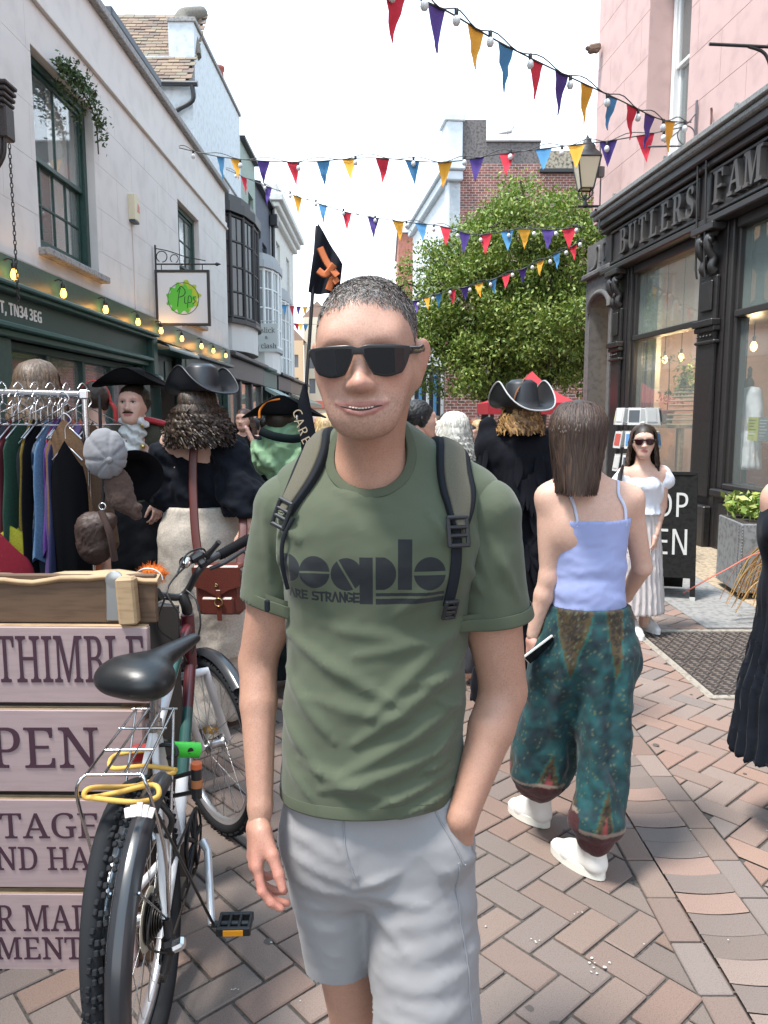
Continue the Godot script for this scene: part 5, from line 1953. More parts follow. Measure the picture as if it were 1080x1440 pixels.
func build_bunting() -> void:
	garland("bunting and bulbs strung overhead to the iron bracket on the pink wall", [V3(-0.337,4.504,-5.6), V3(0.077,4.628,-6), V3(0.477,4.747,-6.5), V3(0.985,4.788,-7.1), V3(1.72,4.861,-7.9), V3(2.51,4.929,-8.7), V3(3.215,4.981,-9.4), V3(3.715,5.094,-9.8)],
		[[0.088, "r"], [0.409, "p"], [0.764, "g"], [1.068, "b"], [1.407, "r"], [1.720, "p"], [2.053, "g"], [2.405, "b"], [2.718, "r"], [3.023, "p"], [3.358, "g"]], 0.36, 11, 1)
	garland("bunting strung straight across between the cream wall and the pink wall", [V3(-3.42,6.012,-13.48), V3(-2.407,5.511,-12.4), V3(-1.261,5.292,-11.9), V3(-0.203,5.225,-11.5), V3(0.784,5.041,-11.1), V3(1.51,5.015,-10.7), V3(2.268,4.982,-10.3), V3(2.903,4.966,-10), V3(3.657,5.045,-9.8)],
		[[-2.536, "b"], [-2.265, "g"], [-1.810, "p"], [-1.346, "r"], [-0.886, "b"], [-0.502, "g"], [-0.020, "r"], [0.395, "b"], [0.835, "g"], [1.248, "p"], [1.625, "r"], [2.061, "b"], [2.434, "g"], [2.789, "p"], [3.202, "r"]], 0.32, 10, 2)
	garland("lower bunting sagging from the cream building to the corner of the pink building", [V3(-3.45,6.921,-17.583), V3(-2.427,6.285,-16.6), V3(-1.563,5.87,-16), V3(-0.685,5.459,-15.4), V3(0.267,5.204,-15), V3(1.041,5.019,-14.6), V3(1.648,4.778,-14.2), V3(2.339,4.783,-13.8), V3(2.869,4.678,-13.4), V3(3.296,4.688,-13.2)],
		[[-2.993, "r"], [-2.398, "p"], [-1.743, "g"], [-1.208, "b"], [-0.726, "r"], [-0.203, "p"], [0.267, "g"], [0.686, "b"], [1.120, "r"], [1.455, "p"], [1.800, "r"], [2.146, "b"], [2.420, "g"], [2.770, "p"], [3.084, "r"]], 0.36, 14, 3)
	garland("lowest bunting rising in front of the trees", [V3(-0.597,3.716,-16.5), V3(0.505,3.862,-16), V3(1.11,3.952,-15.4), V3(1.81,4.057,-14.9), V3(2.52,4.225,-14.4), V3(3.027,4.39,-13.8), V3(3.352,4.483,-13.3)],
		[[0.291, "r"], [0.645, "p"], [0.849, "g"], [1.069, "b"], [1.309, "r"], [1.536, "p"], [1.783, "g"], [2.022, "b"], [2.256, "r"], [2.520, "p"], [2.781, "g"], [3.003, "b"], [3.212, "r"]], 0.27, 12, 4)
	garland("small bunting strung between houses far down the street", [V3(-4.579,5.724,-29), V3(-3.926,5.648,-29), V3(-2.98,5.683,-30), V3(-1.959,5.875,-31)], [[-4.083, "p"], [-3.900, "g"], [-3.691, "b"], [-3.440, "r"], [-3.223, "p"], [-3.007, "g"], [-2.790, "b"]], 0.36, 0, 5)
	garland("distant bunting above the end of the street", [V3(-5.512,6.587,-42), V3(-4.183,6.438,-42), V3(-2.282,6.475,-42)], [[-4.905, "p"], [-4.677, "r"], [-4.449, "g"], [-4.183, "b"]], 0.42, 0, 6)

# ---------------------------------------------------------------- slatted sign and clothes rail
func fit_text(txt: String, x0: float, x1: float, yc: float, caph: float, z: float, mat: Material, parent: Node3D, fam := "Droid Serif", weight := 400, depth := 0.002) -> void:
	var tm := text_mesh(txt, caph / 0.72, depth, fam, weight)
	var bb := tm.get_aabb()
	var sx := (x1 - x0) / maxf(bb.size.x, 0.001)
	var sy := caph / maxf(bb.size.y, 0.001)
	inst("lettering", tm, mat, parent, Transform3D(Basis.from_scale(V3(sx, sy, 1)), V3((x0 + x1) / 2 - bb.get_center().x * sx, yc - bb.get_center().y * sy, z)))

func garment(label: String, kind: String, x: float, z: float, y0: float, y1: float, w: float, th: float, turn: float, mat: Material, folds := 5, sleeves := false, sd := 1, strap := false) -> void:
	var t := thing(kind, label, "clothing", V3(x, y1 - 0.03, z), turn, "clothes on the rail")
	var m := nb()
	var rows := []
	var n := 40
	var H := y1 - y0
	for k in 15:
		var f := k / 14.0
		var row := PackedVector3Array()
		var ww := w * (0.82 + 0.3 * f) if f > 0.0 else w * 0.7
		for q in n:
			var an := -TAU * q / n
			var rip := 1.0 + (0.3 if folds < 7 else 0.14) * f * sin(an * folds + sd + f * 1.3) + 0.08 * sin(an * 3.0 + sd * 2.0 + f * 6.0)
			var yy := -H * f - (minf(0.1, H * 0.18) * absf(cos(an)) * (1.0 - f)) + 0.02 * f * sin(an * 3 + sd)
			row.append(V3(cos(an) * ww * (1.0 + 0.04 * sin(f * 9 + sd)), yy, sin(an) * th * rip * (0.5 + 0.7 * f)))
		rows.append(row)
	rows.reverse()
	m.grid(rows, true, true)
	obj("cloth", m, mat, t)
	if sleeves:
		for s in [-1.0, 1.0]:
			m = nb()
			m.tube(curve([V3(s * w * 0.75, -0.10, 0), V3(s * w * 1.05, -0.3, 0.01), V3(s * w * 1.0, -0.58, 0.02)], 6), 0.055, 12, true, 0.6)
			obj("sleeve", m, mat, t)
	if y1 < 1.4: return
	m = nb()
	m.tube(curve([V3(0, -0.02, 0), V3(0, 0.045, 0), V3(0.022, 0.075, 0), V3(0, 0.1, 0), V3(-0.02, 0.082, 0)], 5), 0.0025, 5)
	m.tube([V3(-w * 0.7, -0.075, 0), V3(0, -0.015, 0), V3(w * 0.7, -0.075, 0)], 0.0035, 5)
	obj("hanger", m, mt(0.55, 0.55, 0.56, 0.3, 1.0), t)

func cloth(r: float, g: float, b: float) -> StandardMaterial3D:
	return mt(r, g, b, 0.9, 0.0, {"albedo_texture": noise_tex(0.05, 4, [[0.2, [0.7, 0.7, 0.7]], [0.8, [1, 1, 1]]], 17), "uv1_triplanar": true, "uv1_scale": Vector3.ONE * 3.0})

func printed(stops: Array, sc := 4.0, sd := 3) -> StandardMaterial3D:
	return mt(1, 1, 1, 0.9, 0.0, {"albedo_texture": noise_tex(0.02, 2, stops, sd, 256, FastNoiseLite.TYPE_CELLULAR), "uv1_triplanar": true, "uv1_scale": Vector3.ONE * sc})

func build_stall() -> void:
	var t := thing("slatted_sign", "wooden stand with pale pink boards hand lettered in dark purple", "sign", V3(-0.949,0,-1.956))
	var pinkb := mt(0.35, 0.255, 0.25, 0.75, 0.0, {"albedo_texture": noise_tex(0.012, 5, [[0.2, [0.92, 0.91, 0.91]], [0.55, [1, 1, 1]], [0.85, [1.03, 1.03, 1.03]]], 7), "uv1_triplanar": true, "uv1_scale": V3(0.8, 9, 2)})
	var ink := mt(0.045, 0.014, 0.026, 0.7)
	var wood := mt(0.115, 0.066, 0.037, 0.75, 0.0, {"albedo_texture": noise_tex(0.012, 5, [[0.2, [0.75, 0.72, 0.7]], [0.5, [0.95, 0.95, 0.95]], [0.85, [1.05, 1.05, 1.05]]], 9), "uv1_triplanar": true, "uv1_scale": V3(1.0, 10, 3)})
	var pale := mt(0.40, 0.27, 0.15, 0.7, 0.0, {"albedo_texture": wood.albedo_texture, "uv1_triplanar": true, "uv1_scale": V3(1.2, 8, 3)})
	var D := 2.02
	for e in [[-0.640,1.006,0.792,[["THIMBLE",-1.054,-0.651,0.915,0.1302]]], [-0.663,0.772,0.535,[["OPEN",-1.192,-0.788,0.664,0.1183]]], [-0.679,0.512,0.249,[["VINTAGE",-1.267,-0.798,0.435,0.0749],["AND HAND",-1.151,-0.707,0.337,0.0690]]], [-0.708,0.230,-0.004,[["R MADE",-1.102,-0.777,0.156,0.0789],["MENTS",-1.108,-0.818,0.064,0.0690]]]]:
		var m := nb()
		var xr: float = e[0]
		var ya: float = e[2]
		var yb: float = e[1]
		var rows := []
		m.box(V3((xr - 1.75) / 2, (ya + yb) / 2, -D - 0.013), V3(xr + 1.75, yb - ya, 0.024), Basis(Vector3.BACK, -0.006), 0.003)
		var bo := wobj("board", m, pinkb, t)
		m = nb()
		m.box(V3((xr - 1.75) / 2, yb + 0.001, -D - 0.014), V3(xr + 1.75 - 0.004, 0.004, 0.02), Basis(Vector3.BACK, -0.006), 0.001)
		sub("raw_edge", m, pale, bo)
		for q in e[3]:
			fit_text(q[0], q[1], q[2], q[3], q[4], -D + 0.0005, ink, bo)
	for x in [-0.70, -1.5]:
		var m := nb()
		m.box(V3(x, 0.52, -D - 0.05), V3(0.06, 1.04, 0.045), Basis(), 0.004)
		wobj("post", m, wood, t)
	var m := nb()
	m.box(V3(-1.2, 0.5, -D - 0.35), V3(1.1, 0.95, 0.02))
	m.box(V3(-1.2, 0.05, -D - 0.2), V3(1.1, 0.03, 0.3))
	wobj("back_panel", m, mt(0.03, 0.025, 0.022, 0.9), t)
	m = nb()
	m.box(V3(-1.2, 1.075, -D - 0.04), V3(1.156, 0.135, 0.02), Basis(), 0.003)
	wobj("upper_panel", m, wood, t)
	# waney edged top
	m = nb()
	var rows := []
	for k in 31:
		var x := lerpf(-1.75, -0.615, k / 30.0)
		var y := 1.135 + 0.007 * sin(x * 15.0 + 0.6) + 0.003 * sin(x * 41.0)
		rows.append(PackedVector3Array([V3(x, y - 0.014, -D - 0.024), V3(x, y, -D - 0.024), V3(x, y + 0.008, -D - 0.05), V3(x, y + 0.008, -D - 0.062), V3(x, y - 0.014, -D - 0.062)]))
	m.grid(rows, true, true)
	wobj("waney_top", m, pale, t)
	m = nb()
	m.box(V3(-0.692, 1.075, -D - 0.01), V3(0.05, 0.13, 0.04), Basis(Vector3.BACK, 0.05), 0.006)
	wobj("block", m, pale, t)
	m = nb()
	m.box(V3(-0.731, 1.075, -D - 0.024), V3(0.05, 0.12, 0.008), Basis(Vector3.BACK, -0.03), 0.003)
	m.lathe([[0.0, 0], [0.024, 0], [0.024, 0.008], [0.0, 0.008]], V3(-0.731, 1.129, -D - 0.028), Basis(Vector3.RIGHT, PI / 2), 16)
	wobj("hinge_plate", m, mt(0.45, 0.45, 0.44, 0.35, 0.9), t)
	# chrome clothes rail
	var rz := -3.0
	var ry := 1.663
	var rk := thing("clothes_rail", "chrome tube clothes rail behind the pink sign boards", "clothes rail", V3(-1.5, 0, rz))
	var chrome := mt(0.62, 0.62, 0.63, 0.22, 1.0)
	m = nb()
	m.tube([V3(-2.4, ry + 0.02, rz - 0.12), V3(-1.135, ry - 0.012, rz + 0.03)], 0.0145, 12)
	wobj("rail", m, chrome, rk)
	for e in [[-1.145, rz + 0.03], [-2.35, rz - 0.12]]:
		m = nb()
		m.tube([V3(e[0], ry - 0.01, e[1]), V3(e[0] - 0.005, 0.05, e[1])], 0.012, 10)
		m.tube([V3(e[0] - 0.005, 0.05, e[1] - 0.28), V3(e[0] - 0.005, 0.05, e[1] + 0.28)], 0.013, 10)
		m.box(V3(e[0], ry - 0.012, e[1]), V3(0.035, 0.035, 0.035), Basis(), 0.005)
		wobj("upright", m, chrome, rk)
	var G := [
		["red sequinned long skirt at the end of the rail", "skirt", -1.43, 0.45, 1.12, 0.12, 0.06, 0.1, printed([[0.0, [0.6, 0.45, 0.4]], [0.1, [0.24, 0.006, 0.02]], [1.0, [0.19, 0.004, 0.015]]], 14.0), 7, false],
		["bright red garment with gold trim on the rail", "dress", -1.66, 0.7, 1.56, 0.14, 0.05, 0.9, cloth(0.30, 0.02, 0.03), 5, false],
		["dark navy jacket on the clothes rail", "jacket", -1.60, 1.18, 1.56, 0.15, 0.045, 1.15, cloth(0.028, 0.028, 0.05), 4, true],
		["grey blue trousers on the clothes rail", "trousers", -1.555, 0.98, 1.54, 0.11, 0.04, 1.2, cloth(0.085, 0.095, 0.125), 3, false],
		["royal blue satin dress on the clothes rail", "dress", -1.49, 0.92, 1.51, 0.13, 0.045, 1.0, mt(0.012, 0.035, 0.12, 0.4), 6, false],
		["yellow green pleated skirt on the clothes rail", "skirt", -1.41, 1.0, 1.14, 0.07, 0.04, 0.3, cloth(0.36, 0.34, 0.02), 9, false],
		["charcoal waistcoat on the clothes rail", "waistcoat", -1.44, 1.08, 1.52, 0.12, 0.04, 1.2, cloth(0.035, 0.04, 0.04), 4, false],
		["white and navy floral blouse on the clothes rail", "blouse", -1.385, 1.05, 1.52, 0.12, 0.035, 1.2, printed([[0.0, [0.5, 0.52, 0.55]], [0.35, [0.45, 0.48, 0.52]], [0.5, [0.02, 0.035, 0.08]], [1.0, [0.02, 0.03, 0.06]]], 3.0, 5), 4, false],
		["dark blue denim dress on the clothes rail", "dress", -1.35, 0.87, 1.53, 0.12, 0.04, 1.15, cloth(0.015, 0.018, 0.035), 5, false],
		["crimson top between darker clothes on the rail", "top", -1.325, 1.2, 1.55, 0.13, 0.03, 1.25, cloth(0.18, 0.02, 0.05), 4, false],
		["purple corduroy jacket on the clothes rail", "jacket", -1.295, 0.98, 1.55, 0.13, 0.04, 1.1, cloth(0.085, 0.05, 0.16), 12, false],
		["lilac shirt with orange flowers on the clothes rail", "shirt", -1.255, 1.08, 1.54, 0.13, 0.03, 1.15, printed([[0.0, [0.5, 0.16, 0.05]], [0.22, [0.45, 0.12, 0.08]], [0.35, [0.2, 0.14, 0.36]], [1.0, [0.17, 0.15, 0.38]]], 3.5, 8), 4, false],
		["brown suede jacket on the clothes rail", "jacket", -1.215, 1.06, 1.53, 0.13, 0.035, 1.1, cloth(0.10, 0.06, 0.032), 4, false],
		["long black velvet dress hanging at the end of the rail", "dress", -1.19, 0.45, 1.46, 0.078, 0.05, 0.15, mt(0.0045, 0.0045, 0.0055, 0.8), 6, false],
		["tan leather waistcoat behind the black velvet dress", "waistcoat", -1.2, 1.1, 1.54, 0.085, 0.03, 0.1, cloth(0.16, 0.085, 0.04), 3, false]]
	for k in G.size():
		var g: Array = G[k]
		garment(g[0], g[1], g[2] + (0.055 if g[7] > 0.8 else 0.0), rz + (0.1 if k == 13 else (0.15 - 0.004 * k if g[7] < 0.8 else -0.02)) + 0.02 * sin(k * 2.0), g[3], g[4] + 0.05, g[5], g[6], g[7] + (0.2 if g[7] > 0.8 else 0.0), g[8], g[9], g[10], k)
	var ex := ["wine red", [0.12, 0.01, 0.02], "bottle green", [0.01, 0.05, 0.03], "mustard", [0.32, 0.2, 0.03], "black", [0.008, 0.008, 0.01], "sky blue", [0.12, 0.22, 0.36], "violet", [0.1, 0.03, 0.2], "dark blue", [0.01, 0.015, 0.06], "rust orange", [0.3, 0.08, 0.02]]
	for k in 8:
		var c: Array = ex[k * 2 + 1]
		garment(ex[k * 2] + " narrow garment squeezed edge-on between other clothes on the rail", "garment", -1.44 + k * 0.034, rz + 0.03 * sin(k * 2.4), 1.0 + 0.1 * sin(k * 1.7), 1.59, 0.13, 0.022, 1.45, cloth(c[0], c[1], c[2]), 4, false, k + 20)
	# spare hangers
	for k in 9:
		var h := thing("wire_hanger", "empty silver wire hanger on the chrome rail", "hanger", V3(-1.66 + k * 0.062, ry + 0.02 - k * 0.001, rz), 1.2 + 0.15 * sin(k * 3.0), "empty hangers")
		m = nb()
		m.tube(curve([V3(0, -0.06, 0), V3(0, -0.02, 0), V3(0.022, 0.0, 0), V3(0, 0.02, 0), V3(-0.02, 0.0, 0)], 4), 0.0028, 5)
		m.tube([V3(0, -0.06, 0), V3(-0.19, -0.14, 0), V3(0.19, -0.14, 0), V3(0, -0.06, 0)], 0.0028, 5)
		obj("wire", m, chrome, h)
	# hats hanging from the end of the rail
	var hc := V3(-0.996,1.436,-2.75)
	var c1 := thing("grey_cap", "grey felt eight panel cap with button hanging at the rail end", "hat", hc)
	var ps: Array[Prim] = [ell(Vector3.ZERO, V3(0.078, 0.092, 0.045), 0.02)]
	var pan := func(p: Vector3) -> float:
		var an := atan2(p.y + 0.02, p.x - 0.028)
		return -0.004 * pow(absf(cos(an * 4.0)), 14.0) * clampf(Vector2(p.x - 0.028, p.y + 0.02).length() / 0.02, 0, 1) + nz.get_noise_3dv(p * 22.0) * 0.003
	obj("crown", sdf(ps, 0.0055, [], pan), mt(0.19, 0.19, 0.20, 0.95, 0.0, {"rim_enabled": true, "rim": 0.4}), c1)
	m = nb()
	m.lathe([[0.012, 0], [0.011, 0.006], [0.0, 0.008]], V3(0.028, -0.02, 0.041), Basis(Vector3.RIGHT, PI / 2), 12)
	obj("button", m, mt(0.17, 0.17, 0.18, 0.95), c1)
	var c2 := thing("fur_hat", "brown fur hat with ear flap hanging under the grey cap", "hat", V3(-0.944,1.288,-2.78))
	ps = [ell(V3(-0.02, 0.02, 0), V3(0.05, 0.075, 0.04), 0.03), cap(V3(0.0, -0.02, 0.01), V3(0.045, -0.075, 0.01), 0.035, 0.02, 0.03), ell(V3(0.055, -0.045, 0.02), V3(0.014, 0.014, 0.014), 0.01)]
	var fuzz := func(p: Vector3) -> float: return nz.get_noise_3dv(p * 120.0) * 0.004 + nz.get_noise_3dv(p * 25.0) * 0.004
	obj("fur", sdf(ps, 0.0055, [], fuzz), mt(0.07, 0.042, 0.032, 0.95, 0.0, {"rim_enabled": true, "rim": 0.5}), c2)
	var c3 := thing("leather_hat", "dark brown leather flapped hat hanging lowest on the rail end", "hat", V3(-1.019,1.143,-2.7))
	ps = [ell(V3(-0.01, -0.02, 0), V3(0.066, 0.08, 0.045), 0.03), cap(V3(-0.02, 0.04, 0), V3(0.045, 0.06, 0.01), 0.05, 0.03, 0.03)]
	obj("leather", sdf(ps, 0.0065, [], fuzz), mt(0.042, 0.022, 0.016, 0.6), c3)
	m = nb()
	m.tube(curve([V3(0.03, 0.1, 0.04), V3(0.06, 0.02, 0.045), V3(0.065, -0.08, 0.02)], 6), 0.012, 8)
	obj("fleece_edge", m, mt(0.06, 0.034, 0.026, 0.95), c3)
	var c4 := thing("felt_hat", "round black felt hat hanging behind the fur hat", "hat", V3(-0.928,1.352,-2.86))
	m = nb()
	m.lathe([[0.0, 0.03], [0.05, 0.035], [0.062, 0.0], [0.1, -0.012], [0.103, -0.008], [0.1, -0.002], [0.064, 0.012], [0.06, 0.06], [0.0, 0.07]], Vector3.ZERO, Basis.from_euler(V3(-1.25, 0.35, 0)), 32)
	obj("felt", m, mt(0.006, 0.006, 0.007, 0.85), c4)
	var st := thing("lanyard", "black strap with a steel clip holding the hats", "strap", V3(-1.026,1.634,-2.8))
	m = nb()
	m.tube([V3(-1.08,1.65,-2.95), V3(-1.05,1.531,-2.86), V3(-1.026,1.299,-2.8), V3(-1.015,1.228,-2.74)], 0.006, 6, true, 0.4)
	wobj("strap", m, mt(0.012, 0.012, 0.013, 0.7), st)
	m = nb()
	m.ring(V3(-1.004,1.25,-2.72), Vector3.BACK, 0.012, 0.003, 16, 6)
	wobj("clip", m, chrome, st)

# ---------------------------------------------------------------- bicycle
func wheel(t: Node3D, c: Vector3, ax: Vector3, R: float, knobby: bool) -> void:
	ax = ax.normalized()
	var u := Vector3.UP
	var f := ax.cross(u).normalized()
	var m := nb()
	m.ring(c, ax, R - 0.024, 0.0235, 72, 12)
	var k := 0
	if knobby:
		for q in 78:
			var an := TAU * q / 78
			var o := f * cos(an) + u * sin(an)
			var tg := u * cos(an) - f * sin(an)
			for s in [[-0.017, 0.35], [-0.0065, 0.1], [0.0065, -0.1], [0.017, -0.35]]:
				var b := Basis(tg, o.cross(tg).normalized(), o).orthonormalized()
				m.box(c + o * (R - (0.001 if absf(s[0]) < 0.01 else 0.008)) + ax * s[0] + tg * (0.006 if q % 2 else -0.002) * signf(s[0]), V3(0.013, 0.010, 0.009), b * Basis(Vector3.FORWARD, s[1]), 0.002)
	var w := obj("wheel", m, mt(0.022, 0.023, 0.025, 0.75), t)
	w.position = -t.position
	m = nb()
	var rows := []
	for q in 73:
		var an := TAU * q / 72
		var o := f * cos(an) + u * sin(an)
		var row := PackedVector3Array()
		for e in [[-0.014, R - 0.04], [-0.013, R - 0.058], [0.0, R - 0.064], [0.013, R - 0.058], [0.014, R - 0.04]]:
			row.append(c + o * e[1] + ax * e[0])
		rows.append(row)
	m.grid(rows)
	sub("rim", m, mt(0.55, 0.55, 0.56, 0.3, 0.8), w)
	m = nb()
	for q in 32:
		var an := TAU * q / 32
		var hub := c + ax * (0.03 if q % 2 else -0.03) + (f * cos(an + (0.9 if q % 4 < 2 else -0.9)) + u * sin(an + (0.9 if q % 4 < 2 else -0.9))) * 0.025
		m.tube([hub, c + (f * cos(an) + u * sin(an)) * (R - 0.06)], 0.0013, 4, false)
	sub("spokes", m, mt(0.4, 0.4, 0.4, 0.3, 1.0), w).set_meta("kind", "stuff")
	m = nb()
	m.tube([c - ax * 0.06, c - ax * 0.036, c - ax * 0.034, c - ax * 0.028, c - ax * 0.02, c + ax * 0.02, c + ax * 0.028, c + ax * 0.034, c + ax * 0.036, c + ax * 0.06], [0.008, 0.008, 0.026, 0.026, 0.016, 0.016, 0.026, 0.026, 0.008, 0.008], 14)
	sub("hub", m, mt(0.4, 0.4, 0.41, 0.35, 1.0), w)

func build_bicycle() -> void:
	var ra := V3(-0.608,0.254,-1.76)
	ra.y = 0.335
	var fa := V3(-0.64,0.297,-2.78)
	fa.y = 0.335
	var t := thing("bicycle", "white, green and maroon mountain bike with rear rack beside the pink sign boards", "bicycle", V3(ra.x, 0, ra.z))
	var fw := (fa - ra).normalized()
	var ax := fw.cross(Vector3.UP).normalized()
	wheel(t, ra, ax + V3(0, 0.10, 0), 0.335, true)
	var steer := V3(-0.62, 0, -0.78).normalized()
	var fax := steer.cross(Vector3.UP).normalized()
	wheel(t, fa, fax, 0.335, true)
	var white := mt(0.66, 0.68, 0.70, 0.3, 0.0, {"clearcoat_enabled": true, "clearcoat": 0.6})
	var greenp := mt(0.012, 0.07, 0.06, 0.25, 0.0, {"clearcoat_enabled": true, "clearcoat": 0.6})
	var maroon := mt(0.085, 0.008, 0.014, 0.25, 0.0, {"clearcoat_enabled": true, "clearcoat": 0.6})
	var blk := mt(0.014, 0.014, 0.015, 0.4)
	var rub := mt(0.012, 0.012, 0.013, 0.75)
	var steel := mt(0.45, 0.45, 0.46, 0.25, 1.0)
	var bb := ra.lerp(fa, 0.4)
	bb.y = 0.30
	var seat := ra.lerp(fa, 0.2)
	seat.y = 0.75
	var hd0 := V3(-0.65,0.751,-2.5)
	var hd1 := V3(-0.648,0.902,-2.47)
	var put := func(called: String, pts: Array, r, mat: Material, sides := 12) -> MeshInstance3D:
		var m := nb()
		m.tube(pts, r, sides)
		return wobj(called, m, mat, t)
	put.call("seat_tube", [bb, seat], 0.0165, white)
	put.call("chain_stay", [bb, ra + ax * 0.065], 0.011, white)
	put.call("chain_stay", [bb, ra - ax * 0.065], 0.011, white)
	put.call("seat_stay", [seat, ra + ax * 0.065], 0.0095, white)
	put.call("seat_stay", [seat, ra - ax * 0.065], 0.0095, white)
	var tt0 := seat + V3(0, -0.03, 0)
	var dt := [bb, bb.lerp(hd0, 0.34), bb.lerp(hd0, 0.72), hd0]
	var tp := [tt0, tt0.lerp(hd1, 0.4), tt0.lerp(hd1, 0.7), hd1 - V3(0, 0.02, 0)]
	for k in 3:
		put.call("down_tube", [dt[k], dt[k + 1]], 0.019, [white, greenp, maroon][k])
		put.call("top_tube", [tp[k], tp[k + 1]], 0.0165, [white, greenp, maroon][k])
	put.call("head_tube", [hd0 + V3(0, -0.02, 0), hd1 + V3(0, 0.02, 0)], 0.022, maroon)
	# fork
	var crown := hd0 + V3(0, -0.05, -0.02)
	put.call("fork", [crown, crown + fax * 0.05, crown + fax * 0.055 + V3(0, -0.03, 0), fa + fax * 0.055], 0.014, white)
	put.call("fork", [crown, crown - fax * 0.05, crown - fax * 0.055 + V3(0, -0.03, 0), fa - fax * 0.055], 0.014, white)
	# stem, bars, grips, levers
	var st := V3(-0.659,0.986,-2.46)
	put.call("stem", [hd1 + V3(0, 0.03, 0), V3(-0.645,0.955,-2.45), st], 0.018, blk)
	var gr := V3(-0.462,1.151,-2.62)
	var bars := curve([V3(-0.769,0.992,-2.32), V3(-0.722,1,-2.4), st, V3(-0.6,1.073,-2.45), V3(-0.564,1.104,-2.5), gr], 6)
	put.call("handlebar", bars, 0.012, blk)
	put.call("grip", [V3(-0.549,1.109,-2.52), V3(-0.462,1.151,-2.62)], 0.0165, rub)
	var m := nb()
	for k in 16:
		var p := (V3(-0.542,1.112,-2.53)).lerp(V3(-0.464,1.151,-2.62), k / 15.0)
		m.ring(p, (gr - st).normalized(), 0.0165, 0.0022, 14, 5)
	wobj("grip_ribs", m, rub, t)
	put.call("brake_lever", curve([V3(-0.572,1.072,-2.48), V3(-0.529,1.087,-2.5), V3(-0.476,1.117,-2.56), V3(-0.467,1.109,-2.56)], 5), 0.007, blk)
	put.call("shifter", [V3(-0.583,1.114,-2.48), V3(-0.557,1.14,-2.47), V3(-0.535,1.165,-2.46)], [0.012, 0.008, 0.009], blk)
	m = nb()
	m.lathe([[0.0, 0], [0.019, 0], [0.021, 0.008], [0.014, 0.02], [0.0, 0.024]], V3(-0.633,1.102,-2.42), Basis.from_euler(V3(0.9, 0, 0.4)), 16)
	wobj("bell", m, mt(0.62, 0.6, 0.58, 0.12, 1.0), t)
	m = nb()
	m.box(V3(-0.608,1.116,-2.46), V3(0.05, 0.028, 0.035), Basis.from_euler(V3(0.2, 0.5, 0.5)), 0.008)
	m.box(V3(-0.588,1.096,-2.45), V3(0.03, 0.03, 0.03), Basis.from_euler(V3(0.2, 0.5, 0.5)), 0.008)
	wobj("brake_mount", m, blk, t)
	for e in [[V3(-0.633,1.086,-2.3),V3(-0.632,1.13,-2.42),V3(-0.598,1.135,-2.5),V3(-0.583,1.101,-2.5)], [V3(-0.623,0.975,-2.28),V3(-0.663,1.042,-2.3),V3(-0.633,1.093,-2.42),V3(-0.597,1.1,-2.48)], [V3(-0.601,0.83,-2.33),V3(-0.572,0.922,-2.33),V3(-0.587,0.996,-2.35),V3(-0.625,1.023,-2.38)], [V3(-0.641,1.043,-2.2),V3(-0.671,0.952,-2.22),V3(-0.64,0.874,-2.3),V3(-0.619,0.807,-2.33)]]:
		put.call("cable", curve(e, 6), 0.0032, blk, 6)
	put.call("lamp_bracket", [V3(-0.685,1.03,-2.3), V3(-0.723,1.015,-2.3)], 0.02, blk)
	# saddle: nose points forwards
	var sc := V3(-0.589,0.924,-1.96)
	var sb := Basis(Vector3.UP, -0.45) * Basis(ax, Vector3.UP, -fw) * Basis(Vector3.RIGHT, 0.12)
	var sp: Array[Prim] = [cap(sc + sb * V3(-0.03, 0.005, 0.10), sc + sb * V3(0.03, 0.005, 0.10), 0.052, 0.052, 0.06, Vector3.UP, 0.62), cap(sc + sb * V3(0, 0.012, 0.08), sc + sb * V3(0, 0.012, -0.14), 0.052, 0.021, 0.05, Vector3.UP, 0.72), cap(sc + sb * V3(-0.05, -0.005, 0.10), sc + sb * V3(0.05, -0.005, 0.10), 0.045, 0.045, 0.05, Vector3.UP, 0.7)]
	wobj("saddle", sdf(sp, 0.0065), mt(0.008, 0.009, 0.010, 0.38), t)
	put.call("seat_post", [seat + V3(0, -0.02, 0), sc + sb * V3(0, -0.03, 0.02)], 0.0145, steel)
	put.call("seat_clamp", [seat + V3(0, -0.012, 0), seat + V3(0, 0.015, 0)], 0.022, steel)
	# mudguards
	var mud := mt(0.018, 0.02, 0.024, 0.22, 0.0, {"clearcoat_enabled": true, "clearcoat": 0.5})
	for e in [[ra + ax * 0.055 + V3(0, 0.0, 0), fw, ax + V3(0, -0.05, 0), -0.25, 1.75, 0.028], [fa + V3(0, 0.01, 0), steer, fax, 0.9, 2.9, 0.028]]:
		m = nb()
		var rows := []
		for k in 25:
			var a: float = lerpf(e[3], e[4], k / 24.0)
			var o: Vector3 = -e[1] * cos(a - 0.0) + Vector3.UP * sin(a)
			if k < 0: o = Vector3.UP
			var row := PackedVector3Array()
			for q in [[-1.0, -0.016], [-0.8, -0.002], [-0.35, 0.003], [-0.3, 0.006], [0.3, 0.006], [0.35, 0.003], [0.8, -0.002], [1.0, -0.016]]:
				row.append(e[0] + o * (0.352 + q[1]) + e[2].normalized() * q[0] * e[5])
			rows.append(row)
		m.grid(rows)
		wobj("mudguard", m, mud, t)
	for s in [-1.0, 1.0]:
		put.call("mudguard_stay", [ra + ax * 0.07 * s, ra + ax * (0.055 + 0.03 * s) - fw * 0.26 + V3(0, 0.24, 0)], 0.0025, steel, 6)
	# rear rack
	m = nb()
	var ry := 0.775
	var q0 := ra - fw * 0.13
	var q1 := ra + fw * 0.22
	q0.y = ry
	q1.y = ry + 0.015
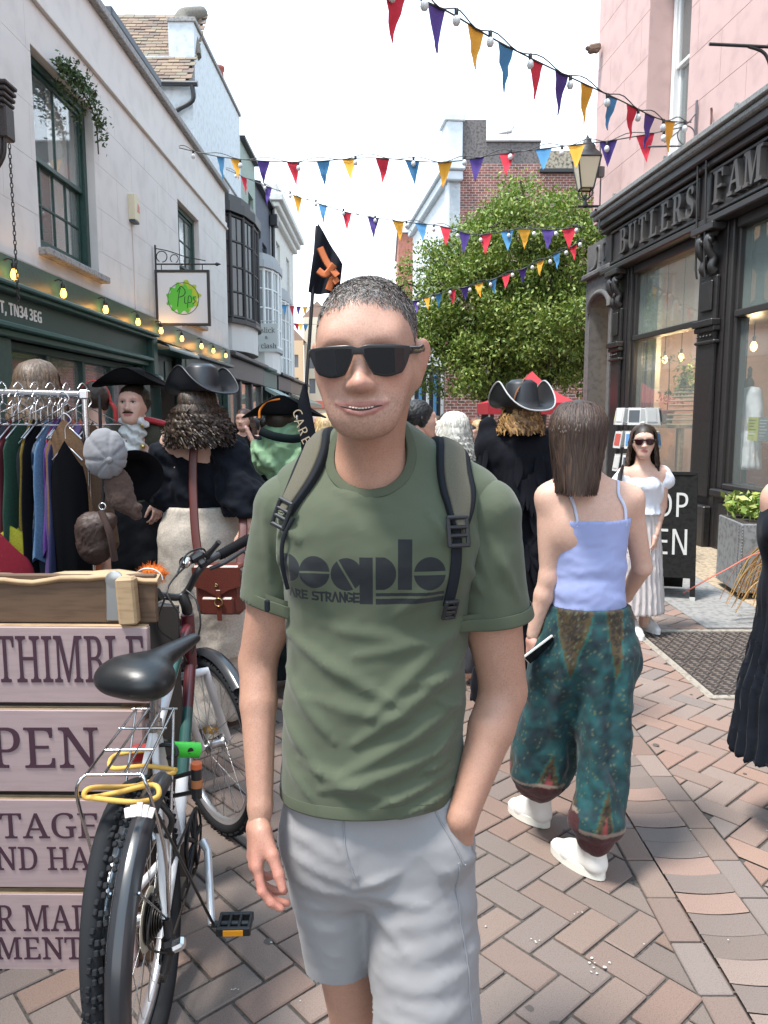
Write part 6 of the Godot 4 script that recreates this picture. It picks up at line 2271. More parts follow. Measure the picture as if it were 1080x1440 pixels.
	for s in [-1.0, -0.35, 0.35, 1.0]:
		m.tube([q0 + ax * 0.062 * s, q1 + ax * (0.05 * s)], 0.0036, 6)
	for k in 4:
		var c := q0.lerp(q1, k / 3.0)
		m.tube([c - ax * 0.06, c + ax * 0.06], 0.0036, 6)
	for s in [-1.0, 1.0]:
		m.tube(curve([q0 + ax * 0.062 * s, q0 + ax * (0.08 * s) + V3(0, -0.04, 0) - fw * 0.01, ra + ax * 0.085 * s - fw * 0.05 + V3(0, 0.2, 0), ra + ax * 0.075 * s], 6), 0.0042, 7)
		m.tube([q1 + ax * 0.05 * s, ra + ax * 0.075 * s], 0.0036, 6)
	wobj("rear_rack", m, mt(0.5, 0.5, 0.5, 0.22, 1.0), t)
	m = nb()
	m.tube(curve([V3(-0.529,0.675,-1.86), V3(-0.62,0.667,-1.9), V3(-0.707,0.661,-1.9), V3(-0.727,0.659,-1.98), V3(-0.634,0.674,-1.98), V3(-0.62,0.678,-1.97)], 8), 0.0062, 8)
	m.tube(curve([V3(-0.533,0.669,-1.86), V3(-0.602,0.683,-1.76), V3(-0.668,0.728,-1.66), V3(-0.671,0.715,-1.64), V3(-0.617,0.715,-1.66), V3(-0.546,0.705,-1.72), V3(-0.523,0.697,-1.68), V3(-0.562,0.705,-1.64), V3(-0.657,0.72,-1.63)], 8), 0.0062, 8)
	wobj("bungee_cord", m, mt(0.60, 0.36, 0.08, 0.8), t)
	m = nb()
	m.tube(curve([V3(-0.624,0.676,-1.97), V3(-0.605,0.688,-1.98), V3(-0.567,0.684,-1.98), V3(-0.559,0.664,-1.97), V3(-0.584,0.656,-1.97)], 6), 0.006, 8)
	wobj("bungee_hook", m, blk, t)
	m = nb()
	m.box(V3(-0.664,0.654,-2), V3(0.065, 0.055, 0.03), Basis(Vector3.UP, 0.3), 0.012)
	wobj("rear_reflector", m, mt(0.28, 0.006, 0.008, 0.15, 0.0, {"clearcoat_enabled": true, "clearcoat": 1.0}), t)
	m = nb()
	for q in 5:
		m.box(V3(-0.54,0.709,-1.6) + V3(0.013 * (q - 2), -0.004 * absf(q - 2), 0.0), V3(0.0135, 0.03 - 0.004 * absf(q - 2), 0.004), Basis.from_euler(V3(-0.5, 0, -0.12 * (q - 2))), 0.001)
	wobj("torn_tape", m, mt(0.62, 0.55, 0.52, 0.8), t)
	# lock: green collar, black shackle, orange end
	put.call("lock_collar", [V3(-0.575,0.667,-2), V3(-0.512,0.651,-2.03)], 0.021, mt(0.05, 0.55, 0.04, 0.45))
	put.call("lock_shackle", curve([V3(-0.699,0.665,-2.06), V3(-0.629,0.667,-2.06), V3(-0.545,0.662,-2.02), V3(-0.528,0.662,-2)], 6), 0.0085, blk)
	put.call("lock_barrel", [V3(-0.504,0.637,-1.96), V3(-0.502,0.553,-1.95)], 0.0145, blk)
	put.call("lock_cap", [V3(-0.503,0.647,-1.96), V3(-0.504,0.633,-1.96)], 0.0155, mt(0.62, 0.12, 0.03, 0.5))
	put.call("lock_band", [V3(-0.502,0.603,-1.955), V3(-0.502,0.582,-1.953)], 0.0155, mt(0.42, 0.15, 0.05, 0.6))
	put.call("lock_arm", [V3(-0.504,0.623,-1.96), V3(-0.572,0.595,-1.98)], 0.006, blk)
	put.call("lock_arm", [V3(-0.501,0.571,-1.95), V3(-0.578,0.547,-1.97)], 0.006, blk)
	# brake on the seat stays
	for s in [-1.0, 1.0]:
		m = nb()
		var p: Vector3 = seat.lerp(ra, 0.5) + ax * 0.055 * s - fw * 0.02
		m.tube(curve([p + V3(0, -0.04, 0), p + ax * 0.015 * s + V3(0, 0.01, 0), p + V3(0, 0.06, 0) - ax * 0.02 * s], 4), 0.008, 7)
		m.box(p - ax * 0.018 * s + V3(0, -0.01, 0), V3(0.018, 0.016, 0.05), Basis(), 0.004)
		wobj("rim_brake", m, blk, t)
	# drive train on the right
	m = nb()
	for k in 7:
		var r0 := 0.058 - k * 0.0055
		m.tube([ra + ax * (0.028 + k * 0.0045), ra + ax * (0.0305 + k * 0.0045)], r0, 28)
	wobj("cassette", m, mt(0.05, 0.045, 0.04, 0.4, 0.9), t)
	put.call("spoke_guard", [ra + ax * 0.024, ra + ax * 0.026], 0.075, mt(0.5, 0.47, 0.38, 0.4), 32)
	m = nb()
	for k in [[0.095, 0.05], [0.075, 0.043], [0.055, 0.036]]:
		m.ring(bb + ax * k[1], ax, k[0], 0.004, 40, 6)
		for q in 5:
			var an := TAU * q / 5
			m.tube([bb + ax * 0.05, bb + ax * k[1] + (fw * cos(an) + Vector3.UP * sin(an)) * k[0]], 0.006, 6)
	wobj("chainring", m, mt(0.03, 0.03, 0.032, 0.4, 0.8), t)
	m = nb()
	for k in 60:
		var f := k / 59.0
		for s in [1.0, -1.0]:
			var p: Vector3 = (bb + ax * 0.047 + V3(0, 0.09 * s, 0)).lerp(ra + ax * 0.045 + V3(0, 0.05 * s if s > 0 else -0.17, 0), f)
			m.box(p, V3(0.006, 0.007, 0.009), Basis(Vector3.UP, 0.1), 0.001)
	wobj("chain", m, mt(0.07, 0.06, 0.05, 0.4, 0.9), t).set_meta("kind", "stuff")
	var ce := V3(-0.482,0.158,-1.99)
	put.call("crank", [bb + ax * 0.075, bb.lerp(ce, 0.12) + ax * 0.078, ce], [0.015, 0.012, 0.0105], mt(0.6, 0.61, 0.62, 0.3, 0.5))
	var ce2 := bb + bb - ce - ax * 0.12
	put.call("crank", [bb - ax * 0.07, ce2], [0.015, 0.0105], mt(0.6, 0.61, 0.62, 0.3, 0.5))
	for e in [[ce, 1.0], [ce2, -1.0]]:
		m = nb()
		var pc: Vector3 = e[0] + ax * 0.065 * e[1]
		for s in [-1.0, 1.0]:
			m.box(pc + fw * 0.032 * s, V3(0.095, 0.026, 0.012), Basis(ax, Vector3.UP, -fw).orthonormalized(), 0.003)
		for k in 4: m.box(pc + ax * (-0.042 + k * 0.028), V3(0.009, 0.024, 0.06), Basis(ax, Vector3.UP, -fw).orthonormalized(), 0.002)
		m.tube([e[0], pc + ax * 0.04 * e[1]], 0.009, 8)
		var pd := wobj("pedal", m, blk, t)
		for s in [-1.0, 1.0]:
			m = nb()
			m.box(pc + fw * 0.0395 * s, V3(0.055, 0.017, 0.004), Basis(ax, Vector3.UP, -fw).orthonormalized(), 0.001)
			sub("reflector", m, mt(0.75, 0.30, 0.01, 0.25), pd)
	m = nb()
	var dr := ra + ax * 0.075 + V3(0, -0.07, 0)
	m.box(dr, V3(0.035, 0.05, 0.04), Basis.from_euler(V3(0.3, 0.2, 0.2)), 0.01)
	m.tube([ra + ax * 0.07, dr, dr + V3(-0.01, -0.06, 0.02)], 0.012, 8)
	for e in [[dr + V3(-0.02, -0.03, 0.0), 0.02], [dr + V3(-0.025, -0.1, -0.03), 0.022]]: m.tube([e[0] - ax * 0.004, e[0] + ax * 0.004], e[1], 16)
	wobj("derailleur", m, blk, t)
	m = nb()
	m.box(dr + V3(0.028, 0.015, 0.02), V3(0.035, 0.022, 0.03), Basis.from_euler(V3(0.3, 0.2, 0.5)), 0.006)
	wobj("derailleur_plate", m, mt(0.6, 0.6, 0.61, 0.25, 0.9), t)
	put.call("gear_cable", curve([dr + V3(0, 0, 0.03), ra + ax * 0.05 + V3(0, 0.0, 0.09), ra + ax * 0.055 + V3(0, 0.1, 0.03)], 6), 0.0032, blk, 6)
	put.call("stand_leg", [V3(-0.546,0.614,-1.75), V3(-0.475,0.165,-1.98)], 0.004, blk, 6)
	# fluffy orange thing and black bag behind the bars
	var of := thing("orange_pompom", "fluffy orange bundle with a white band behind the handlebar", "decoration", V3(-0.845,0.996,-2.75))
	var op: Array[Prim] = [ell(Vector3.ZERO, V3(0.05, 0.034, 0.03), 0.02)]
	m = sdf(op, 0.007)
	var r := RandomNumberGenerator.new()
	r.seed = 3
	for k in 500:
		var d := V3(r.randfn(), r.randfn() + 0.2, r.randfn()).normalized()
		var p := V3(d.x * 0.048, d.y * 0.032, d.z * 0.03)
		m.tube([p, p + (d + V3(r.randfn(), r.randfn(), r.randfn()) * 0.5) * 0.011], [0.001, 0.0004], 3, false)
	obj("fluff", m, mt(0.68, 0.17, 0.02, 0.9), of)
	m = nb()
	m.tube(arc(V3(-0.004, -0.012, 0.035), V3(0.052, 0, 0), V3(0, 0.042, 0), 0.0, PI, 16), 0.003, 6)
	obj("band", m, mt(0.65, 0.65, 0.64, 0.5), of)
	var bg := thing("black_bag", "crumpled black bag hanging under the handlebar", "bag", V3(-0.742,0.874,-2.5))
	var bp: Array[Prim] = [ell(Vector3.ZERO, V3(0.06, 0.08, 0.05), 0.03), ell(V3(0.03, -0.04, 0.0), V3(0.05, 0.05, 0.05), 0.03)]
	obj("bag", sdf(bp, 0.01, [], func(p: Vector3) -> float: return nz.get_noise_3dv(p * 25.0) * 0.014), mt(0.008, 0.008, 0.009, 0.5), bg)

# ---------------------------------------------------------------- people near by
func chain(ps: Array[Prim], pts: Array, rs: Array, k := 0.03, axis := Vector3.ZERO, squash := 1.0) -> void:
	for q in pts.size() - 1:
		ps.append(cap(pts[q], pts[q + 1], rs[q], rs[q + 1], k if q == 0 else minf(k, 0.012), axis, squash))

func skinf(c: Color, amt := 0.06) -> Variant:
	return func(p: Vector3, _n: Vector3) -> Color: return skin_col(c, p, amt)

func strands(m: M, roots: Array, guide: Callable, w: float, cols: Array, sd: int) -> void:  # ribbons from roots along guide(root, k) points
	var r := RandomNumberGenerator.new()
	r.seed = sd
	m.colored = true
	for root in roots:
		var pts: Array = guide.call(root, r)
		m.tint = cols[r.randi_range(0, cols.size() - 1)] * r.randf_range(0.75, 1.25)
		var n := pts.size()
		var ww := w * r.randf_range(0.6, 1.3)
		for k in n:
			var tg: Vector3 = (pts[mini(k + 1, n - 1)] - pts[maxi(k - 1, 0)]).normalized()
			var out: Vector3 = root[1]
			out = (out - tg * out.dot(tg)).normalized()
			var sd2 := tg.cross(out).normalized() * ww * (1.0 if k < n - 1 else 0.3)
			m.vert(pts[k] - sd2, (out - sd2 / ww * 0.6).normalized())
			m.vert(pts[k] + out * ww * 0.5, out)
			m.vert(pts[k] + sd2, (out + sd2 / ww * 0.6).normalized())
		var b := m.v.size() - n * 3
		for k in n - 1:
			for q in 2:
				var a := b + k * 3 + q
				m.i.append_array(PackedInt32Array([a, a + 4, a + 1, a, a + 3, a + 4]))

func scalp(T: Transform3D, n: int, sd: int, keep: Callable) -> Array:  # points and outward directions on the scalp
	var r := RandomNumberGenerator.new()
	r.seed = sd
	var out := []
	var tries := 0
	while out.size() < n and tries < n * 20:
		tries += 1
		var d := V3(r.randfn(), r.randfn(), r.randfn()).normalized()
		if not keep.call(d): continue
		out.append([T * (V3(0, 0.03, -0.015) + V3(d.x * 0.079, d.y * 0.088, d.z * 0.096)), (T.basis * d).normalized(), d])
	return out

func face(t: Node3D, T: Transform3D, cell: float, opt: Dictionary, c: Color, lip := Color(0.4, 0.14, 0.12), hair := Color(0.03, 0.02, 0.015)) -> M:
	var col := func(p: Vector3, _n: Vector3) -> Color:
		var q := skin_col(c, p, 0.05)
		if p.z > 0.06 and Vector2(p.x / 0.025, (p.y + 0.066) / 0.011).length() < 1.0: q = lip
		if not opt.has("bald") and p.y > 0.03 - 1.4 * clampf(0.05 - p.z, 0.0, 0.06) + 0.8 * clampf(p.z - 0.04, 0.0, 0.06): q = hair
		return q
	return moved(sdf(head_prims(opt), cell, [], null, col), T)

func eyes(t: Node3D, T: Transform3D, body: Node3D, brow: Color) -> void:
	var m := nb()
	m.xf = T
	for s in [-1.0, 1.0]:
		m.lathe([[0.0, -0.011], [0.0085, -0.007], [0.0115, 0.0], [0.0085, 0.007], [0.0, 0.011]], V3(0.031 * s, 0.005, 0.0775), Basis(), 10)
	sub("eyeballs", m, mt(0.55, 0.52, 0.48, 0.3), body)
	m = nb()
	m.xf = T
	for s in [-1.0, 1.0]:
		m.lathe([[0.0055, 0.0], [0.004, 0.002], [0.0, 0.003]], V3(0.031 * s, 0.005, 0.0868), Basis(Vector3.RIGHT, PI / 2), 10)
		m.tube([V3(0.018 * s, 0.008, 0.088), V3(0.03 * s, 0.012, 0.0905), V3(0.044 * s, 0.007, 0.083)], 0.0018, 5)
	sub("irises", m, mt(0.02, 0.014, 0.01, 0.3), body)
	m = nb()
	m.xf = T
	for s in [-1.0, 1.0]:
		m.tube([V3(0.014 * s, 0.024, 0.092), V3(0.03 * s, 0.03, 0.091), V3(0.048 * s, 0.024, 0.08)], [0.003, 0.0032, 0.0015], 6)
	sub("eyebrows", m, mt(brow.r, brow.g, brow.b, 0.9), body)

func head_at(p: Vector3, yaw: float, pitch := 0.0, s := 1.0) -> Transform3D:
	return Transform3D(Basis.from_euler(V3(deg_to_rad(pitch), deg_to_rad(yaw), 0)) * Basis.from_scale(Vector3.ONE * s), p)

func trainer(t: Node3D, heel: Vector3, toe: Vector3, upper: Material, sole: Material) -> void:
	var d := toe - heel
	var ps: Array[Prim] = [cap(heel + V3(0, 0.045, 0), heel.lerp(toe, 0.55) + V3(0, 0.035, 0), 0.036, 0.038, 0.03), cap(heel.lerp(toe, 0.55) + V3(0, 0.033, 0), toe - d.normalized() * 0.02 + V3(0, 0.028, 0), 0.038, 0.027, 0.03), cap(heel + V3(0, 0.05, 0) + d * 0.03, heel + V3(0, 0.1, 0) + d * 0.06, 0.036, 0.042, 0.02), cap(heel.lerp(toe, 0.25) + V3(0, 0.075, 0), heel.lerp(toe, 0.6) + V3(0, 0.05, 0), 0.03, 0.024, 0.02)]
	var s := wobj("shoe", sdf(ps, 0.008, [Plane(Vector3.UP, heel.y + 0.11), Plane(Vector3.DOWN, -heel.y - 0.012)]), upper, t)
	var m := nb()
	var poly := PackedVector2Array()
	var n := d.normalized()
	var sd := n.cross(Vector3.UP)
	for k in 24:
		var an := TAU * k / 24
		var along := lerpf(-0.035, d.length() + 0.01, 0.5 - 0.5 * cos(an))
		var p := heel + n * along + sd * sin(an) * 0.044
		poly.append(Vector2(p.x, -p.z))
	m.prism(poly, 0.03, Transform3D(Basis(Vector3.RIGHT, Vector3.FORWARD, Vector3.UP), V3(0, heel.y + 0.002, 0)))
	sub("sole", m, sole, s)

func girl() -> void:
	var t := thing("person", "young woman seen from behind in lilac camisole and teal patterned harem trousers holding a phone", "person", V3(0.669,0,-2.604))
	var SK := Color(0.60, 0.385, 0.295)
	var head := V3(0.642,1.507,-2.56)
	var neck := V3(0.658,1.373,-2.58)
	var sL := V3(0.562,1.294,-2.6)
	var sR := V3(0.844,1.287,-2.62)
	var eL := V3(0.569,1.018,-2.6)
	var wL := V3(0.521,0.808,-2.62)
	var eR := V3(0.916,1.037,-2.68)
	var ps: Array[Prim] = []
	chain(ps, [sL, eL], [0.042, 0.032], 0.03)
	chain(ps, [eL, eL.lerp(wL, 0.3), wL], [0.033, 0.034, 0.022], 0.02)
	chain(ps, [sR, eR, V3(0.92,0.891,-2.86), V3(0.858,0.843,-2.92)], [0.042, 0.034, 0.026, 0.028], 0.03)
	chain(ps, [V3(0.608,1.278,-2.61), V3(0.793,1.273,-2.61)], [0.05, 0.05], 0.05)
	chain(ps, [neck + V3(0, 0.03, 0), V3(0.673,1.282,-2.6)], [0.046, 0.062], 0.04)
	chain(ps, [neck, sL], [0.035, 0.034], 0.05)
	chain(ps, [neck, sR], [0.035, 0.034], 0.05)
	ps.append(ell(V3(0.696,1.171,-2.6), V3(0.122, 0.13, 0.074), 0.05))
	ps.append(neg(cap(V3(0.658,1.307,-2.48), V3(0.672,1.095,-2.48), 0.004, 0.006, 0.05)))
	for e in [[-1.0, 795], [1.0, 858]]: ps.append(ell(V3(0.681,1.199,-2.545) + V3(0.055 * e[0], 0, 0.01), V3(0.04, 0.05, 0.018), 0.05))
	chain(ps, [V3(0.7,1.072,-2.6), V3(0.707,0.846,-2.6), V3(0.626,0.738,-2.62), V3(0.579,0.339,-2.75), (V3(0.611,0,-2.799)) + V3(-0.012, 0.1, -0.015)], [0.08, 0.09, 0.07, 0.045, 0.034])
	chain(ps, [V3(0.707,0.846,-2.6), V3(0.777,0.725,-2.58), V3(0.711,0.267,-2.46), (V3(0.729,0,-2.465)) + V3(-0.012, 0.1, -0.015)], [0.09, 0.07, 0.045, 0.034])
	var sk := sdf(ps, 0.0095, [], null, skinf(SK))
	var HT := head_at(head, 172, 0, 0.98)
	join(sk, face(t, HT, 0.008, {}, SK))
	var hd := (V3(0.521,0.712,-2.62) - wL).normalized()
	join(sk, sdf(hand_prims(wL, hd + V3(0, -0.3, 0), V3(0.85, 0.1, -0.3), [0.6, 0.65, 0.7, 0.75], false, 0.85, 0.6), 0.0042, [], null, skinf(Color(0.6, 0.33, 0.26))))
	var body := wobj("body", sk, skin_mat(), t)
	# camisole
	var cp: Array[Prim] = [ell(V3(0.713,0.818,-2.61), V3(0.155, 0.12, 0.11), 0.08)]
	chain(cp, [V3(0.696,1.257,-2.6), V3(0.704,1.072,-2.6), V3(0.709,0.922,-2.6)], [0.15, 0.124, 0.128], 0.05, Vector3.BACK, 0.72)
	var rr := func(p: Vector3) -> float:
		var y := p.y * 60.0 + p.x * 9.0
		return 0.0022 * sin(y + 2.5 * nz.get_noise_3dv(p * 9.0)) * clampf((1.16 - p.y) / 0.12, 0, 1) + nz.get_noise_3dv(p * V3(8, 14, 8)) * 0.004
	var lil := mt(0.30, 0.35, 0.60, 0.85, 0.0, {"rim_enabled": true, "rim": 0.2})
	var top := wobj("camisole", sdf(cp, 0.0075, [Plane(V3(0, 1, 0.05).normalized(), V3(0, 1, 0.05).normalized().dot(V3(0.673,1.225,-2.5))), Plane(Vector3.DOWN, -(0.918))], rr), lil, t)
	for e in [[V3(0.61,1.376,-2.6), V3(0.613,1.324,-2.535), V3(0.631,1.266,-2.525), V3(0.64,1.208,-2.515)], [V3(0.797,1.373,-2.58), V3(0.792,1.326,-2.52), V3(0.807,1.266,-2.53), V3(0.814,1.206,-2.53)]]:
		var m := nb()
		var path := curve(e, 6)
		for k in path.size(): path[k] = to_surf(ps, path[k], 0.003)
		m.tube(path, 0.005, 8, true, 0.35, Vector3.BACK)
		sub("strap", m, mt(0.52, 0.56, 0.72, 0.7), top)
	# trousers: teal with a dense print
	var tp: Array[Prim] = [ell(V3(0.715,0.831,-2.61), V3(0.152, 0.11, 0.115), 0.05), ell(V3(0.714,0.715,-2.61), V3(0.165, 0.13, 0.125), 0.06)]
	chain(tp, [V3(0.709,0.935,-2.6), V3(0.714,0.793,-2.61)], [0.137, 0.15], 0.04, Vector3.BACK, 0.82)
	chain(tp, [V3(0.626,0.712,-2.62), V3(0.605,0.514,-2.66), V3(0.585,0.288,-2.71)], [0.11, 0.105, 0.118], 0.05)
	chain(tp, [V3(0.583,0.247,-2.72), V3(0.579,0.213,-2.72)], [0.105, 0.07], 0.04)
	chain(tp, [V3(0.777,0.725,-2.58), V3(0.748,0.442,-2.52), V3(0.727,0.223,-2.47)], [0.11, 0.088, 0.09], 0.05)
	chain(tp, [V3(0.722,0.187,-2.465), V3(0.72,0.144,-2.46)], [0.088, 0.06], 0.03)
	var drape := func(p: Vector3) -> float: return 0.012 * sin(p.x * 55.0 + 3.0 * nz.get_noise_3d(p.x * 4, p.y * 3, p.z * 4)) * clampf((0.9 - p.y) / 0.2, 0, 1) * clampf((p.y - 0.2) / 0.1, 0.2, 1) + nz.get_noise_3dv(p * 9.0) * 0.008
	var axes := [[V3(0.626,0.712,-2.62), V3(0.579,0.213,-2.72)], [V3(0.777,0.725,-2.58), V3(0.72,0.144,-2.46)]]
	var pat := func(p: Vector3, _n: Vector3) -> Color:
		var left: bool = p.x < lerpf(0.649, 0.696, clampf((p.y - 0.35) / 0.4, 0, 1))
		var A: Vector3 = axes[0][0] if left else axes[1][0]
		var B: Vector3 = axes[0][1] if left else axes[1][1]
		var h := clampf((p.y - B.y) / (A.y - B.y), -0.2, 1.6)
		var c := B.lerp(A, clampf(h, 0, 1))
		var an := atan2(p.x - c.x, p.z - c.z) / TAU
		var v := nz.get_noise_3dv(p * 14.0)
		var fine := nz.get_noise_3dv(p * 160.0)
		var col := Color(0.001, 0.03, 0.042).lerp(Color(0.001, 0.105, 0.115), clampf(0.5 + v * 1.1, 0, 1))
		var u := absf(fposmod(an * 4.0 + 0.5, 1.0) - 0.5)  # 0 on a motif's axis
		# tall pointed motifs rising from the cuff and hanging from the waist
		var up := u * 1.1 + h * 0.9
		var dn := u * 1.1 + (1.25 - h) * 0.75
		for q in [up - 0.16, dn - 0.07]:
			if q < 0.19:
				if absf(q - 0.17) < 0.03: col = Color(0.01, 0.14, 0.12)
				elif q < 0.15: col = Color(0.028, 0.022, 0.008) if fine > -0.1 else Color(0.09, 0.06, 0.018)
				if absf(q - 0.13) < 0.025: col = Color(0.10, 0.065, 0.02)
				if q < 0.02 and u < 0.12 and h < 0.6: col = Color(0.34, 0.05, 0.05) if fine > -0.2 else Color(0.2, 0.03, 0.05)
				if q < -0.08 and h < 0.6: col = Color(0.22, 0.06, 0.015) if fine > 0.1 else Color(0.05, 0.03, 0.01)
		if h < 0.07: col = Color(0.09, 0.012, 0.02) if fine > -0.15 else Color(0.11, 0.03, 0.03)
		elif absf(h - 0.09) < 0.012: col = Color(0.4, 0.3, 0.24)
		elif fine > 0.43: col = Color(0.13, 0.17, 0.1)
		return col * 0.5
	var tr := wobj("trousers", sdf(tp, 0.0075, [Plane(Vector3.UP, 0.922)], drape, pat), vc(0.75, {"rim_enabled": true, "rim": 0.15}), t)
	# shoes
	var wsh := mt(0.66, 0.64, 0.60, 0.6)
	var sole := mt(0.68, 0.67, 0.60, 0.7)
	trainer(t, V3(0.611,0,-2.799), V3(0.611,0,-2.799) + V3(-0.10, 0.0, -0.12), wsh, sole)
	trainer(t, V3(0.729,0,-2.465), V3(0.729,0,-2.465) + V3(-0.11, 0.0, -0.16), wsh, sole)
	# hair: straight, dark brown, past the shoulders
	var roots := scalp(HT, 4200, 5, func(d: Vector3) -> bool: return d.y > -0.25 and not (d.z > 0.45 and d.y < 0.55))
	var Hi := HT.affine_inverse()
	var guide := func(root: Array, r: RandomNumberGenerator) -> Array:
		var d: Vector3 = root[2]
		var side := signf(d.x + r.randf_range(-0.05, 0.05))
		var p0: Vector3 = root[0]
		var out := V3(root[1].x, 0, root[1].z).normalized()
		var pts := [p0]
		var low := r.randf_range(0.11, 0.2) + (0.02 if d.z > 0 else 0.0)
		var wid := 1.06 + r.randf_range(-0.03, 0.09)
		for k in range(1, 8):
			var f := k / 7.0
			var ang := lerpf(asin(clampf(d.y, -1, 1)), -0.35, minf(f * 2.0, 1.0))
			var hz := V3(d.x, 0, d.z).normalized()
			var q := V3(hz.x * cos(ang) * 0.085 * wid, sin(ang) * 0.096 + 0.03, hz.z * cos(ang) * 0.102 * wid - 0.015)
			if f > 0.5:
				var g := (f - 0.5) * 2.0
				q.y = lerpf(q.y, -low, g)
				q.x *= lerpf(1.0, 0.72, g)
				q.z = lerpf(q.z, maxf(q.z, -0.115) if q.z < 0 else q.z, g)
				q += V3(sin(g * 5.0 + d.x * 9.0) * 0.006, 0, 0)
			pts.append(HT * q)
		return pts
	var hm := nb()
	strands(hm, roots, guide, 0.0024, [Color(0.045, 0.026, 0.018), Color(0.065, 0.038, 0.026), Color(0.032, 0.019, 0.014)], 8)
	wobj("hair", hm, vc(0.6), t)
	var ph := thing("smartphone", "smartphone in a pale case held by the woman in teal trousers", "phone", V3(0.535,0.778,-2.55))
	var pm := nb()
	var pb := Basis.from_euler(V3(0.55, 0.5, -0.75))
	pm.box(Vector3.ZERO, V3(0.06, 0.125, 0.009), pb, 0.003)
	obj("case", pm, mt(0.55, 0.55, 0.52, 0.4), ph)
	pm = nb()
	pm.box(pb * V3(0, 0, 0.0056), V3(0.055, 0.118, 0.002), pb, 0.0008)
	obj("screen", pm, mt(0.01, 0.01, 0.012, 0.1), ph)

func white_top() -> void:
	var t := thing("person", "woman in dark sunglasses, white cap-sleeve top and long pale pleated skirt walking past the chalkboard", "person", V3(1.805,0,-5.45))
	var SK := Color(0.62, 0.40, 0.31)
	var D := 5.45
	var head := V3(1.825,1.396,-5.42)
	var sL := V3(1.709,1.154,-5.45)
	var sR := V3(1.971,1.164,-5.45)
	var ps: Array[Prim] = []
	chain(ps, [sR, V3(1.982,0.93,-5.45), V3(1.918,0.738,-5.36)], [0.045, 0.037, 0.025], 0.02)
	chain(ps, [sL, V3(1.672,0.924,-5.5), V3(1.674,0.734,-5.45)], [0.045, 0.037, 0.025], 0.02)
	chain(ps, [V3(1.834,1.295,-5.45), V3(1.846,1.172,-5.47)], [0.05, 0.06], 0.05)
	chain(ps, [sL, sR], [0.05, 0.05], 0.05)
	ps.append(ell(V3(1.848,1.041,-5.46), V3(0.14, 0.16, 0.10), 0.05))
	chain(ps, [V3(1.85,0.99,-5.46), V3(1.838,0.785,-5.46), V3(1.797,0.212,-5.45), V3(1.787,0.048,-5.43)], [0.1, 0.1, 0.04, 0.035], 0.03)
	chain(ps, [V3(1.838,0.785,-5.46), V3(1.902,0.2,-5.5), V3(1.913,0.05,-5.5)], [0.1, 0.04, 0.035], 0.03)
	var sk := sdf(ps, 0.016, [], null, skinf(SK))
	var HT := head_at(head, -14, 2, 0.98)
	join(sk, face(t, HT, 0.0055, {"w": 0.92, "jaw": 0.85}, SK, Color(0.42, 0.12, 0.11)))
	join(sk, sdf(hand_prims(V3(1.918,0.738,-5.36), V3(-0.15, -1, 0.2), V3(-0.6, 0.1, -0.6), [0.45, 0.5, 0.5, 0.55], true, 0.9, 0.5), 0.007, [], null, skinf(SK)))
	wobj("body", sk, skin_mat(), t)
	var tp: Array[Prim] = [ell(V3(1.848,1.041,-5.46), V3(0.152, 0.13, 0.115), 0.05), ell(V3(1.776,1.085,-5.37), V3(0.055, 0.055, 0.05), 0.05), ell(V3(1.871,1.085,-5.37), V3(0.055, 0.055, 0.05), 0.05), cap(V3(1.843,0.965,-5.45), V3(1.836,0.878,-5.45), 0.12, 0.165, 0.05, Vector3.BACK, 0.75), cap(sR + V3(0.01, 0.0, 0), sR + V3(0.035, -0.05, 0), 0.058, 0.062, 0.03), cap(sL, sL + V3(-0.03, -0.05, 0), 0.058, 0.062, 0.03)]
	tp.append(neg(ell(V3(1.808,1.19,-5.36), V3(0.085, 0.055, 0.1), 0.02)))
	var gath := func(p: Vector3) -> float: return sin(p.x * 140.0) * 0.005 * clampf((0.98 - p.y) / 0.1, 0, 1) + nz.get_noise_3dv(p * 14.0) * 0.006
	wobj("top", sdf(tp, 0.012, [Plane(Vector3.DOWN, -(0.880))], gath), mt(0.66, 0.68, 0.74, 0.85), t)
	var kp: Array[Prim] = []
	chain(kp, [V3(1.835,0.877,-5.46), V3(1.831,0.473,-5.46), V3(1.829,0.146,-5.46)], [0.135, 0.165, 0.2], 0.04, Vector3.BACK, 0.85)
	var pl := func(p: Vector3) -> float: return sin(atan2(p.x - (1.831), p.z + 5.46) * 24.0 + 2.0 * nz.get_noise_3dv(p * 3.0)) * 0.014 * clampf((0.95 - p.y) / 0.3, 0.2, 1)
	wobj("skirt", sdf(kp, 0.013, [Plane(Vector3.DOWN, -0.16), Plane(Vector3.UP, 0.915)], pl), mt(0.50, 0.46, 0.45, 0.85), t)
	trainer(t, V3(1.795,0,-5.45), V3(1.795,0,-5.45) + V3(0.02, 0, 0.2), mt(0.66, 0.66, 0.66, 0.6), mt(0.7, 0.7, 0.7, 0.6))
	trainer(t, V3(1.944,0,-5.602), V3(1.944,0,-5.602) + V3(0.04, 0, 0.2), mt(0.66, 0.66, 0.66, 0.6), mt(0.7, 0.7, 0.7, 0.6))
	var hm := nb()
	var roots := scalp(HT, 900, 6, func(d: Vector3) -> bool: return not (d.z > 0.35 and d.y < 0.6) and d.y > -0.3)
	var guide := func(root: Array, r: RandomNumberGenerator) -> Array: return long_hair(HT, root, r, 0.24, 0.09)
	strands(hm, roots, guide, 0.007, [Color(0.035, 0.02, 0.014), Color(0.055, 0.032, 0.022)], 4)
	wobj("hair", hm, vc(0.45), t)
	var sg := thing("sunglasses", "dark red rectangular sunglasses worn by the woman in white", "sunglasses", head)
	glasses(sg, HT, 0.068, mt(0.012, 0.006, 0.006, 0.3), mt(0.02, 0.006, 0.007, 0.08))
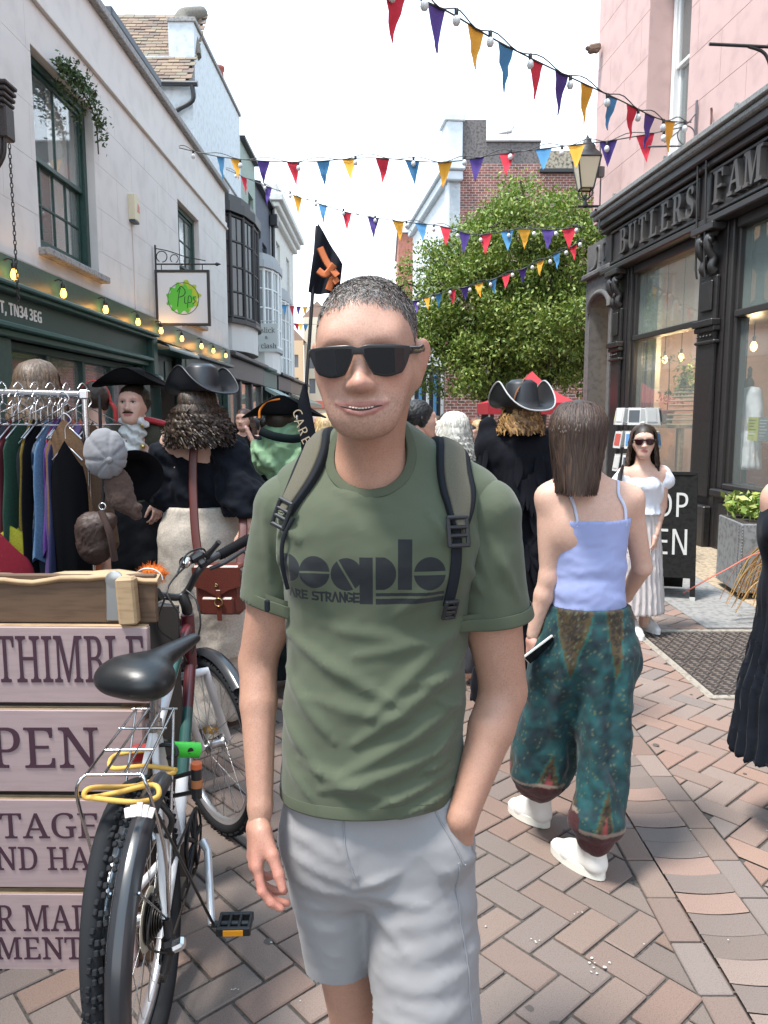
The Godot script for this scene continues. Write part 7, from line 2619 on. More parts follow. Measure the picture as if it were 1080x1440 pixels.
	var bag := thing("shoulder_strap", "black bag strap over the shoulder of the woman in white", "bag strap", sL)
	var m := nb()
	m.tube([V3(1.636,1.054,-5.33), V3(1.651,1.161,-5.36), V3(1.687,1.216,-5.42), V3(1.729,1.179,-5.52)], 0.018, 8, true, 0.3, Vector3.BACK)
	wobj("strap", m, mt(0.012, 0.012, 0.013, 0.6), bag)

func long_hair(HT: Transform3D, root: Array, r: RandomNumberGenerator, length: float, wave: float) -> Array:
	var d: Vector3 = root[2]
	var pts := [root[0]]
	var hz := V3(d.x + signf(d.x) * clampf(d.z + 0.35, 0, 1) * 1.6, 0, minf(d.z, 0.12)).normalized()
	var ph := r.randf() * 6.0
	var ln := length * r.randf_range(0.62, 1.12)
	for k in range(1, 9):
		var f := k / 8.0
		var ang := lerpf(asin(clampf(d.y, -1, 1)), -0.3, minf(f * 2.2, 1.0))
		var q := V3(hz.x * cos(ang) * 0.09, sin(ang) * 0.093 + 0.03, hz.z * cos(ang) * 0.108 - 0.015)
		if f > 0.45:
			var g := (f - 0.45) / 0.55
			q.y = lerpf(q.y, -ln, g)
			q += V3(sin(g * 9.0 + ph), 0, cos(g * 8.0 + ph)) * wave * 0.12 + hz * wave * 0.25 * g
		pts.append(HT * q)
	return pts

func tricorn(called: String, label: String, T: Transform3D, mat: Material, r := 0.2, up := 0.1, edge: Material = null, high := 0.115, lobes := 3.0, ph := 0.0) -> Node3D:
	var t := thing(called, label, "hat", T.origin)
	var m := nb()
	var rows := []
	var ring := PackedVector3Array()
	for e in [[0.0, high], [0.05, high - 0.003], [0.078, high - 0.022], [0.09, 0.03], [0.098, 0.0]]:
		var row := PackedVector3Array()
		for k in 48:
			var an := TAU * k / 48
			row.append(T * V3(cos(an) * e[0] * 0.92, e[1], sin(an) * e[0] * 1.06))
		rows.append(row)
	for e in [0.35, 0.7, 1.0]:
		var row := PackedVector3Array()
		for k in 48:
			var an := TAU * k / 48
			var l := pow(0.5 + 0.5 * cos((an + ph) * lobes), 1.3)
			var rr := lerpf(0.098, r * (0.72 + 0.38 * (1.0 - l)), e)
			row.append(T * V3(cos(an) * rr, e * e * up * l - 0.012 * e * (1 - l), sin(an) * rr * 1.05))
		rows.append(row)
		ring = row
	m.grid(rows, true)
	wobj("felt", m, mat, t)
	m = nb()
	var p := []
	for k in 49: p.append(ring[k % 48])
	m.tube(p, 0.004, 6, false)
	wobj("brim_edge", m, edge if edge else mat, t)
	return t

func black_top() -> void:
	var t := thing("person", "woman seen from behind in black off-shoulder top and long beige skirt", "person", V3(-0.869,0,-3.589))
	var SK := Color(0.55, 0.35, 0.27)
	var head := V3(-0.871,1.614,-3.68)
	var sL := V3(-1.019,1.444,-3.72)
	var sR := V3(-0.741,1.432,-3.68)
	var ps: Array[Prim] = []
	chain(ps, [V3(-0.891,1.57,-3.7), V3(-0.925,1.45,-3.74)], [0.055, 0.07], 0.05)
	chain(ps, [sL, sR], [0.06, 0.06], 0.05)
	ps.append(ell(V3(-0.918,1.312,-3.74), V3(0.17, 0.18, 0.11), 0.05))
	chain(ps, [sR, V3(-0.664,1.215,-3.66), V3(-0.647,1.059,-3.55)], [0.05, 0.045, 0.032], 0.02)
	chain(ps, [V3(-0.905,1.173,-3.74), V3(-0.899,0.926,-3.74), V3(-0.864,0.468,-3.7), V3(-0.877,0.061,-3.66)], [0.11, 0.12, 0.06, 0.045], 0.02)
	chain(ps, [V3(-0.899,0.926,-3.74), V3(-0.779,0.453,-3.75), V3(-0.787,0.069,-3.78)], [0.12, 0.06, 0.045], 0.02)
	var sk := sdf(ps, 0.014, [], null, skinf(SK))
	var HT := head_at(head, 165, -4, 0.98)
	join(sk, face(t, HT, 0.012, {}, SK))
	join(sk, sdf(hand_prims(V3(-0.647,1.059,-3.55), V3(0.1, -1, 0.3), V3(-0.6, 0, -0.5), [0.4, 0.4, 0.45, 0.5], false, 0.9), 0.007, [], null, skinf(SK)))
	wobj("body", sk, skin_mat(), t)
	var bp: Array[Prim] = [ell(V3(-0.916,1.27,-3.74), V3(0.182, 0.17, 0.125), 0.05), cap(V3(-1.059,1.396,-3.72), V3(-1.086,1.21,-3.72), 0.07, 0.08, 0.04), cap(V3(-0.741,1.411,-3.68), V3(-0.667,1.185,-3.62), 0.085, 0.115, 0.05), cap(V3(-0.667,1.185,-3.62), V3(-0.644,1.086,-3.55), 0.1, 0.045, 0.05), ell(V3(-0.916,1.173,-3.74), V3(0.165, 0.12, 0.12), 0.05)]
	bp.append(neg(cap(V3(-0.9,1.57,-3.55), V3(-0.923,1.448,-3.6), 0.075, 0.055, 0.02)))
	var wr := func(p: Vector3) -> float: return 0.009 * sin(p.y * 46.0 + p.x * 30.0 + 4.0 * nz.get_noise_3dv(p * 5.0)) + 0.006 * nz.get_noise_3dv(p * 16.0)
	wobj("top", sdf(bp, 0.011, [Plane(Vector3.DOWN, -(1.101))], wr), mt(0.0075, 0.009, 0.013, 0.7, 0.0, {"rim_enabled": true, "rim": 0.3}), t)
	var kp: Array[Prim] = []
	chain(kp, [V3(-0.896,1.156,-3.73), V3(-0.895,0.963,-3.73), V3(-0.891,0.641,-3.73), V3(-0.838,0.349,-3.73)], [0.165, 0.21, 0.215, 0.19], 0.05, Vector3.BACK, 0.85)
	var dr := func(p: Vector3) -> float: return 0.012 * sin(p.x * 38.0 + 2.5 * nz.get_noise_3d(p.x * 3, p.y * 2, p.z * 3)) * clampf((1.05 - p.y) / 0.4, 0.1, 1) + 0.008 * nz.get_noise_3dv(p * 8.0)
	var linen := cloth(0.53, 0.47, 0.40)
	wobj("skirt", sdf(kp, 0.013, [Plane(Vector3.DOWN, -(0.409)), Plane(Vector3.UP, 1.135)], dr), linen, t)
	for e in [[V3(-0.875,0.432,-3.7), V3(-0.883,0.08,-3.66)], [V3(-0.773,0.416,-3.75), V3(-0.78,0.076,-3.78)]]:
		var lp: Array[Prim] = [cap(e[0], e[1], 0.085, 0.095, 0.02)]
		wobj("trouser_leg", sdf(lp, 0.016, [Plane(Vector3.DOWN, -e[1].y + 0.02)], dr), linen, t)
	for e in [[V3(-0.856,0,-3.622), V3(0.02, 0, -0.2)], [V3(-0.793,0,-3.837), V3(0.02, 0, -0.2)]]:
		trainer(t, e[0], e[0] + e[1], mt(0.42, 0.24, 0.06, 0.7), mt(0.62, 0.56, 0.44, 0.7))
	var hm := nb()
	var roots := scalp(HT, 1500, 16, func(d: Vector3) -> bool: return d.y < 0.6 and not (d.z > 0.5))
	var guide := func(root: Array, r: RandomNumberGenerator) -> Array: return long_hair(HT, root, r, 0.17, 0.3)
	strands(hm, roots, guide, 0.0065, [Color(0.035, 0.022, 0.015), Color(0.065, 0.042, 0.028), Color(0.02, 0.013, 0.01)], 4)
	wobj("hair", hm, vc(0.5), t)
	var lea := mt(0.011, 0.013, 0.017, 0.42)
	tricorn("leather_tricorn", "black leather cocked hat worn by the woman in the black top", head_at(V3(-0.858,1.683,-3.66), 20, 0, 1.05), lea, 0.165, 0.11, null, 0.125, 2.0, 0.5)
	# satchel
	var bag := thing("satchel", "reddish brown leather satchel with buckle hanging over the beige skirt", "bag", V3(-0.739,0.802,-3.4))
	var lm := grained(0.125, 0.03, 0.02, 0.3, 0.4, 6.0, 0.0, 0.04, 4, {"uv1_world_triplanar": false})
	var b := Basis.from_euler(V3(0, -0.15, 0.03))
	var m := nb()
	m.box(b * V3(0, -0.02, 0), V3(0.215, 0.2, 0.075), b, 0.018)
	obj("pouch", m, lm, bag)
	m = nb()
	m.prism(PackedVector2Array([Vector2(-0.112, 0.1), Vector2(0.112, 0.1), Vector2(0.108, 0.015), Vector2(0.05, -0.005), Vector2(0, -0.035), Vector2(-0.05, -0.005), Vector2(-0.108, 0.015)]), 0.01, Transform3D(b, b * V3(0, 0, 0.038)))
	m.box(b * V3(0, 0.098, 0), V3(0.22, 0.02, 0.09), b, 0.008)
	obj("flap", m, lm, bag)
	m = nb()
	m.box(b * V3(0, -0.075, 0.041), V3(0.15, 0.08, 0.02), b, 0.008)
	obj("pocket", m, lm, bag)
	m = nb()
	m.box(b * V3(0.01, -0.07, 0.055), V3(0.022, 0.14, 0.005), b, 0.002)
	obj("tab", m, lm, bag)
	m = nb()
	m.ring(b * V3(0.01, -0.055, 0.06), b.z, 0.018, 0.0028, 16, 6)
	m.ring(b * V3(0.0, 0.02, 0.05), b.z, 0.006, 0.0025, 12, 6)
	obj("buckle", m, mt(0.55, 0.4, 0.18, 0.3, 1.0), bag)
	m = nb()
	m.tube(curve([V3(-0.834,0.899,-3.42), V3(-0.866,1.069,-3.48), V3(-0.887,1.324,-3.56), V3(-0.879,1.481,-3.6), V3(-0.865,1.537,-3.66)], 6), 0.02, 8, true, 0.18, Vector3.BACK)
	m.tube(curve([V3(-0.65,0.899,-3.42), V3(-0.649,1.05,-3.5), V3(-0.664,1.142,-3.56)], 6), 0.02, 8, true, 0.18, Vector3.BACK)
	wobj("strap", m, mt(0.085, 0.018, 0.014, 0.45), bag)

func pirate() -> void:
	var t := thing("person", "moustached man in olive military coat, ruffled white shirt and black breeches", "person", V3(-1.525, 0, -4.68))
	var SK := Color(0.62, 0.38, 0.3)
	var head := V3(-1.496,1.646,-4.635)
	var sL := V3(-1.64,1.429,-4.68)
	var sR := V3(-1.385,1.453,-4.725)
	var ps: Array[Prim] = []
	chain(ps, [V3(-1.505,1.557,-4.68), V3(-1.511,1.479,-4.716)], [0.06, 0.07], 0.04)
	chain(ps, [sL, sR], [0.07, 0.07], 0.05)
	ps.append(ell(V3(-1.518,1.288,-4.725), V3(0.17, 0.25, 0.12), 0.05))
	chain(ps, [V3(-1.587,0.979,-4.725), V3(-1.611,0.621,-4.725), V3(-1.638,-0.033,-4.752)], [0.09, 0.065, 0.05], 0.03)
	chain(ps, [V3(-1.464,0.979,-4.725), V3(-1.446,0.63,-4.68), V3(-1.485,-0.033,-4.698)], [0.09, 0.065, 0.05], 0.03)
	chain(ps, [sR, V3(-1.35,1.2,-4.725), V3(-1.359,1.082,-4.59)], [0.06, 0.05, 0.034], 0.03)
	chain(ps, [sL, V3(-1.701,1.2,-4.725), V3(-1.657,1.051,-4.68)], [0.06, 0.05, 0.034], 0.03)
	for e in [[V3(-1.573,0,-4.561), 0.0], [V3(-1.418,0,-4.509), 0.03]]: chain(ps, [e[0] + V3(0, 0.06, 0.0), e[0] + V3(e[1], 0.045, 0.2)], [0.05, 0.04], 0.03)
	var sk := sdf(ps, 0.018, [], null, skinf(SK))
	var HT := head_at(head, -4, 0, 1.02)
	var fm := face(t, HT, 0.005, {"jaw": 1.05}, SK)
	join(sk, fm)
	join(sk, sdf(hand_prims(V3(-1.359,1.082,-4.59), V3(0, -1, 0.1), V3(-0.7, 0, -0.5), [0.5, 0.5, 0.55, 0.6], false, 1.0), 0.008, [], null, skinf(SK)))
	var body := wobj("body", sk, skin_mat(), t)
	eyes(t, HT, body, Color(0.03, 0.018, 0.012))
	var m := nb()
	m.xf = HT
	for s in [-1.0, 1.0]: m.tube(curve([V3(0, -0.051, 0.099), V3(0.014 * s, -0.052, 0.097), V3(0.03 * s, -0.058, 0.086), V3(0.036 * s, -0.068, 0.08)], 4), 0.0058, 7)
	sub("moustache", m, mt(0.04, 0.022, 0.014, 0.9), body)
	hair_cap(t, HT, fm, 1500, 0.02, [Color(0.03, 0.02, 0.014), Color(0.05, 0.033, 0.024), Color(0.04, 0.028, 0.02)], func(p: Vector3) -> float: return 0.02 - p.z + p.y * 0.3 if p.y > -0.05 and absf(p.x) > 0.05 else -1.0)
	var cp: Array[Prim] = [ell(V3(-1.52,1.265,-4.743), V3(0.2, 0.25, 0.13), 0.05), cap(sL, sR, 0.085, 0.085, 0.05), ell(V3(-1.525,0.976,-4.752), V3(0.19, 0.15, 0.13), 0.06)]
	chain(cp, [sR, V3(-1.341,1.209,-4.725), V3(-1.355,1.106,-4.608)], [0.085, 0.075, 0.062], 0.03)
	chain(cp, [sL, V3(-1.709,1.209,-4.725), V3(-1.664,1.073,-4.68)], [0.085, 0.075, 0.062], 0.03)
	cp.append(neg(cap(V3(-1.478,1.57,-4.518), V3(-1.494,1.279,-4.518), 0.07, 0.05, 0.02)))
	var wr := func(p: Vector3) -> float: return 0.012 * nz.get_noise_3dv(p * 9.0)
	var coat := wobj("coat", sdf(cp, 0.013, [Plane(Vector3.DOWN, -(0.875))], wr), cloth(0.055, 0.05, 0.032), t)
	for p in [V3(-1.433,1.516,-4.581), V3(-1.434,1.39,-4.581), V3(-1.445,1.296,-4.59)]:
		m = nb()
		m.lathe([[0.0, 0], [0.016, 0.002], [0.012, 0.012], [0.0, 0.015]], p, Basis(Vector3.RIGHT, PI / 2), 10)
		sub("button", m, mt(0.6, 0.45, 0.15, 0.3, 1.0), coat)
	m = nb()
	m.box(V3(-1.376,1.587,-4.698) + V3(0, -0.05, 0.02), V3(0.14, 0.03, 0.1), Basis(Vector3.BACK, -0.25), 0.012)
	sub("epaulette", m, mt(0.38, 0.02, 0.03, 0.7), coat)
	var fp: Array[Prim] = [cap(V3(-1.5,1.507,-4.617), V3(-1.516,1.274,-4.599), 0.075, 0.06, 0.03, Vector3.BACK, 0.6), ell(V3(-1.526,1.524,-4.608), V3(0.05, 0.03, 0.04), 0.02), ell(V3(-1.449,1.532,-4.608), V3(0.04, 0.03, 0.04), 0.02)]
	wobj("shirt", sdf(fp, 0.01, [], func(p: Vector3) -> float: return 0.014 * sin(p.y * 90.0 + p.x * 60.0 + 3.0 * nz.get_noise_3dv(p * 12.0))), mt(0.6, 0.61, 0.60, 0.85), t)
	fp = [cap(V3(-1.353,1.125,-4.59), V3(-1.352,1.075,-4.581), 0.05, 0.055, 0.02)]
	wobj("cuff", sdf(fp, 0.012, [], wr), mt(0.6, 0.61, 0.62, 0.85), t)
	fp = []
	chain(fp, [V3(-1.588,0.97,-4.725), V3(-1.609,0.666,-4.725), V3(-1.613,0.437,-4.734)], [0.12, 0.10, 0.06], 0.04)
	chain(fp, [V3(-1.464,0.97,-4.725), V3(-1.448,0.674,-4.68), V3(-1.464,0.447,-4.689)], [0.12, 0.10, 0.06], 0.04)
	wobj("breeches", sdf(fp, 0.018, [], wr), mt(0.018, 0.018, 0.02, 0.85), t)
	m = nb()
	m.tube(curve([V3(-1.554,1.415,-4.59), V3(-1.481,1.297,-4.572), V3(-1.395,1.245,-4.59), V3(-1.362,1.247,-4.68)], 6), 0.035, 8, true, 0.25, Vector3.BACK)
	wobj("belt", m, mt(0.16, 0.08, 0.035, 0.5), t)
	tricorn("felt_tricorn", "black felt tricorn hat worn by the moustached man", head_at(V3(-1.491,1.754,-4.608), 0, 0, 1.02), mt(0.008, 0.008, 0.009, 0.85), 0.2, 0.09, null, 0.1, 2.0, PI / 2)

func cape() -> void:
	var t := thing("person", "figure in a layered black feathered cape seen from behind beside the woman in lilac", "person", V3(0.671, 0, -3.75))
	var head := V3(0.656,1.57,-3.72)
	var HT := head_at(head, 175, 0, 1.0)
	var ps: Array[Prim] = []
	chain(ps, [V3(0.657,1.519,-3.74), V3(0.667,1.421,-3.78)], [0.06, 0.07], 0.05)
	ps.append(ell(V3(0.681,1.098,-3.78), V3(0.16, 0.3, 0.11), 0.05))
	for x in [-0.1, 0.1]: chain(ps, [V3(0.682,0.738,-3.78) + V3(x, 0, 0), V3(0.682 + x, 0.06, -3.78), V3(0.682 + x, 0.04, -3.95)], [0.09, 0.045, 0.04], 0.03)
	var sk := sdf(ps, 0.02, [], null, skinf(Color(0.55, 0.36, 0.28)))
	join(sk, face(t, HT, 0.012, {}, Color(0.55, 0.36, 0.28)))
	wobj("body", sk, skin_mat(), t)
	var cp: Array[Prim] = [cap(V3(0.537,1.421,-3.78), V3(0.805,1.422,-3.76), 0.085, 0.085, 0.05), ell(V3(0.675,1.379,-3.78), V3(0.2, 0.13, 0.14), 0.05), cap(V3(0.678,1.239,-3.78), V3(0.708,0.023,-3.8), 0.2, 0.25, 0.06, Vector3.BACK, 0.8), cap(V3(0.533,1.441,-3.8), V3(0.511,1.518,-3.8), 0.06, 0.045, 0.04)]
	var wr := func(p: Vector3) -> float: return 0.022 * sin(p.x * 34.0 + 3.0 * nz.get_noise_3d(p.x * 3, p.y * 2, p.z * 3)) * clampf((1.45 - p.y) / 0.2, 0, 1) + 0.01 * nz.get_noise_3dv(p * 11.0)
	var blk := mt(0.0075, 0.008, 0.011, 0.75, 0.0, {"rim_enabled": true, "rim": 0.25})
	var c := wobj("cape", sdf(cp, 0.014, [Plane(Vector3.DOWN, -0.12)], wr), blk, t)
	var r := RandomNumberGenerator.new()
	r.seed = 8
	for k in 60:
		var m := nb()
		var an := r.randf_range(-1.4, 1.4)
		var p := (V3(0.675,1.379,-3.78)) + V3(sin(an) * 0.24, r.randf_range(-0.5, 0.04), cos(an) * 0.2)
		p = to_surf(cp, p, 0.004)
		var ln := r.randf_range(0.12, 0.24)
		var tw := V3(cos(an), 0, -sin(an)) * r.randf_range(0.018, 0.03)
		var o := V3(sin(an), 0, cos(an)) * 0.03
		var rows := []
		for q in 6:
			var f := q / 5.0
			var wdt := sin(PI * (0.15 + 0.83 * f))
			rows.append(PackedVector3Array([p - tw * wdt + V3(0, -ln * f, 0) + o * f * f, p + V3(0, -ln * f, 0) + o * (f * f + 0.25), p + tw * wdt + V3(0, -ln * f, 0) + o * f * f]))
		rows.reverse()
		m.grid(rows)
		sub("feather", m, blk, c)
	var hm := nb()
	var roots := scalp(HT, 200, 6, func(d: Vector3) -> bool: return d.y < 0.1 and not (d.z > 0.5))
	var guide := func(root: Array, r2: RandomNumberGenerator) -> Array: return long_hair(HT, root, r2, 0.085, 0.08)
	strands(hm, roots, guide, 0.008, [Color(0.3, 0.17, 0.06), Color(0.17, 0.09, 0.04)], 4)
	wobj("hair", hm, vc(0.5), t)
	var h := tricorn("pirate_hat", "black cocked hat with silver edging and a brown feather", head_at(V3(0.655,1.614,-3.7), 160, -3, 1.0), mt(0.012, 0.014, 0.017, 0.5), 0.17, 0.12, mt(0.35, 0.36, 0.36, 0.4), 0.13, 2.0, 0.7)
	var m := nb()
	m.tube(curve([V3(0.604,1.636,-3.62), V3(0.623,1.692,-3.62), V3(0.675,1.766,-3.66)], 5), [0.006, 0.01, 0.014, 0.015, 0.016, 0.016, 0.014, 0.012, 0.009, 0.005, 0.002], 7, true, 0.3)
	wobj("feather", m, mt(0.17, 0.07, 0.03, 0.8), h)

func green_hood() -> void:
	var t := thing("person", "person seen from behind in a pale green hood over a black cloak", "person", V3(-0.579, 0, -4.2))
	var head := V3(-0.554,1.52,-4.18)
	var HT := head_at(head, 170, 0, 1.0)
	var ps: Array[Prim] = [ell(V3(-0.59,0.878,-4.25), V3(0.16, 0.3, 0.11), 0.05)]
	for x in [-0.1, 0.1]: chain(ps, [V3(-0.595,0.552,-4.25) + V3(x, 0, 0), V3(-0.595 + x, 0.06, -4.25), V3(-0.595 + x, 0.04, -4.42)], [0.09, 0.045, 0.04], 0.03)
	chain(ps, [V3(-0.565,1.474,-4.2), V3(-0.576,1.356,-4.24)], [0.06, 0.07], 0.05)
	var sk := sdf(ps, 0.02, [], null, skinf(Color(0.5, 0.3, 0.24)))
	join(sk, face(t, HT, 0.012, {}, Color(0.5, 0.3, 0.24)))
	wobj("body", sk, skin_mat(), t)
	var cp: Array[Prim] = [cap(V3(-0.703,1.276,-4.26), V3(-0.454,1.279,-4.22), 0.1, 0.1, 0.05), cap(V3(-0.585,1.158,-4.25), V3(-0.643,-0.138,-4.3), 0.19, 0.26, 0.06, Vector3.BACK, 0.8)]
	var wr := func(p: Vector3) -> float: return 0.016 * sin(p.x * 30.0 + 3.0 * nz.get_noise_3d(p.x * 3, p.y * 2, p.z * 3)) + 0.012 * nz.get_noise_3dv(p * 8.0)
	wobj("cloak", sdf(cp, 0.016, [Plane(Vector3.DOWN, -0.12)], wr), mt(0.008, 0.011, 0.012, 0.8), t)
	var gp: Array[Prim] = [cap(V3(-0.544,1.49,-4.16), V3(-0.553,1.398,-4.16), 0.095, 0.1, 0.04), cap(V3(-0.643,1.353,-4.14), V3(-0.442,1.355,-4.12), 0.09, 0.09, 0.05), cap(V3(-0.557,1.324,-4.12), V3(-0.519,1.134,-4.1), 0.12, 0.06, 0.05, Vector3.BACK, 0.6)]
	var fr := func(p: Vector3) -> float: return 0.014 * sin(p.y * 42.0 - absf(p.x - (-0.553)) * 50.0 + 4.0 * nz.get_noise_3dv(p * 6.0)) + 0.008 * nz.get_noise_3dv(p * 14.0)
	wobj("hood", sdf(gp, 0.011, [], fr), mt(0.20, 0.34, 0.20, 0.85), t)
	var m := nb()
	m.tube(curve([V3(-0.641,1.493,-4), V3(-0.572,1.468,-3.98), V3(-0.484,1.453,-3.98), V3(-0.428,1.457,-4)], 5), 0.022, 8, true, 0.4, Vector3.BACK)
	wobj("hood_trim", m, mt(0.008, 0.012, 0.014, 0.7), t)
	var h := tricorn("feathered_hat", "black cocked hat with an orange feather above the green hood", head_at(V3(-0.532,1.574,-4.14), 0, 0, 1.0), mt(0.010, 0.011, 0.013, 0.7), 0.2, 0.1, null, 0.1, 2.0, PI / 2)
	m = nb()
	m.tube(curve([V3(-0.643,1.559,-4), V3(-0.639,1.603,-4), V3(-0.601,1.643,-4), V3(-0.535,1.657,-4)], 6), 0.012, 8, true, 0.5)
	wobj("feather", m, mt(0.75, 0.22, 0.02, 0.8), h)

func flag() -> void:
	var t := thing("flagpole", "black pole carrying a black and orange flag and a gold lettered black pennant", "flag", V3(-0.407,1.373,-3.9))
	var m := nb()
	m.tube([V3(-0.418,1.156,-3.9), V3(-0.389,1.729,-3.9), V3(-0.331,2.503,-3.95)], 0.009, 8)
	wobj("pole", m, mt(0.012, 0.012, 0.013, 0.5), t)
	m = nb()
	var rows := []
	for k in 9:
		var f := k / 8.0
		var row := PackedVector3Array()
		for q in 9:
			var g := q / 8.0
			var p: Vector3 = (V3(-0.327,2.517,-3.95)).lerp(V3(-0.375,2.178,-3.93), g) + ((V3(-0.203,2.309,-3.9)).lerp(V3(-0.225,2.163,-3.9), g) - (V3(-0.327,2.517,-3.95)).lerp(V3(-0.375,2.178,-3.93), g)) * f
			row.append(p + V3(0, 0, 0.03 * sin(f * 9.0 + g * 2.0)))
		rows.append(row)
	m.grid(rows)
	wobj("flag_cloth", m, mt(0.016, 0.017, 0.022, 0.8), t)
	for e in [[V3(-0.311,2.382,-3.86), V3(-0.276,2.307,-3.85), V3(-0.227,2.243,-3.83)], [V3(-0.322,2.275,-3.86), V3(-0.284,2.253,-3.85), V3(-0.24,2.296,-3.83)], [V3(-0.271,2.181,-3.86), V3(-0.249,2.233,-3.85), V3(-0.228,2.211,-3.84)]]:
		m = nb()
		m.tube(curve(e, 6), 0.017, 6, true, 0.15, Vector3.BACK)
		wobj("flag_emblem", m, mt(0.48, 0.13, 0.04, 0.8), t)
	m = nb()
	rows = []
	for k in 13:
		var f := k / 12.0
		var a: Vector3 = (V3(-0.401,1.727,-3.85)).lerp(V3(-0.447,1.546,-3.8), f) if f < 0.5 else (V3(-0.425,1.636,-3.83)).lerp(V3(-0.405,1.343,-3.8), (f - 0.5) * 2.0)
		var b: Vector3 = (V3(-0.384,1.727,-3.85)).lerp(V3(-0.316,1.378,-3.8), f)
		rows.append(PackedVector3Array([b, a.lerp(b, 0.5) + V3(0, 0, 0.02), a]))
	m.grid(rows)
	var pn := wobj("pennant", m, mt(0.009, 0.010, 0.013, 0.8), t)
	var gold := mt(0.42, 0.33, 0.22, 0.6)
	var k := 0
	for e in [["C", V3(-0.419,1.584,-3.74)], ["A", V3(-0.409,1.539,-3.74)], ["R", V3(-0.392,1.498,-3.73)], ["E", V3(-0.378,1.454,-3.73)], ["C", V3(-0.368,1.406,-3.72)]]:
		inst("lettering", text_mesh(e[0], 0.062, 0.003, "Droid Sans"), gold, pn, Transform3D(Basis(Vector3.BACK, -1.1), e[1]))

func black_dress() -> void:
	var t := thing("person", "woman in a black sleeveless dress with flared tiered skirt beside the metal planter", "person", V3(1.73, 0, -2.75))
	var SK := Color(0.6, 0.38, 0.29)
	var ps: Array[Prim] = [ell(V3(1.493,1.179,-2.72), V3(0.14, 0.2, 0.1), 0.05)]
	chain(ps, [V3(1.403,1.281,-2.72), V3(1.644,1.278,-2.75)], [0.05, 0.05], 0.05)
	chain(ps, [V3(1.594,1.433,-2.72), V3(1.548,1.279,-2.74)], [0.05, 0.06], 0.05)
	for x in [-0.08, 0.1]: chain(ps, [V3(1.69 + x, 0.6, -2.75), V3(1.69 + x, 0.08, -2.78), V3(1.67 + x, 0.045, -2.62)], [0.07, 0.04, 0.04], 0.03)
	var sk := sdf(ps, 0.014, [], null, skinf(SK))
	var HT := head_at(V3(1.59,1.533,-2.7), 20)
	join(sk, face(t, HT, 0.012, {}, SK))
	wobj("body", sk, skin_mat(), t)
	var dp: Array[Prim] = [ell(V3(1.497,1.166,-2.72), V3(0.155, 0.19, 0.115), 0.06), ell(V3(1.393,1.178,-2.64), V3(0.07, 0.07, 0.06), 0.05), ell(V3(1.526,0.967,-2.74), V3(0.135, 0.12, 0.1), 0.06)]
	chain(dp, [V3(1.532,0.887,-2.74), V3(1.55,0.537,-2.74)], [0.15, 0.21], 0.06, Vector3.BACK, 0.85)
	chain(dp, [V3(1.551,0.523,-2.74), V3(1.56,0.316,-2.74)], [0.215, 0.25], 0.03, Vector3.BACK, 0.85)
	var pl := func(p: Vector3) -> float: return sin(atan2(p.x - 1.48, p.z + 2.74) * 20.0 + 2.0 * nz.get_noise_3dv(p * 3.0)) * 0.014 * clampf((1.0 - p.y) / 0.3, 0, 1)
	wobj("dress", sdf(dp, 0.011, [Plane(V3(0.15, -1, 0).normalized(), V3(0.15, -1, 0).normalized().dot(V3(1.322,0.313,-2.6)))], pl), mt(0.010, 0.012, 0.017, 0.85, 0.0, {"rim_enabled": true, "rim": 0.3}), t)
	trainer(t, V3(1.6, 0, -2.84), V3(1.56, 0, -2.66), mt(0.55, 0.4, 0.22, 0.7), mt(0.6, 0.5, 0.35, 0.8))
	var hm := nb()
	var roots := scalp(HT, 400, 6, func(d: Vector3) -> bool: return not (d.z > 0.4 and d.y < 0.6) and d.y > -0.3)
	var guide := func(root: Array, r2: RandomNumberGenerator) -> Array: return long_hair(HT, root, r2, 0.27, 0.12)
	strands(hm, roots, guide, 0.009, [Color(0.35, 0.1, 0.03), Color(0.22, 0.06, 0.02)], 4)
	wobj("hair", hm, vc(0.5), t)

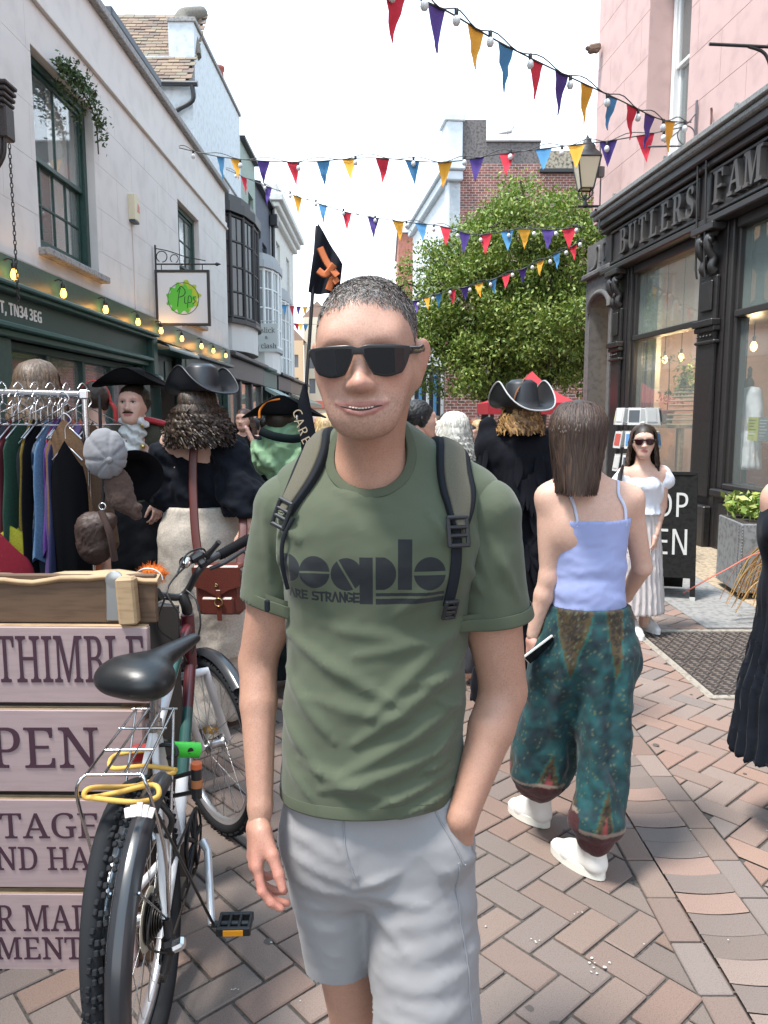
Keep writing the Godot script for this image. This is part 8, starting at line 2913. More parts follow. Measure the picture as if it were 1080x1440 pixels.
func build_walkers() -> void:
	girl()
	white_top()
	black_top()
	pirate()
	cape()
	green_hood()
	flag()
	black_dress()
	# chalkboard A-board
	var t := thing("chalkboard", "black A-board chalkboard with white capitals outside the shop", "sign", V3(2.321,0,-6.505))
	var b := Basis.from_euler(V3(deg_to_rad(-9), deg_to_rad(-14), 0))
	var slate := grained(0.022, 0.022, 0.021, 0.3, 0.7, 2.0)
	var m := nb()
	m.box(b * V3(0, 0.64, 0), V3(0.62, 0.9, 0.02), b, 0.003)
	var panel := obj("panel", m, slate, t)
	for e in [["SHOP", 0.79, 0.21, -0.27, 0.26], ["OPEN", 0.47, 0.22, -0.27, 0.27]]:
		var tm := text_mesh(e[0], 0.3, 0.003, "Droid Sans", 400)
		var bb := tm.get_aabb()
		var s := V3(0.54 / bb.size.x, e[2] / bb.size.y, 1)
		inst("lettering", tm, mt(0.5, 0.5, 0.48, 0.9), panel, Transform3D(b * Basis.from_scale(s), b * V3(-bb.get_center().x * s.x, e[1] - bb.get_center().y * s.y + 0.03, 0.0115)))
	for s in [-1.0, 1.0]:
		m = nb()
		m.box(b * V3(0.325 * s, 0.55, 0), V3(0.04, 1.1, 0.03), b, 0.003)
		obj("leg", m, slate, t)
		m = nb()
		m.box(b * V3(0.325 * s, 0.015, 0), V3(0.045, 0.035, 0.034), b, 0.003)
		obj("foot_tape", m, mt(0.45, 0.45, 0.43, 0.7), t)
	m = nb()
	var b2 := Basis.from_euler(V3(deg_to_rad(14), deg_to_rad(-14), 0))
	m.box(b * V3(0, 1.08, 0) + b2 * V3(0, -0.54, -0.02), V3(0.6, 1.08, 0.02), b2, 0.003)
	obj("back_panel", m, slate, t)
	m = nb()
	m.box(b * V3(0, 1.09, 0), V3(0.66, 0.03, 0.035), b, 0.003)
	obj("top_rail", m, slate, t)
	# zinc planter
	var p := thing("planter", "riveted grey zinc planter box on low castors with leafy plants", "planter", V3(3.47, 0, -6.72), -1.47975 + PI / 2 - 0.22)
	var zinc := grained(0.33, 0.34, 0.345, 0.3, 0.45, 1.2, 0.0, 0.02, 5, {"metallic": 0.5, "uv1_world_triplanar": false})
	m = nb()
	m.box(V3(0, 0.36, 0), V3(0.8, 0.6, 0.62), Basis(), 0.006)
	obj("box", m, zinc, p)
	m = nb()
	for k in 22:
		for e in [[-0.38, 0.313], [0.38, 0.313]]: m.lathe([[0.008, 0], [0.006, 0.004], [0.0, 0.005]], V3(e[0], 0.08 + k * 0.0265, e[1] - 0.002), Basis(Vector3.RIGHT, PI / 2), 6)
		m.lathe([[0.008, 0], [0.006, 0.004], [0.0, 0.005]], V3(-0.402, 0.08 + k * 0.0265, 0.28), Basis(Vector3.BACK, PI / 2), 6)
	for k in 26:
		m.lathe([[0.008, 0], [0.006, 0.004], [0.0, 0.005]], V3(-0.38 + k * 0.0304, 0.075, 0.31), Basis(Vector3.RIGHT, PI / 2), 6)
		m.lathe([[0.008, 0], [0.006, 0.004], [0.0, 0.005]], V3(-0.38 + k * 0.0304, 0.64, 0.31), Basis(Vector3.RIGHT, PI / 2), 6)
	obj("rivets", m, mt(0.2, 0.2, 0.2, 0.4, 0.7), p).set_meta("kind", "stuff")
	for e in [[-0.3, 0.22], [0.3, 0.22], [-0.3, -0.22], [0.3, -0.22]]:
		m = nb()
		m.tube([V3(e[0] - 0.02, 0.03, e[1]), V3(e[0] + 0.02, 0.03, e[1])], 0.03, 12)
		obj("castor", m, mt(0.02, 0.02, 0.02, 0.6), p)
	m = nb()
	bx(m, -0.38, 0.38, 0.6, 0.663, -0.29, 0.29)
	obj("soil", m, mt(0.03, 0.022, 0.016, 0.95), p)
	var r := RandomNumberGenerator.new()
	r.seed = 14
	m = nb()
	m.colored = true
	for k in 70:
		var o := V3(r.randf_range(-0.36, 0.36), 0.66, r.randf_range(-0.27, 0.27))
		var top := o + V3(r.randfn() * 0.05, r.randf_range(0.1, 0.26), r.randfn() * 0.05)
		m.tint = Color(0.12, 0.17, 0.04)
		m.tube([o, top], 0.004, 4, false)
		for q in 11:
			var f := r.randf_range(0.25, 1.05)
			leaf(m, o.lerp(top, f) + V3(r.randfn(), 0.3, r.randfn()) * 0.03, r, 0.042, [Color(0.20, 0.29, 0.05), Color(0.30, 0.36, 0.10), Color(0.12, 0.2, 0.03)][r.randi_range(0, 2)], 0.25, -0.5)
	obj("leaves", m, vc(0.5, {"backlight_enabled": true, "backlight": Color(0.35, 0.42, 0.12)}), p)
	var g := thing("bronze_grass", "drooping bronze strap-leaved plant beside the zinc planter", "plant", V3(3.1, 0.0, -5.75))
	m = nb()
	m.colored = true
	for k in 70:
		var an := r.randf() * TAU
		var d := V3(cos(an), 0, sin(an))
		var h := r.randf_range(0.35, 0.62)
		var ln := r.randf_range(0.25, 0.5)
		m.tint = [Color(0.36, 0.19, 0.06), Color(0.42, 0.24, 0.08), Color(0.28, 0.10, 0.05), Color(0.32, 0.26, 0.1)][r.randi_range(0, 3)]
		m.tube(curve([V3(0, 0.05, 0), d * ln * 0.25 + V3(0, h, 0), d * ln * 0.7 + V3(0, h * 0.85, 0), d * ln + V3(0, h * 0.25, 0)], 4), 0.007, 4, false, 0.3)
	m.tint = Color(0.4, 0.1, 0.06)
	m.tube(curve([V3(0, 0.3, 0), V3(-0.25, 0.56, 0.1), V3(-0.6, 0.42, 0.15), V3(-0.85, 0.25, 0.1)], 6), 0.012, 5, false, 0.3)
	obj("blades", m, vc(0.6), g)
	# postcard stand
	var pc := thing("postcard_stand", "wire stand of colourful postcards outside the shop window", "card rack", V3(2.692,0.776,-8.2) * V3(1, 0, 1))
	m = nb()
	m.tube([V3(0, 0, 0), V3(0, 1.62, 0)], 0.02, 8)
	for k in 4: m.tube([V3(0, 0.03, 0), V3(cos(k * PI / 2), 0.0, sin(k * PI / 2)) * 0.25], 0.015, 6)
	for y in [0.75, 1.0, 1.25, 1.5]: m.ring(V3(0, y, 0), Vector3.UP, 0.2, 0.006, 24, 5)
	obj("frame", m, mt(0.5, 0.5, 0.5, 0.3, 0.8), pc)
	var cc := [mt(0.5, 0.1, 0.08, 0.4), mt(0.1, 0.25, 0.5, 0.4), mt(0.6, 0.55, 0.1, 0.4), mt(0.6, 0.6, 0.58, 0.4), mt(0.08, 0.09, 0.1, 0.4), mt(0.25, 0.42, 0.5, 0.4)]
	for row in 4:
		for k in 8:
			var an := TAU * k / 8 + row * 0.1
			m = nb()
			m.box(V3(sin(an) * 0.22, 0.83 + row * 0.245, cos(an) * 0.22), V3(0.13, 0.18, 0.012), Basis(Vector3.UP, an) * Basis(Vector3.RIGHT, -0.15), 0.002)
			var o := obj("postcard", m, cc[3], pc)
			m = nb()
			m.box(V3(sin(an) * 0.228, 0.835 + row * 0.245, cos(an) * 0.228), V3(0.105, 0.12, 0.006), Basis(Vector3.UP, an) * Basis(Vector3.RIGHT, -0.15))
			sub("print", m, cc[(row * 3 + k) % 6], o)

# ---------------------------------------------------------------- people further off
func bystander(label: String, head: Vector3, yaw: float, skin: Color, hair: Color, top: Color, low: Color, style := "short", skirt := false, hand_up := false) -> Node3D:
	var t := thing("person", label, "person", V3(head.x, 0, head.z))
	var s := (head.y + 0.11) / 1.72
	var B := Basis(Vector3.UP, deg_to_rad(yaw)) * Basis.from_scale(Vector3.ONE * s)
	var o := V3(head.x, 0, head.z)
	var P := func(x: float, y: float, z: float) -> Vector3: return o + B * V3(x, y, z)
	var ps: Array[Prim] = []
	chain(ps, [P.call(0, 1.55, -0.02), P.call(0, 1.42, -0.02)], [0.052 * s, 0.06 * s], 0.04)
	chain(ps, [P.call(-0.16, 1.38, 0), P.call(0.16, 1.38, 0)], [0.055 * s, 0.055 * s], 0.05)
	ps.append(ell(P.call(0, 1.2, 0), V3(0.16, 0.24, 0.11) * s, 0.05, Basis(Vector3.UP, deg_to_rad(yaw))))
	for k in [-1.0, 1.0]:
		if hand_up and k > 0: chain(ps, [P.call(0.18, 1.37, 0), P.call(0.24, 1.15, 0.08), P.call(0.08, 1.52, 0.13)], [0.045 * s, 0.038 * s, 0.03 * s], 0.03)
		else: chain(ps, [P.call(0.19 * k, 1.37, 0), P.call(0.23 * k, 1.1, -0.01), P.call(0.22 * k, 0.86, 0.08), P.call(0.21 * k, 0.76, 0.1)], [0.045 * s, 0.038 * s, 0.028 * s, 0.03 * s], 0.03)
		chain(ps, [P.call(0.09 * k, 0.9, 0), P.call(0.1 * k, 0.5, 0.02), P.call(0.1 * k, 0.08, 0), P.call(0.11 * k, 0.045, 0.15)], [0.085 * s, 0.06 * s, 0.045 * s, 0.04 * s], 0.03)
	var sk := sdf(ps, 0.026, [], null, skinf(skin))
	var HT := Transform3D(B, head)
	join(sk, face(t, HT, 0.0085, {"bald": 1} if style == "bald" else {}, skin, Color(0.4, 0.14, 0.12), hair))
	wobj("body", sk, skin_mat(), t)
	var wr := func(p: Vector3) -> float: return 0.014 * nz.get_noise_3dv(p * 10.0)
	var tp: Array[Prim] = [ell(P.call(0, 1.2, 0), V3(0.185, 0.23, 0.135) * s, 0.05, Basis(Vector3.UP, deg_to_rad(yaw))), cap(P.call(-0.16, 1.37, 0), P.call(0.16, 1.37, 0), 0.072 * s, 0.072 * s, 0.05), cap(P.call(0, 1.1, 0), P.call(0, 0.9, 0), 0.14 * s, 0.155 * s, 0.05)]
	if not hand_up:
		for k in [-1.0, 1.0]: tp.append(cap(P.call(0.19 * k, 1.36, 0), P.call(0.225 * k, 1.14, 0), 0.065 * s, 0.06 * s, 0.03))
	wobj("top", sdf(tp, 0.026, [Plane(Vector3.DOWN, -0.82 * s)], wr), mt(top.r, top.g, top.b, 0.85), t)
	var lp: Array[Prim] = []
	if skirt: chain(lp, [P.call(0, 0.9, 0), P.call(0, 0.3, 0)], [0.15 * s, 0.22 * s], 0.04)
	else:
		for k in [-1.0, 1.0]: chain(lp, [P.call(0.08 * k, 0.88, 0), P.call(0.1 * k, 0.5, 0.02), P.call(0.1 * k, 0.1, 0)], [0.105 * s, 0.08 * s, 0.065 * s], 0.03)
	wobj("skirt" if skirt else "trousers", sdf(lp, 0.03, [Plane(Vector3.DOWN, -0.09 * s)], wr), mt(low.r, low.g, low.b, 0.85), t)
	if style == "bald": return t
	var hm := nb()
	var cols := [hair, hair * 0.75, hair * 1.25]
	if style == "long":
		var roots := scalp(HT, 800, 6, func(d: Vector3) -> bool: return not (d.z > 0.35 and d.y < 0.6) and d.y > -0.35)
		var guide := func(root: Array, r2: RandomNumberGenerator) -> Array: return long_hair(HT, root, r2, 0.22, 0.16)
		strands(hm, roots, guide, 0.008, cols, 4)
		wobj("hair", hm, vc(0.5), t)
	else:
		var hp: Array[Prim] = [ell(V3(0, 0.045, -0.028), V3(0.086, 0.09, 0.1), 0.02), neg(ell(V3(0, -0.03, 0.09), V3(0.085, 0.1, 0.075), 0.02))]
		hm = moved(sdf(hp, 0.009, [], func(p: Vector3) -> float: return nz.get_noise_3dv(p * 60.0) * 0.008), HT)
		wobj("hair", hm, mt(hair.r, hair.g, hair.b, 0.6), t)
	return t

func build_crowd() -> void:
	var W := Color(0.56, 0.34, 0.26)
	var blk := Color(0.01, 0.011, 0.013)
	bystander("woman with long silver hair and black top walking away", V3(0.405,1.486,-4.4), 160, W, Color(0.52, 0.50, 0.44), blk, Color(0.05, 0.05, 0.06), "long")
	bystander("woman with long blonde hair walking away behind the flagpole", V3(-0.378,1.48,-5.2), 185, W, Color(0.42, 0.29, 0.14), Color(0.3, 0.3, 0.28), Color(0.05, 0.06, 0.09), "long")
	bystander("dark haired man turned away behind the man in green", V3(0.239,1.547,-5), 110, W, Color(0.012, 0.012, 0.013), Color(0.45, 0.46, 0.47), Color(0.03, 0.03, 0.04))
	bystander("balding man in a light blue shirt facing this way", V3(0.594,1.457,-9.5), 5, W, blk, Color(0.22, 0.32, 0.5), Color(0.06, 0.06, 0.08), "bald")
	bystander("white haired person in pale clothes beside the balding man", V3(0.604,1.409,-8), 30, W, Color(0.6, 0.58, 0.54), Color(0.55, 0.55, 0.53), Color(0.3, 0.3, 0.3))
	bystander("dark haired woman in a sleeveless black top near the gazebo", V3(0.937,1.378,-8.4), 60, W, Color(0.02, 0.014, 0.012), blk, Color(0.03, 0.03, 0.04), "long")
	bystander("blonde woman in front of the red gazebo", V3(1.11,1.422,-9), 150, W, Color(0.4, 0.26, 0.12), Color(0.2, 0.06, 0.05), Color(0.04, 0.04, 0.05), "long")
	bystander("slim woman in a black dress with a hand to her face outside the dark shopfront", V3(-1.485,1.533,-8.2), -15, W, Color(0.06, 0.03, 0.02), blk, blk, "long", true, true)
	bystander("person with light brown hair behind the clothes rail", V3(-1.571,1.699,-3.55), 175, W, Color(0.13, 0.085, 0.055), Color(0.08, 0.07, 0.07), Color(0.05, 0.05, 0.06), "long")
	bystander("grey haired man in a pale shirt far down the street", V3(-0.865,1.509,-9.5), 60, W, Color(0.35, 0.34, 0.33), Color(0.42, 0.47, 0.55), Color(0.1, 0.1, 0.12))
	bystander("man in a black jacket walking far down the street", V3(-2.01,1.416,-13), 180, W, Color(0.02, 0.016, 0.013), Color(0.02, 0.022, 0.026), Color(0.03, 0.03, 0.035))
	bystander("man in a white t-shirt in the distance by the trees", V3(1.1,1.439,-13), 20, W, Color(0.03, 0.02, 0.015), Color(0.6, 0.6, 0.6), Color(0.05, 0.06, 0.1))
	bystander("woman in an orange top in the distance by the trees", V3(1.449,1.392,-15), 190, W, Color(0.05, 0.03, 0.02), Color(0.5, 0.2, 0.08), Color(0.05, 0.05, 0.06), "long")
	bystander("man in a grey top in the distance near the blue doorway", V3(0.76,1.438,-14.5), 10, W, Color(0.04, 0.03, 0.02), Color(0.2, 0.2, 0.2), Color(0.04, 0.05, 0.07))
	var lots := [["bald man in a checked dark shirt", V3(0.666,1.497,-11.5), 0, "bald"], ["brown haired woman in a teal top", V3(0.851,1.467,-12.5), 170, "long"], ["dark haired man in a maroon top", V3(0.854,1.491,-10.8), 200, "short"], ["fair haired man in a navy top", V3(1.144,1.468,-11.2), 30, "short"], ["woman with auburn hair in a mustard top", V3(1.202,1.43,-10.2), 190, "long"], ["dark haired man in a cream shirt", V3(-1.759,1.426,-10.5), 170, "short"], ["woman with dark hair in a grey top", V3(-1.651,1.412,-11.5), 20, "long"], ["sandy haired man in a faded red top", V3(-1.391,1.434,-13.5), 175, "short"]]
	for k in lots.size():
		var e: Array = lots[k]
		bystander(e[0] + " in the distant crowd", e[1], e[2], W, [blk, Color(0.07, 0.04, 0.025), blk, Color(0.22, 0.15, 0.08), Color(0.16, 0.05, 0.02), blk, Color(0.03, 0.02, 0.015), Color(0.25, 0.17, 0.1)][k], [Color(0.03, 0.03, 0.04), Color(0.03, 0.14, 0.14), Color(0.12, 0.02, 0.03), Color(0.02, 0.03, 0.08), Color(0.35, 0.22, 0.04), Color(0.55, 0.5, 0.42), Color(0.2, 0.2, 0.2), Color(0.3, 0.08, 0.07)][k], Color(0.04, 0.045, 0.06), e[3])
	var b := bystander("person in a dark coat wearing a red headscarf behind the clothes rail", V3(-1.973,1.662,-5.3), 200, W, Color(0.03, 0.018, 0.012), Color(0.03, 0.028, 0.03), Color(0.03, 0.03, 0.03))
	var hs := thing("headscarf", "red patterned headscarf tied on the dark haired person behind the rail", "scarf", V3(-1.971,1.71,-5.3))
	var HT := head_at(V3(-1.973,1.662,-5.3), 200, 0, 1.05)
	var m := nb()
	m.tube(curve([HT * V3(0.09, -0.0, 0.03), HT * V3(0.07, 0.09, 0.01), HT * V3(0, 0.135, -0.01), HT * V3(-0.07, 0.09, -0.01), HT * V3(-0.095, -0.0, -0.03)], 6), 0.03, 10, true, 0.35)
	m.tube(curve([HT * V3(-0.095, 0.0, -0.04), HT * V3(-0.12, -0.05, -0.06), HT * V3(-0.12, -0.13, -0.08)], 6), 0.022, 10, true, 0.5)
	wobj("scarf", m, printed([[0.0, [0.5, 0.4, 0.35]], [0.12, [0.36, 0.03, 0.025]], [1.0, [0.28, 0.02, 0.02]]], 5.0, 4), hs)

# ---------------------------------------------------------------- heads and hands
func head_prims(opt := {}) -> Array[Prim]:  # face looks along +z, origin between the ears at eye height, 0.24 m tall
	var w: float = opt.get("w", 1.0)
	var jaw: float = opt.get("jaw", 1.0)
	var wd: float = opt.get("wide", 1.0)
	var ch: float = opt.get("chin", 0.0)
	var ps: Array[Prim] = [
		cap(V3(0, 0.038, -0.038), V3(0, 0.036, 0.012), 0.079, 0.076, 0.02, Vector3.RIGHT, 0.96 * w),
		ell(V3(0, -0.01, 0.028), V3(0.068 * w, 0.075, 0.062), 0.03),
		cap(V3(0, -0.03, 0.03), V3(0, -0.088 + ch, 0.058), 0.053 * w, 0.026 * jaw, 0.03),
		cap(V3(-0.048 * w, -0.03, 0.0), V3(-0.02 * jaw, -0.097 + ch, 0.062), 0.026, 0.016, 0.035),
		cap(V3(0.048 * w, -0.03, 0.0), V3(0.02 * jaw, -0.097 + ch, 0.062), 0.026, 0.016, 0.035),
		ell(V3(0, -0.1 + ch, 0.066), V3(0.022 * jaw, 0.013, 0.014), 0.02),
		ell(V3(-0.042 * w, -0.02, 0.057), V3(0.022, 0.02, 0.018), 0.03),
		ell(V3(0.042 * w, -0.02, 0.057), V3(0.022, 0.02, 0.018), 0.03),
		cap(V3(-0.036, 0.027, 0.072), V3(0.036, 0.027, 0.072), 0.014, 0.014, 0.03),
		neg(ell(V3(-0.031, 0.004, 0.1), V3(0.019, 0.013, 0.018), 0.016)),
		neg(ell(V3(0.031, 0.004, 0.1), V3(0.019, 0.013, 0.018), 0.016)),
		cap(V3(0, 0.018, 0.084), V3(0, -0.029, 0.1), 0.0075, 0.0105, 0.012),
		ell(V3(0, -0.032, 0.106), V3(0.0115, 0.0105, 0.0115), 0.008),
		ell(V3(-0.0125, -0.034, 0.094), V3(0.008, 0.0075, 0.011), 0.008),
		ell(V3(0.0125, -0.034, 0.094), V3(0.008, 0.0075, 0.011), 0.008),
		neg(ell(V3(-0.0075, -0.043, 0.1), V3(0.0042, 0.003, 0.005), 0.003)),
		neg(ell(V3(0.0075, -0.043, 0.1), V3(0.0042, 0.003, 0.005), 0.003)),
		ell(V3(0, -0.065, 0.075), V3(0.036 * wd, 0.026 - ch * 0.4, 0.014), 0.03),
	]
	var sm: float = opt.get("smile", 0.0)
	var op: float = opt.get("open", 0.0022)
	var skull: Array[Prim] = ps.duplicate()
	var mouth: Array[Prim] = []
	for s in [-1.0, 1.0]:
		var c0 := to_surf(skull, V3(0.027 * s * wd, -0.0648 + sm, 0.08))
		for e in [[-0.0622, 0.0018, 0.0002], [-0.0740, 0.0026, 0.0003]]:
			var a := to_surf(skull, V3(0, e[0], 0.09), e[2])
			var b := to_surf(skull, V3(0.0135 * s * wd, e[0] + (0.0005 if e[0] > -0.07 else 0.0022) + sm * 0.25, 0.088), e[2] * 0.8)
			ps.append(cap(a, b, e[1], e[1] * 0.9, 0.004))
			ps.append(cap(b, c0, e[1] * 0.9, 0.0012, 0.004))
		for lift in ([0.002, -0.005] if op > 0 else []):
			var a := to_surf(skull, V3(0, -0.0678, 0.09), lift)
			var b := to_surf(skull, V3(0.0135 * s * wd, -0.0672 + sm * 0.25, 0.088), lift)
			mouth.append(neg(cap(a, b, op, op * 0.95, 0.001)))
			mouth.append(neg(cap(b, c0, op * 0.95, 0.0004, 0.001)))
		if opt.get("lines", 0.0) > 0.0:
			var q := []
			for e in [V3(0.018 * s, -0.03, 0.09), V3(0.031 * s, -0.047, 0.085), V3(0.0385 * s, -0.066, 0.076)]: q.append(to_surf(skull, e, 0.0004))
			ps.append(neg(cap(q[0], q[1], 0.0005, 0.0005, 0.003)))
			ps.append(neg(cap(q[1], q[2], 0.0005, 0.0003, 0.0025)))
		var ex := 0.0765 * w
		ps.append(cap(V3((ex + 0.008) * s, 0.006, -0.022), V3((ex + 0.0) * s, -0.036, -0.008), 0.0195, 0.0105, 0.008, V3(s, 0, 0.5), 0.4))
		ps.append(neg(ell(V3((ex + 0.017) * s, 0.0, -0.012), V3(0.006, 0.015, 0.008), 0.006)))
	ps.append_array(mouth)
	return ps

func hand_prims(wrist: Vector3, dir: Vector3, palm_n: Vector3, curl: Array, right: bool, size := 1.0, thumb_in := 0.5, spread := 0.1) -> Array[Prim]:  # palm_n points out of the palm
	var d := dir.normalized()
	var nrm := (palm_n - d * palm_n.dot(d)).normalized()
	var side := d.cross(nrm) * (1.0 if right else -1.0)  # towards the thumb
	var z := size
	var ps: Array[Prim] = [
		cap(wrist - d * 0.035 * z, wrist + d * 0.02 * z, 0.018 * z, 0.0225 * z, 0.01, nrm, 0.88),
		cap(wrist + d * 0.03 * z + side * 0.018 * z, wrist + d * 0.085 * z + side * 0.026 * z, 0.018 * z, 0.0135 * z, 0.012, nrm, 0.88),
		cap(wrist + d * 0.03 * z, wrist + d * 0.088 * z + side * 0.004 * z, 0.019 * z, 0.0135 * z, 0.012, nrm, 0.88),
		cap(wrist + d * 0.03 * z - side * 0.014 * z, wrist + d * 0.08 * z - side * 0.022 * z, 0.019 * z, 0.0135 * z, 0.012, nrm, 0.88),
	]
	var lens := [[0.044, 0.026, 0.021], [0.048, 0.03, 0.023], [0.045, 0.028, 0.022], [0.035, 0.021, 0.019]]
	for f in 4:
		var off := (1.5 - f) * 0.0185 * z
		var p := wrist + d * (0.088 - absf(f - 1.0) * 0.004) * z + side * off
		var c: float = curl[f]
		var ang := 0.0
		var r := (0.0092 if f < 3 else 0.0078) * z
		var fd := (d + side * (1.5 - f) * spread).normalized()
		for s in 3:
			ang += c * [0.7, 1.1, 0.8][s]
			var q: Vector3 = p + (fd * cos(ang) + nrm * sin(ang)) * lens[f][s] * z
			ps.append(cap(p, q, r, r * 0.9, 0.005))
			r *= 0.92
			p = q
	var t0 := wrist + d * 0.03 * z + side * 0.024 * z + nrm * 0.006 * z
	var td := (d * 0.75 + side * (0.65 - 0.45 * thumb_in) + nrm * (0.15 + 0.45 * thumb_in)).normalized()
	var t1 := t0 + td * 0.042 * z
	var td2 := (td + d * 0.35 + nrm * 0.1 - side * 0.25 * thumb_in).normalized()
	var t2 := t1 + td2 * 0.034 * z
	ps.append(cap(t0, t1, 0.0145 * z, 0.0112 * z, 0.014))
	ps.append(cap(t1, t2, 0.0112 * z, 0.0098 * z, 0.005))
	ps.append(cap(t2, t2 + (td2 + d * 0.1).normalized() * 0.026 * z, 0.0102 * z, 0.0075 * z, 0.004))
	return ps

var nz := FastNoiseLite.new()

func skin_mat() -> StandardMaterial3D:
	return vc(0.52, {"subsurf_scatter_enabled": true, "subsurf_scatter_strength": 0.12, "albedo_texture": noise_tex(0.05, 5, [[0.15, [0.84, 0.77, 0.75]], [0.45, [0.98, 0.97, 0.97]], [0.8, [1.06, 1.04, 1.04]]], 23), "heightmap_enabled": true, "heightmap_texture": noise_tex(0.06, 3, [], 5), "heightmap_scale": 0.012, "uv1_triplanar": true, "uv1_scale": Vector3.ONE * 9.0})

func skin_col(base: Color, p: Vector3, amt := 0.06) -> Color:
	var q := nz.get_noise_3dv(p * 60.0) * amt + nz.get_noise_3dv(p * 400.0) * amt * 0.6
	return Color(base.r * (1 + q), base.g * (1 + q * 1.5), base.b * (1 + q * 1.5))

func fold(p: Vector2, a: Vector2, b: Vector2, w: float) -> float:
	var ab := b - a
	var h := clampf((p - a).dot(ab) / ab.length_squared(), 0.0, 1.0)
	var e := (p - a - ab * h).length() / (w * (0.45 + 1.1 * h * (1.0 - h) * 2.0))
	return exp(-e * e) * (0.3 + 0.7 * sin(PI * clampf(h, 0.06, 0.94)))

# ---------------------------------------------------------------- the man in the green shirt
func tee_image() -> ImageTexture:  # the shirt's own colour with its print
	var W := 1024
	var Hh := 512
	var im := Image.create(W, Hh, false, Image.FORMAT_RGB8)
	var green := lin(0.070, 0.083, 0.051)
	var ink := lin(0.009, 0.012, 0.015)
	im.fill(green)
	var S := 1024.0 / 272.0  # drawn in units of the print: 272 wide, 136 tall
	for y in Hh:
		for x in W:
			var q := Vector2(x, y) / S
			var on := false
			# p: stem and half bowl
			if q.x > 12 and q.x < 24 and q.y > 37 and q.y < 78: on = true
			if q.x > 22 and (q - Vector2(22, 57)).length() < 20 and q.x > 25.5: on = true
			# e: disc with a slit
			if (q - Vector2(63, 60)).length() < 22 and absf(q.y - 60) > 1.4 : on = true
			# o: disc with a slanting slit
			var o := q - Vector2(109, 62)
			if o.length() < 22.5 and absf(o.x * 0.86 - o.y * 0.51 + 1.0) > 1.5: on = true
			# p: long stem and half bowl
			if q.x > 127 and q.x < 146 and q.y > 38 and q.y < 103: on = true
			if q.x > 150 and (q - Vector2(150, 60)).length() < 23 + 6 * clampf((q.x - 150) / 30, 0, 1) and absf(q.y - 60) < 22.5: on = true
			# l
			if q.x > 181 and q.x < 201 and q.y > 14 and q.y < 82: on = true
			# e
			if (q - Vector2(226, 60)).length() < 22.5 and absf(q.y - 59.5) > 2.4 : on = true
			if q.x > 150 and q.x < 247 and q.y > 87 - (q.x - 150) * 0.02 and q.y < 91.5 - (q.x - 150) * 0.02: on = true
			if q.x > 150 and q.x < 247 and q.y > 95 - (q.x - 150) * 0.02 and q.y < 103 - (q.x - 150) * 0.03: on = true
			if on: im.set_pixel(x, y, ink)
	# ARE STRANGE in stencil capitals
	var glyph := {
		"A": [[0, 14, 4, 0], [4, 0, 8, 14]], "R": [[1, 0, 1, 14], [1, 1, 7, 2], [7, 2, 6, 7], [3, 8, 8, 14]], "E": [[1, 0, 1, 14], [3, 1, 8, 1], [3, 7, 7, 7], [3, 13, 8, 13]],
		"S": [[8, 1, 2, 1], [1, 2, 1, 6], [2, 7, 7, 8], [8, 9, 8, 12], [7, 13, 0, 13]], "T": [[0, 1, 8, 1], [4, 3, 4, 14]], "N": [[1, 0, 1, 14], [1, 0, 8, 14], [8, 0, 8, 14]], "G": [[8, 2, 3, 0], [1, 3, 1, 11], [3, 13, 8, 12], [8, 12, 8, 8], [5, 8, 8, 8]]}
	var cx := 23.0
	for ch in "ARE STRANGE":
		if glyph.has(ch):
			for s in glyph[ch]:
				var a := Vector2(cx + s[0], 87.5 + s[1] * 0.93)
				var b := Vector2(cx + s[2], 87.5 + s[3] * 0.93)
				var r := Rect2(a, Vector2.ZERO).expand(b).grow(2.4)
				for y in range(int(r.position.y * S), int(r.end.y * S)):
					for x in range(int(r.position.x * S), int(r.end.x * S)):
						var q := Vector2(x, y) / S
						if Geometry2D.get_closest_point_to_segment(q, a, b).distance_to(q) < 1.45: im.set_pixel(x, y, ink)
		cx += 9.9 if ch != " " else 6.0
	return ImageTexture.create_from_image(im)

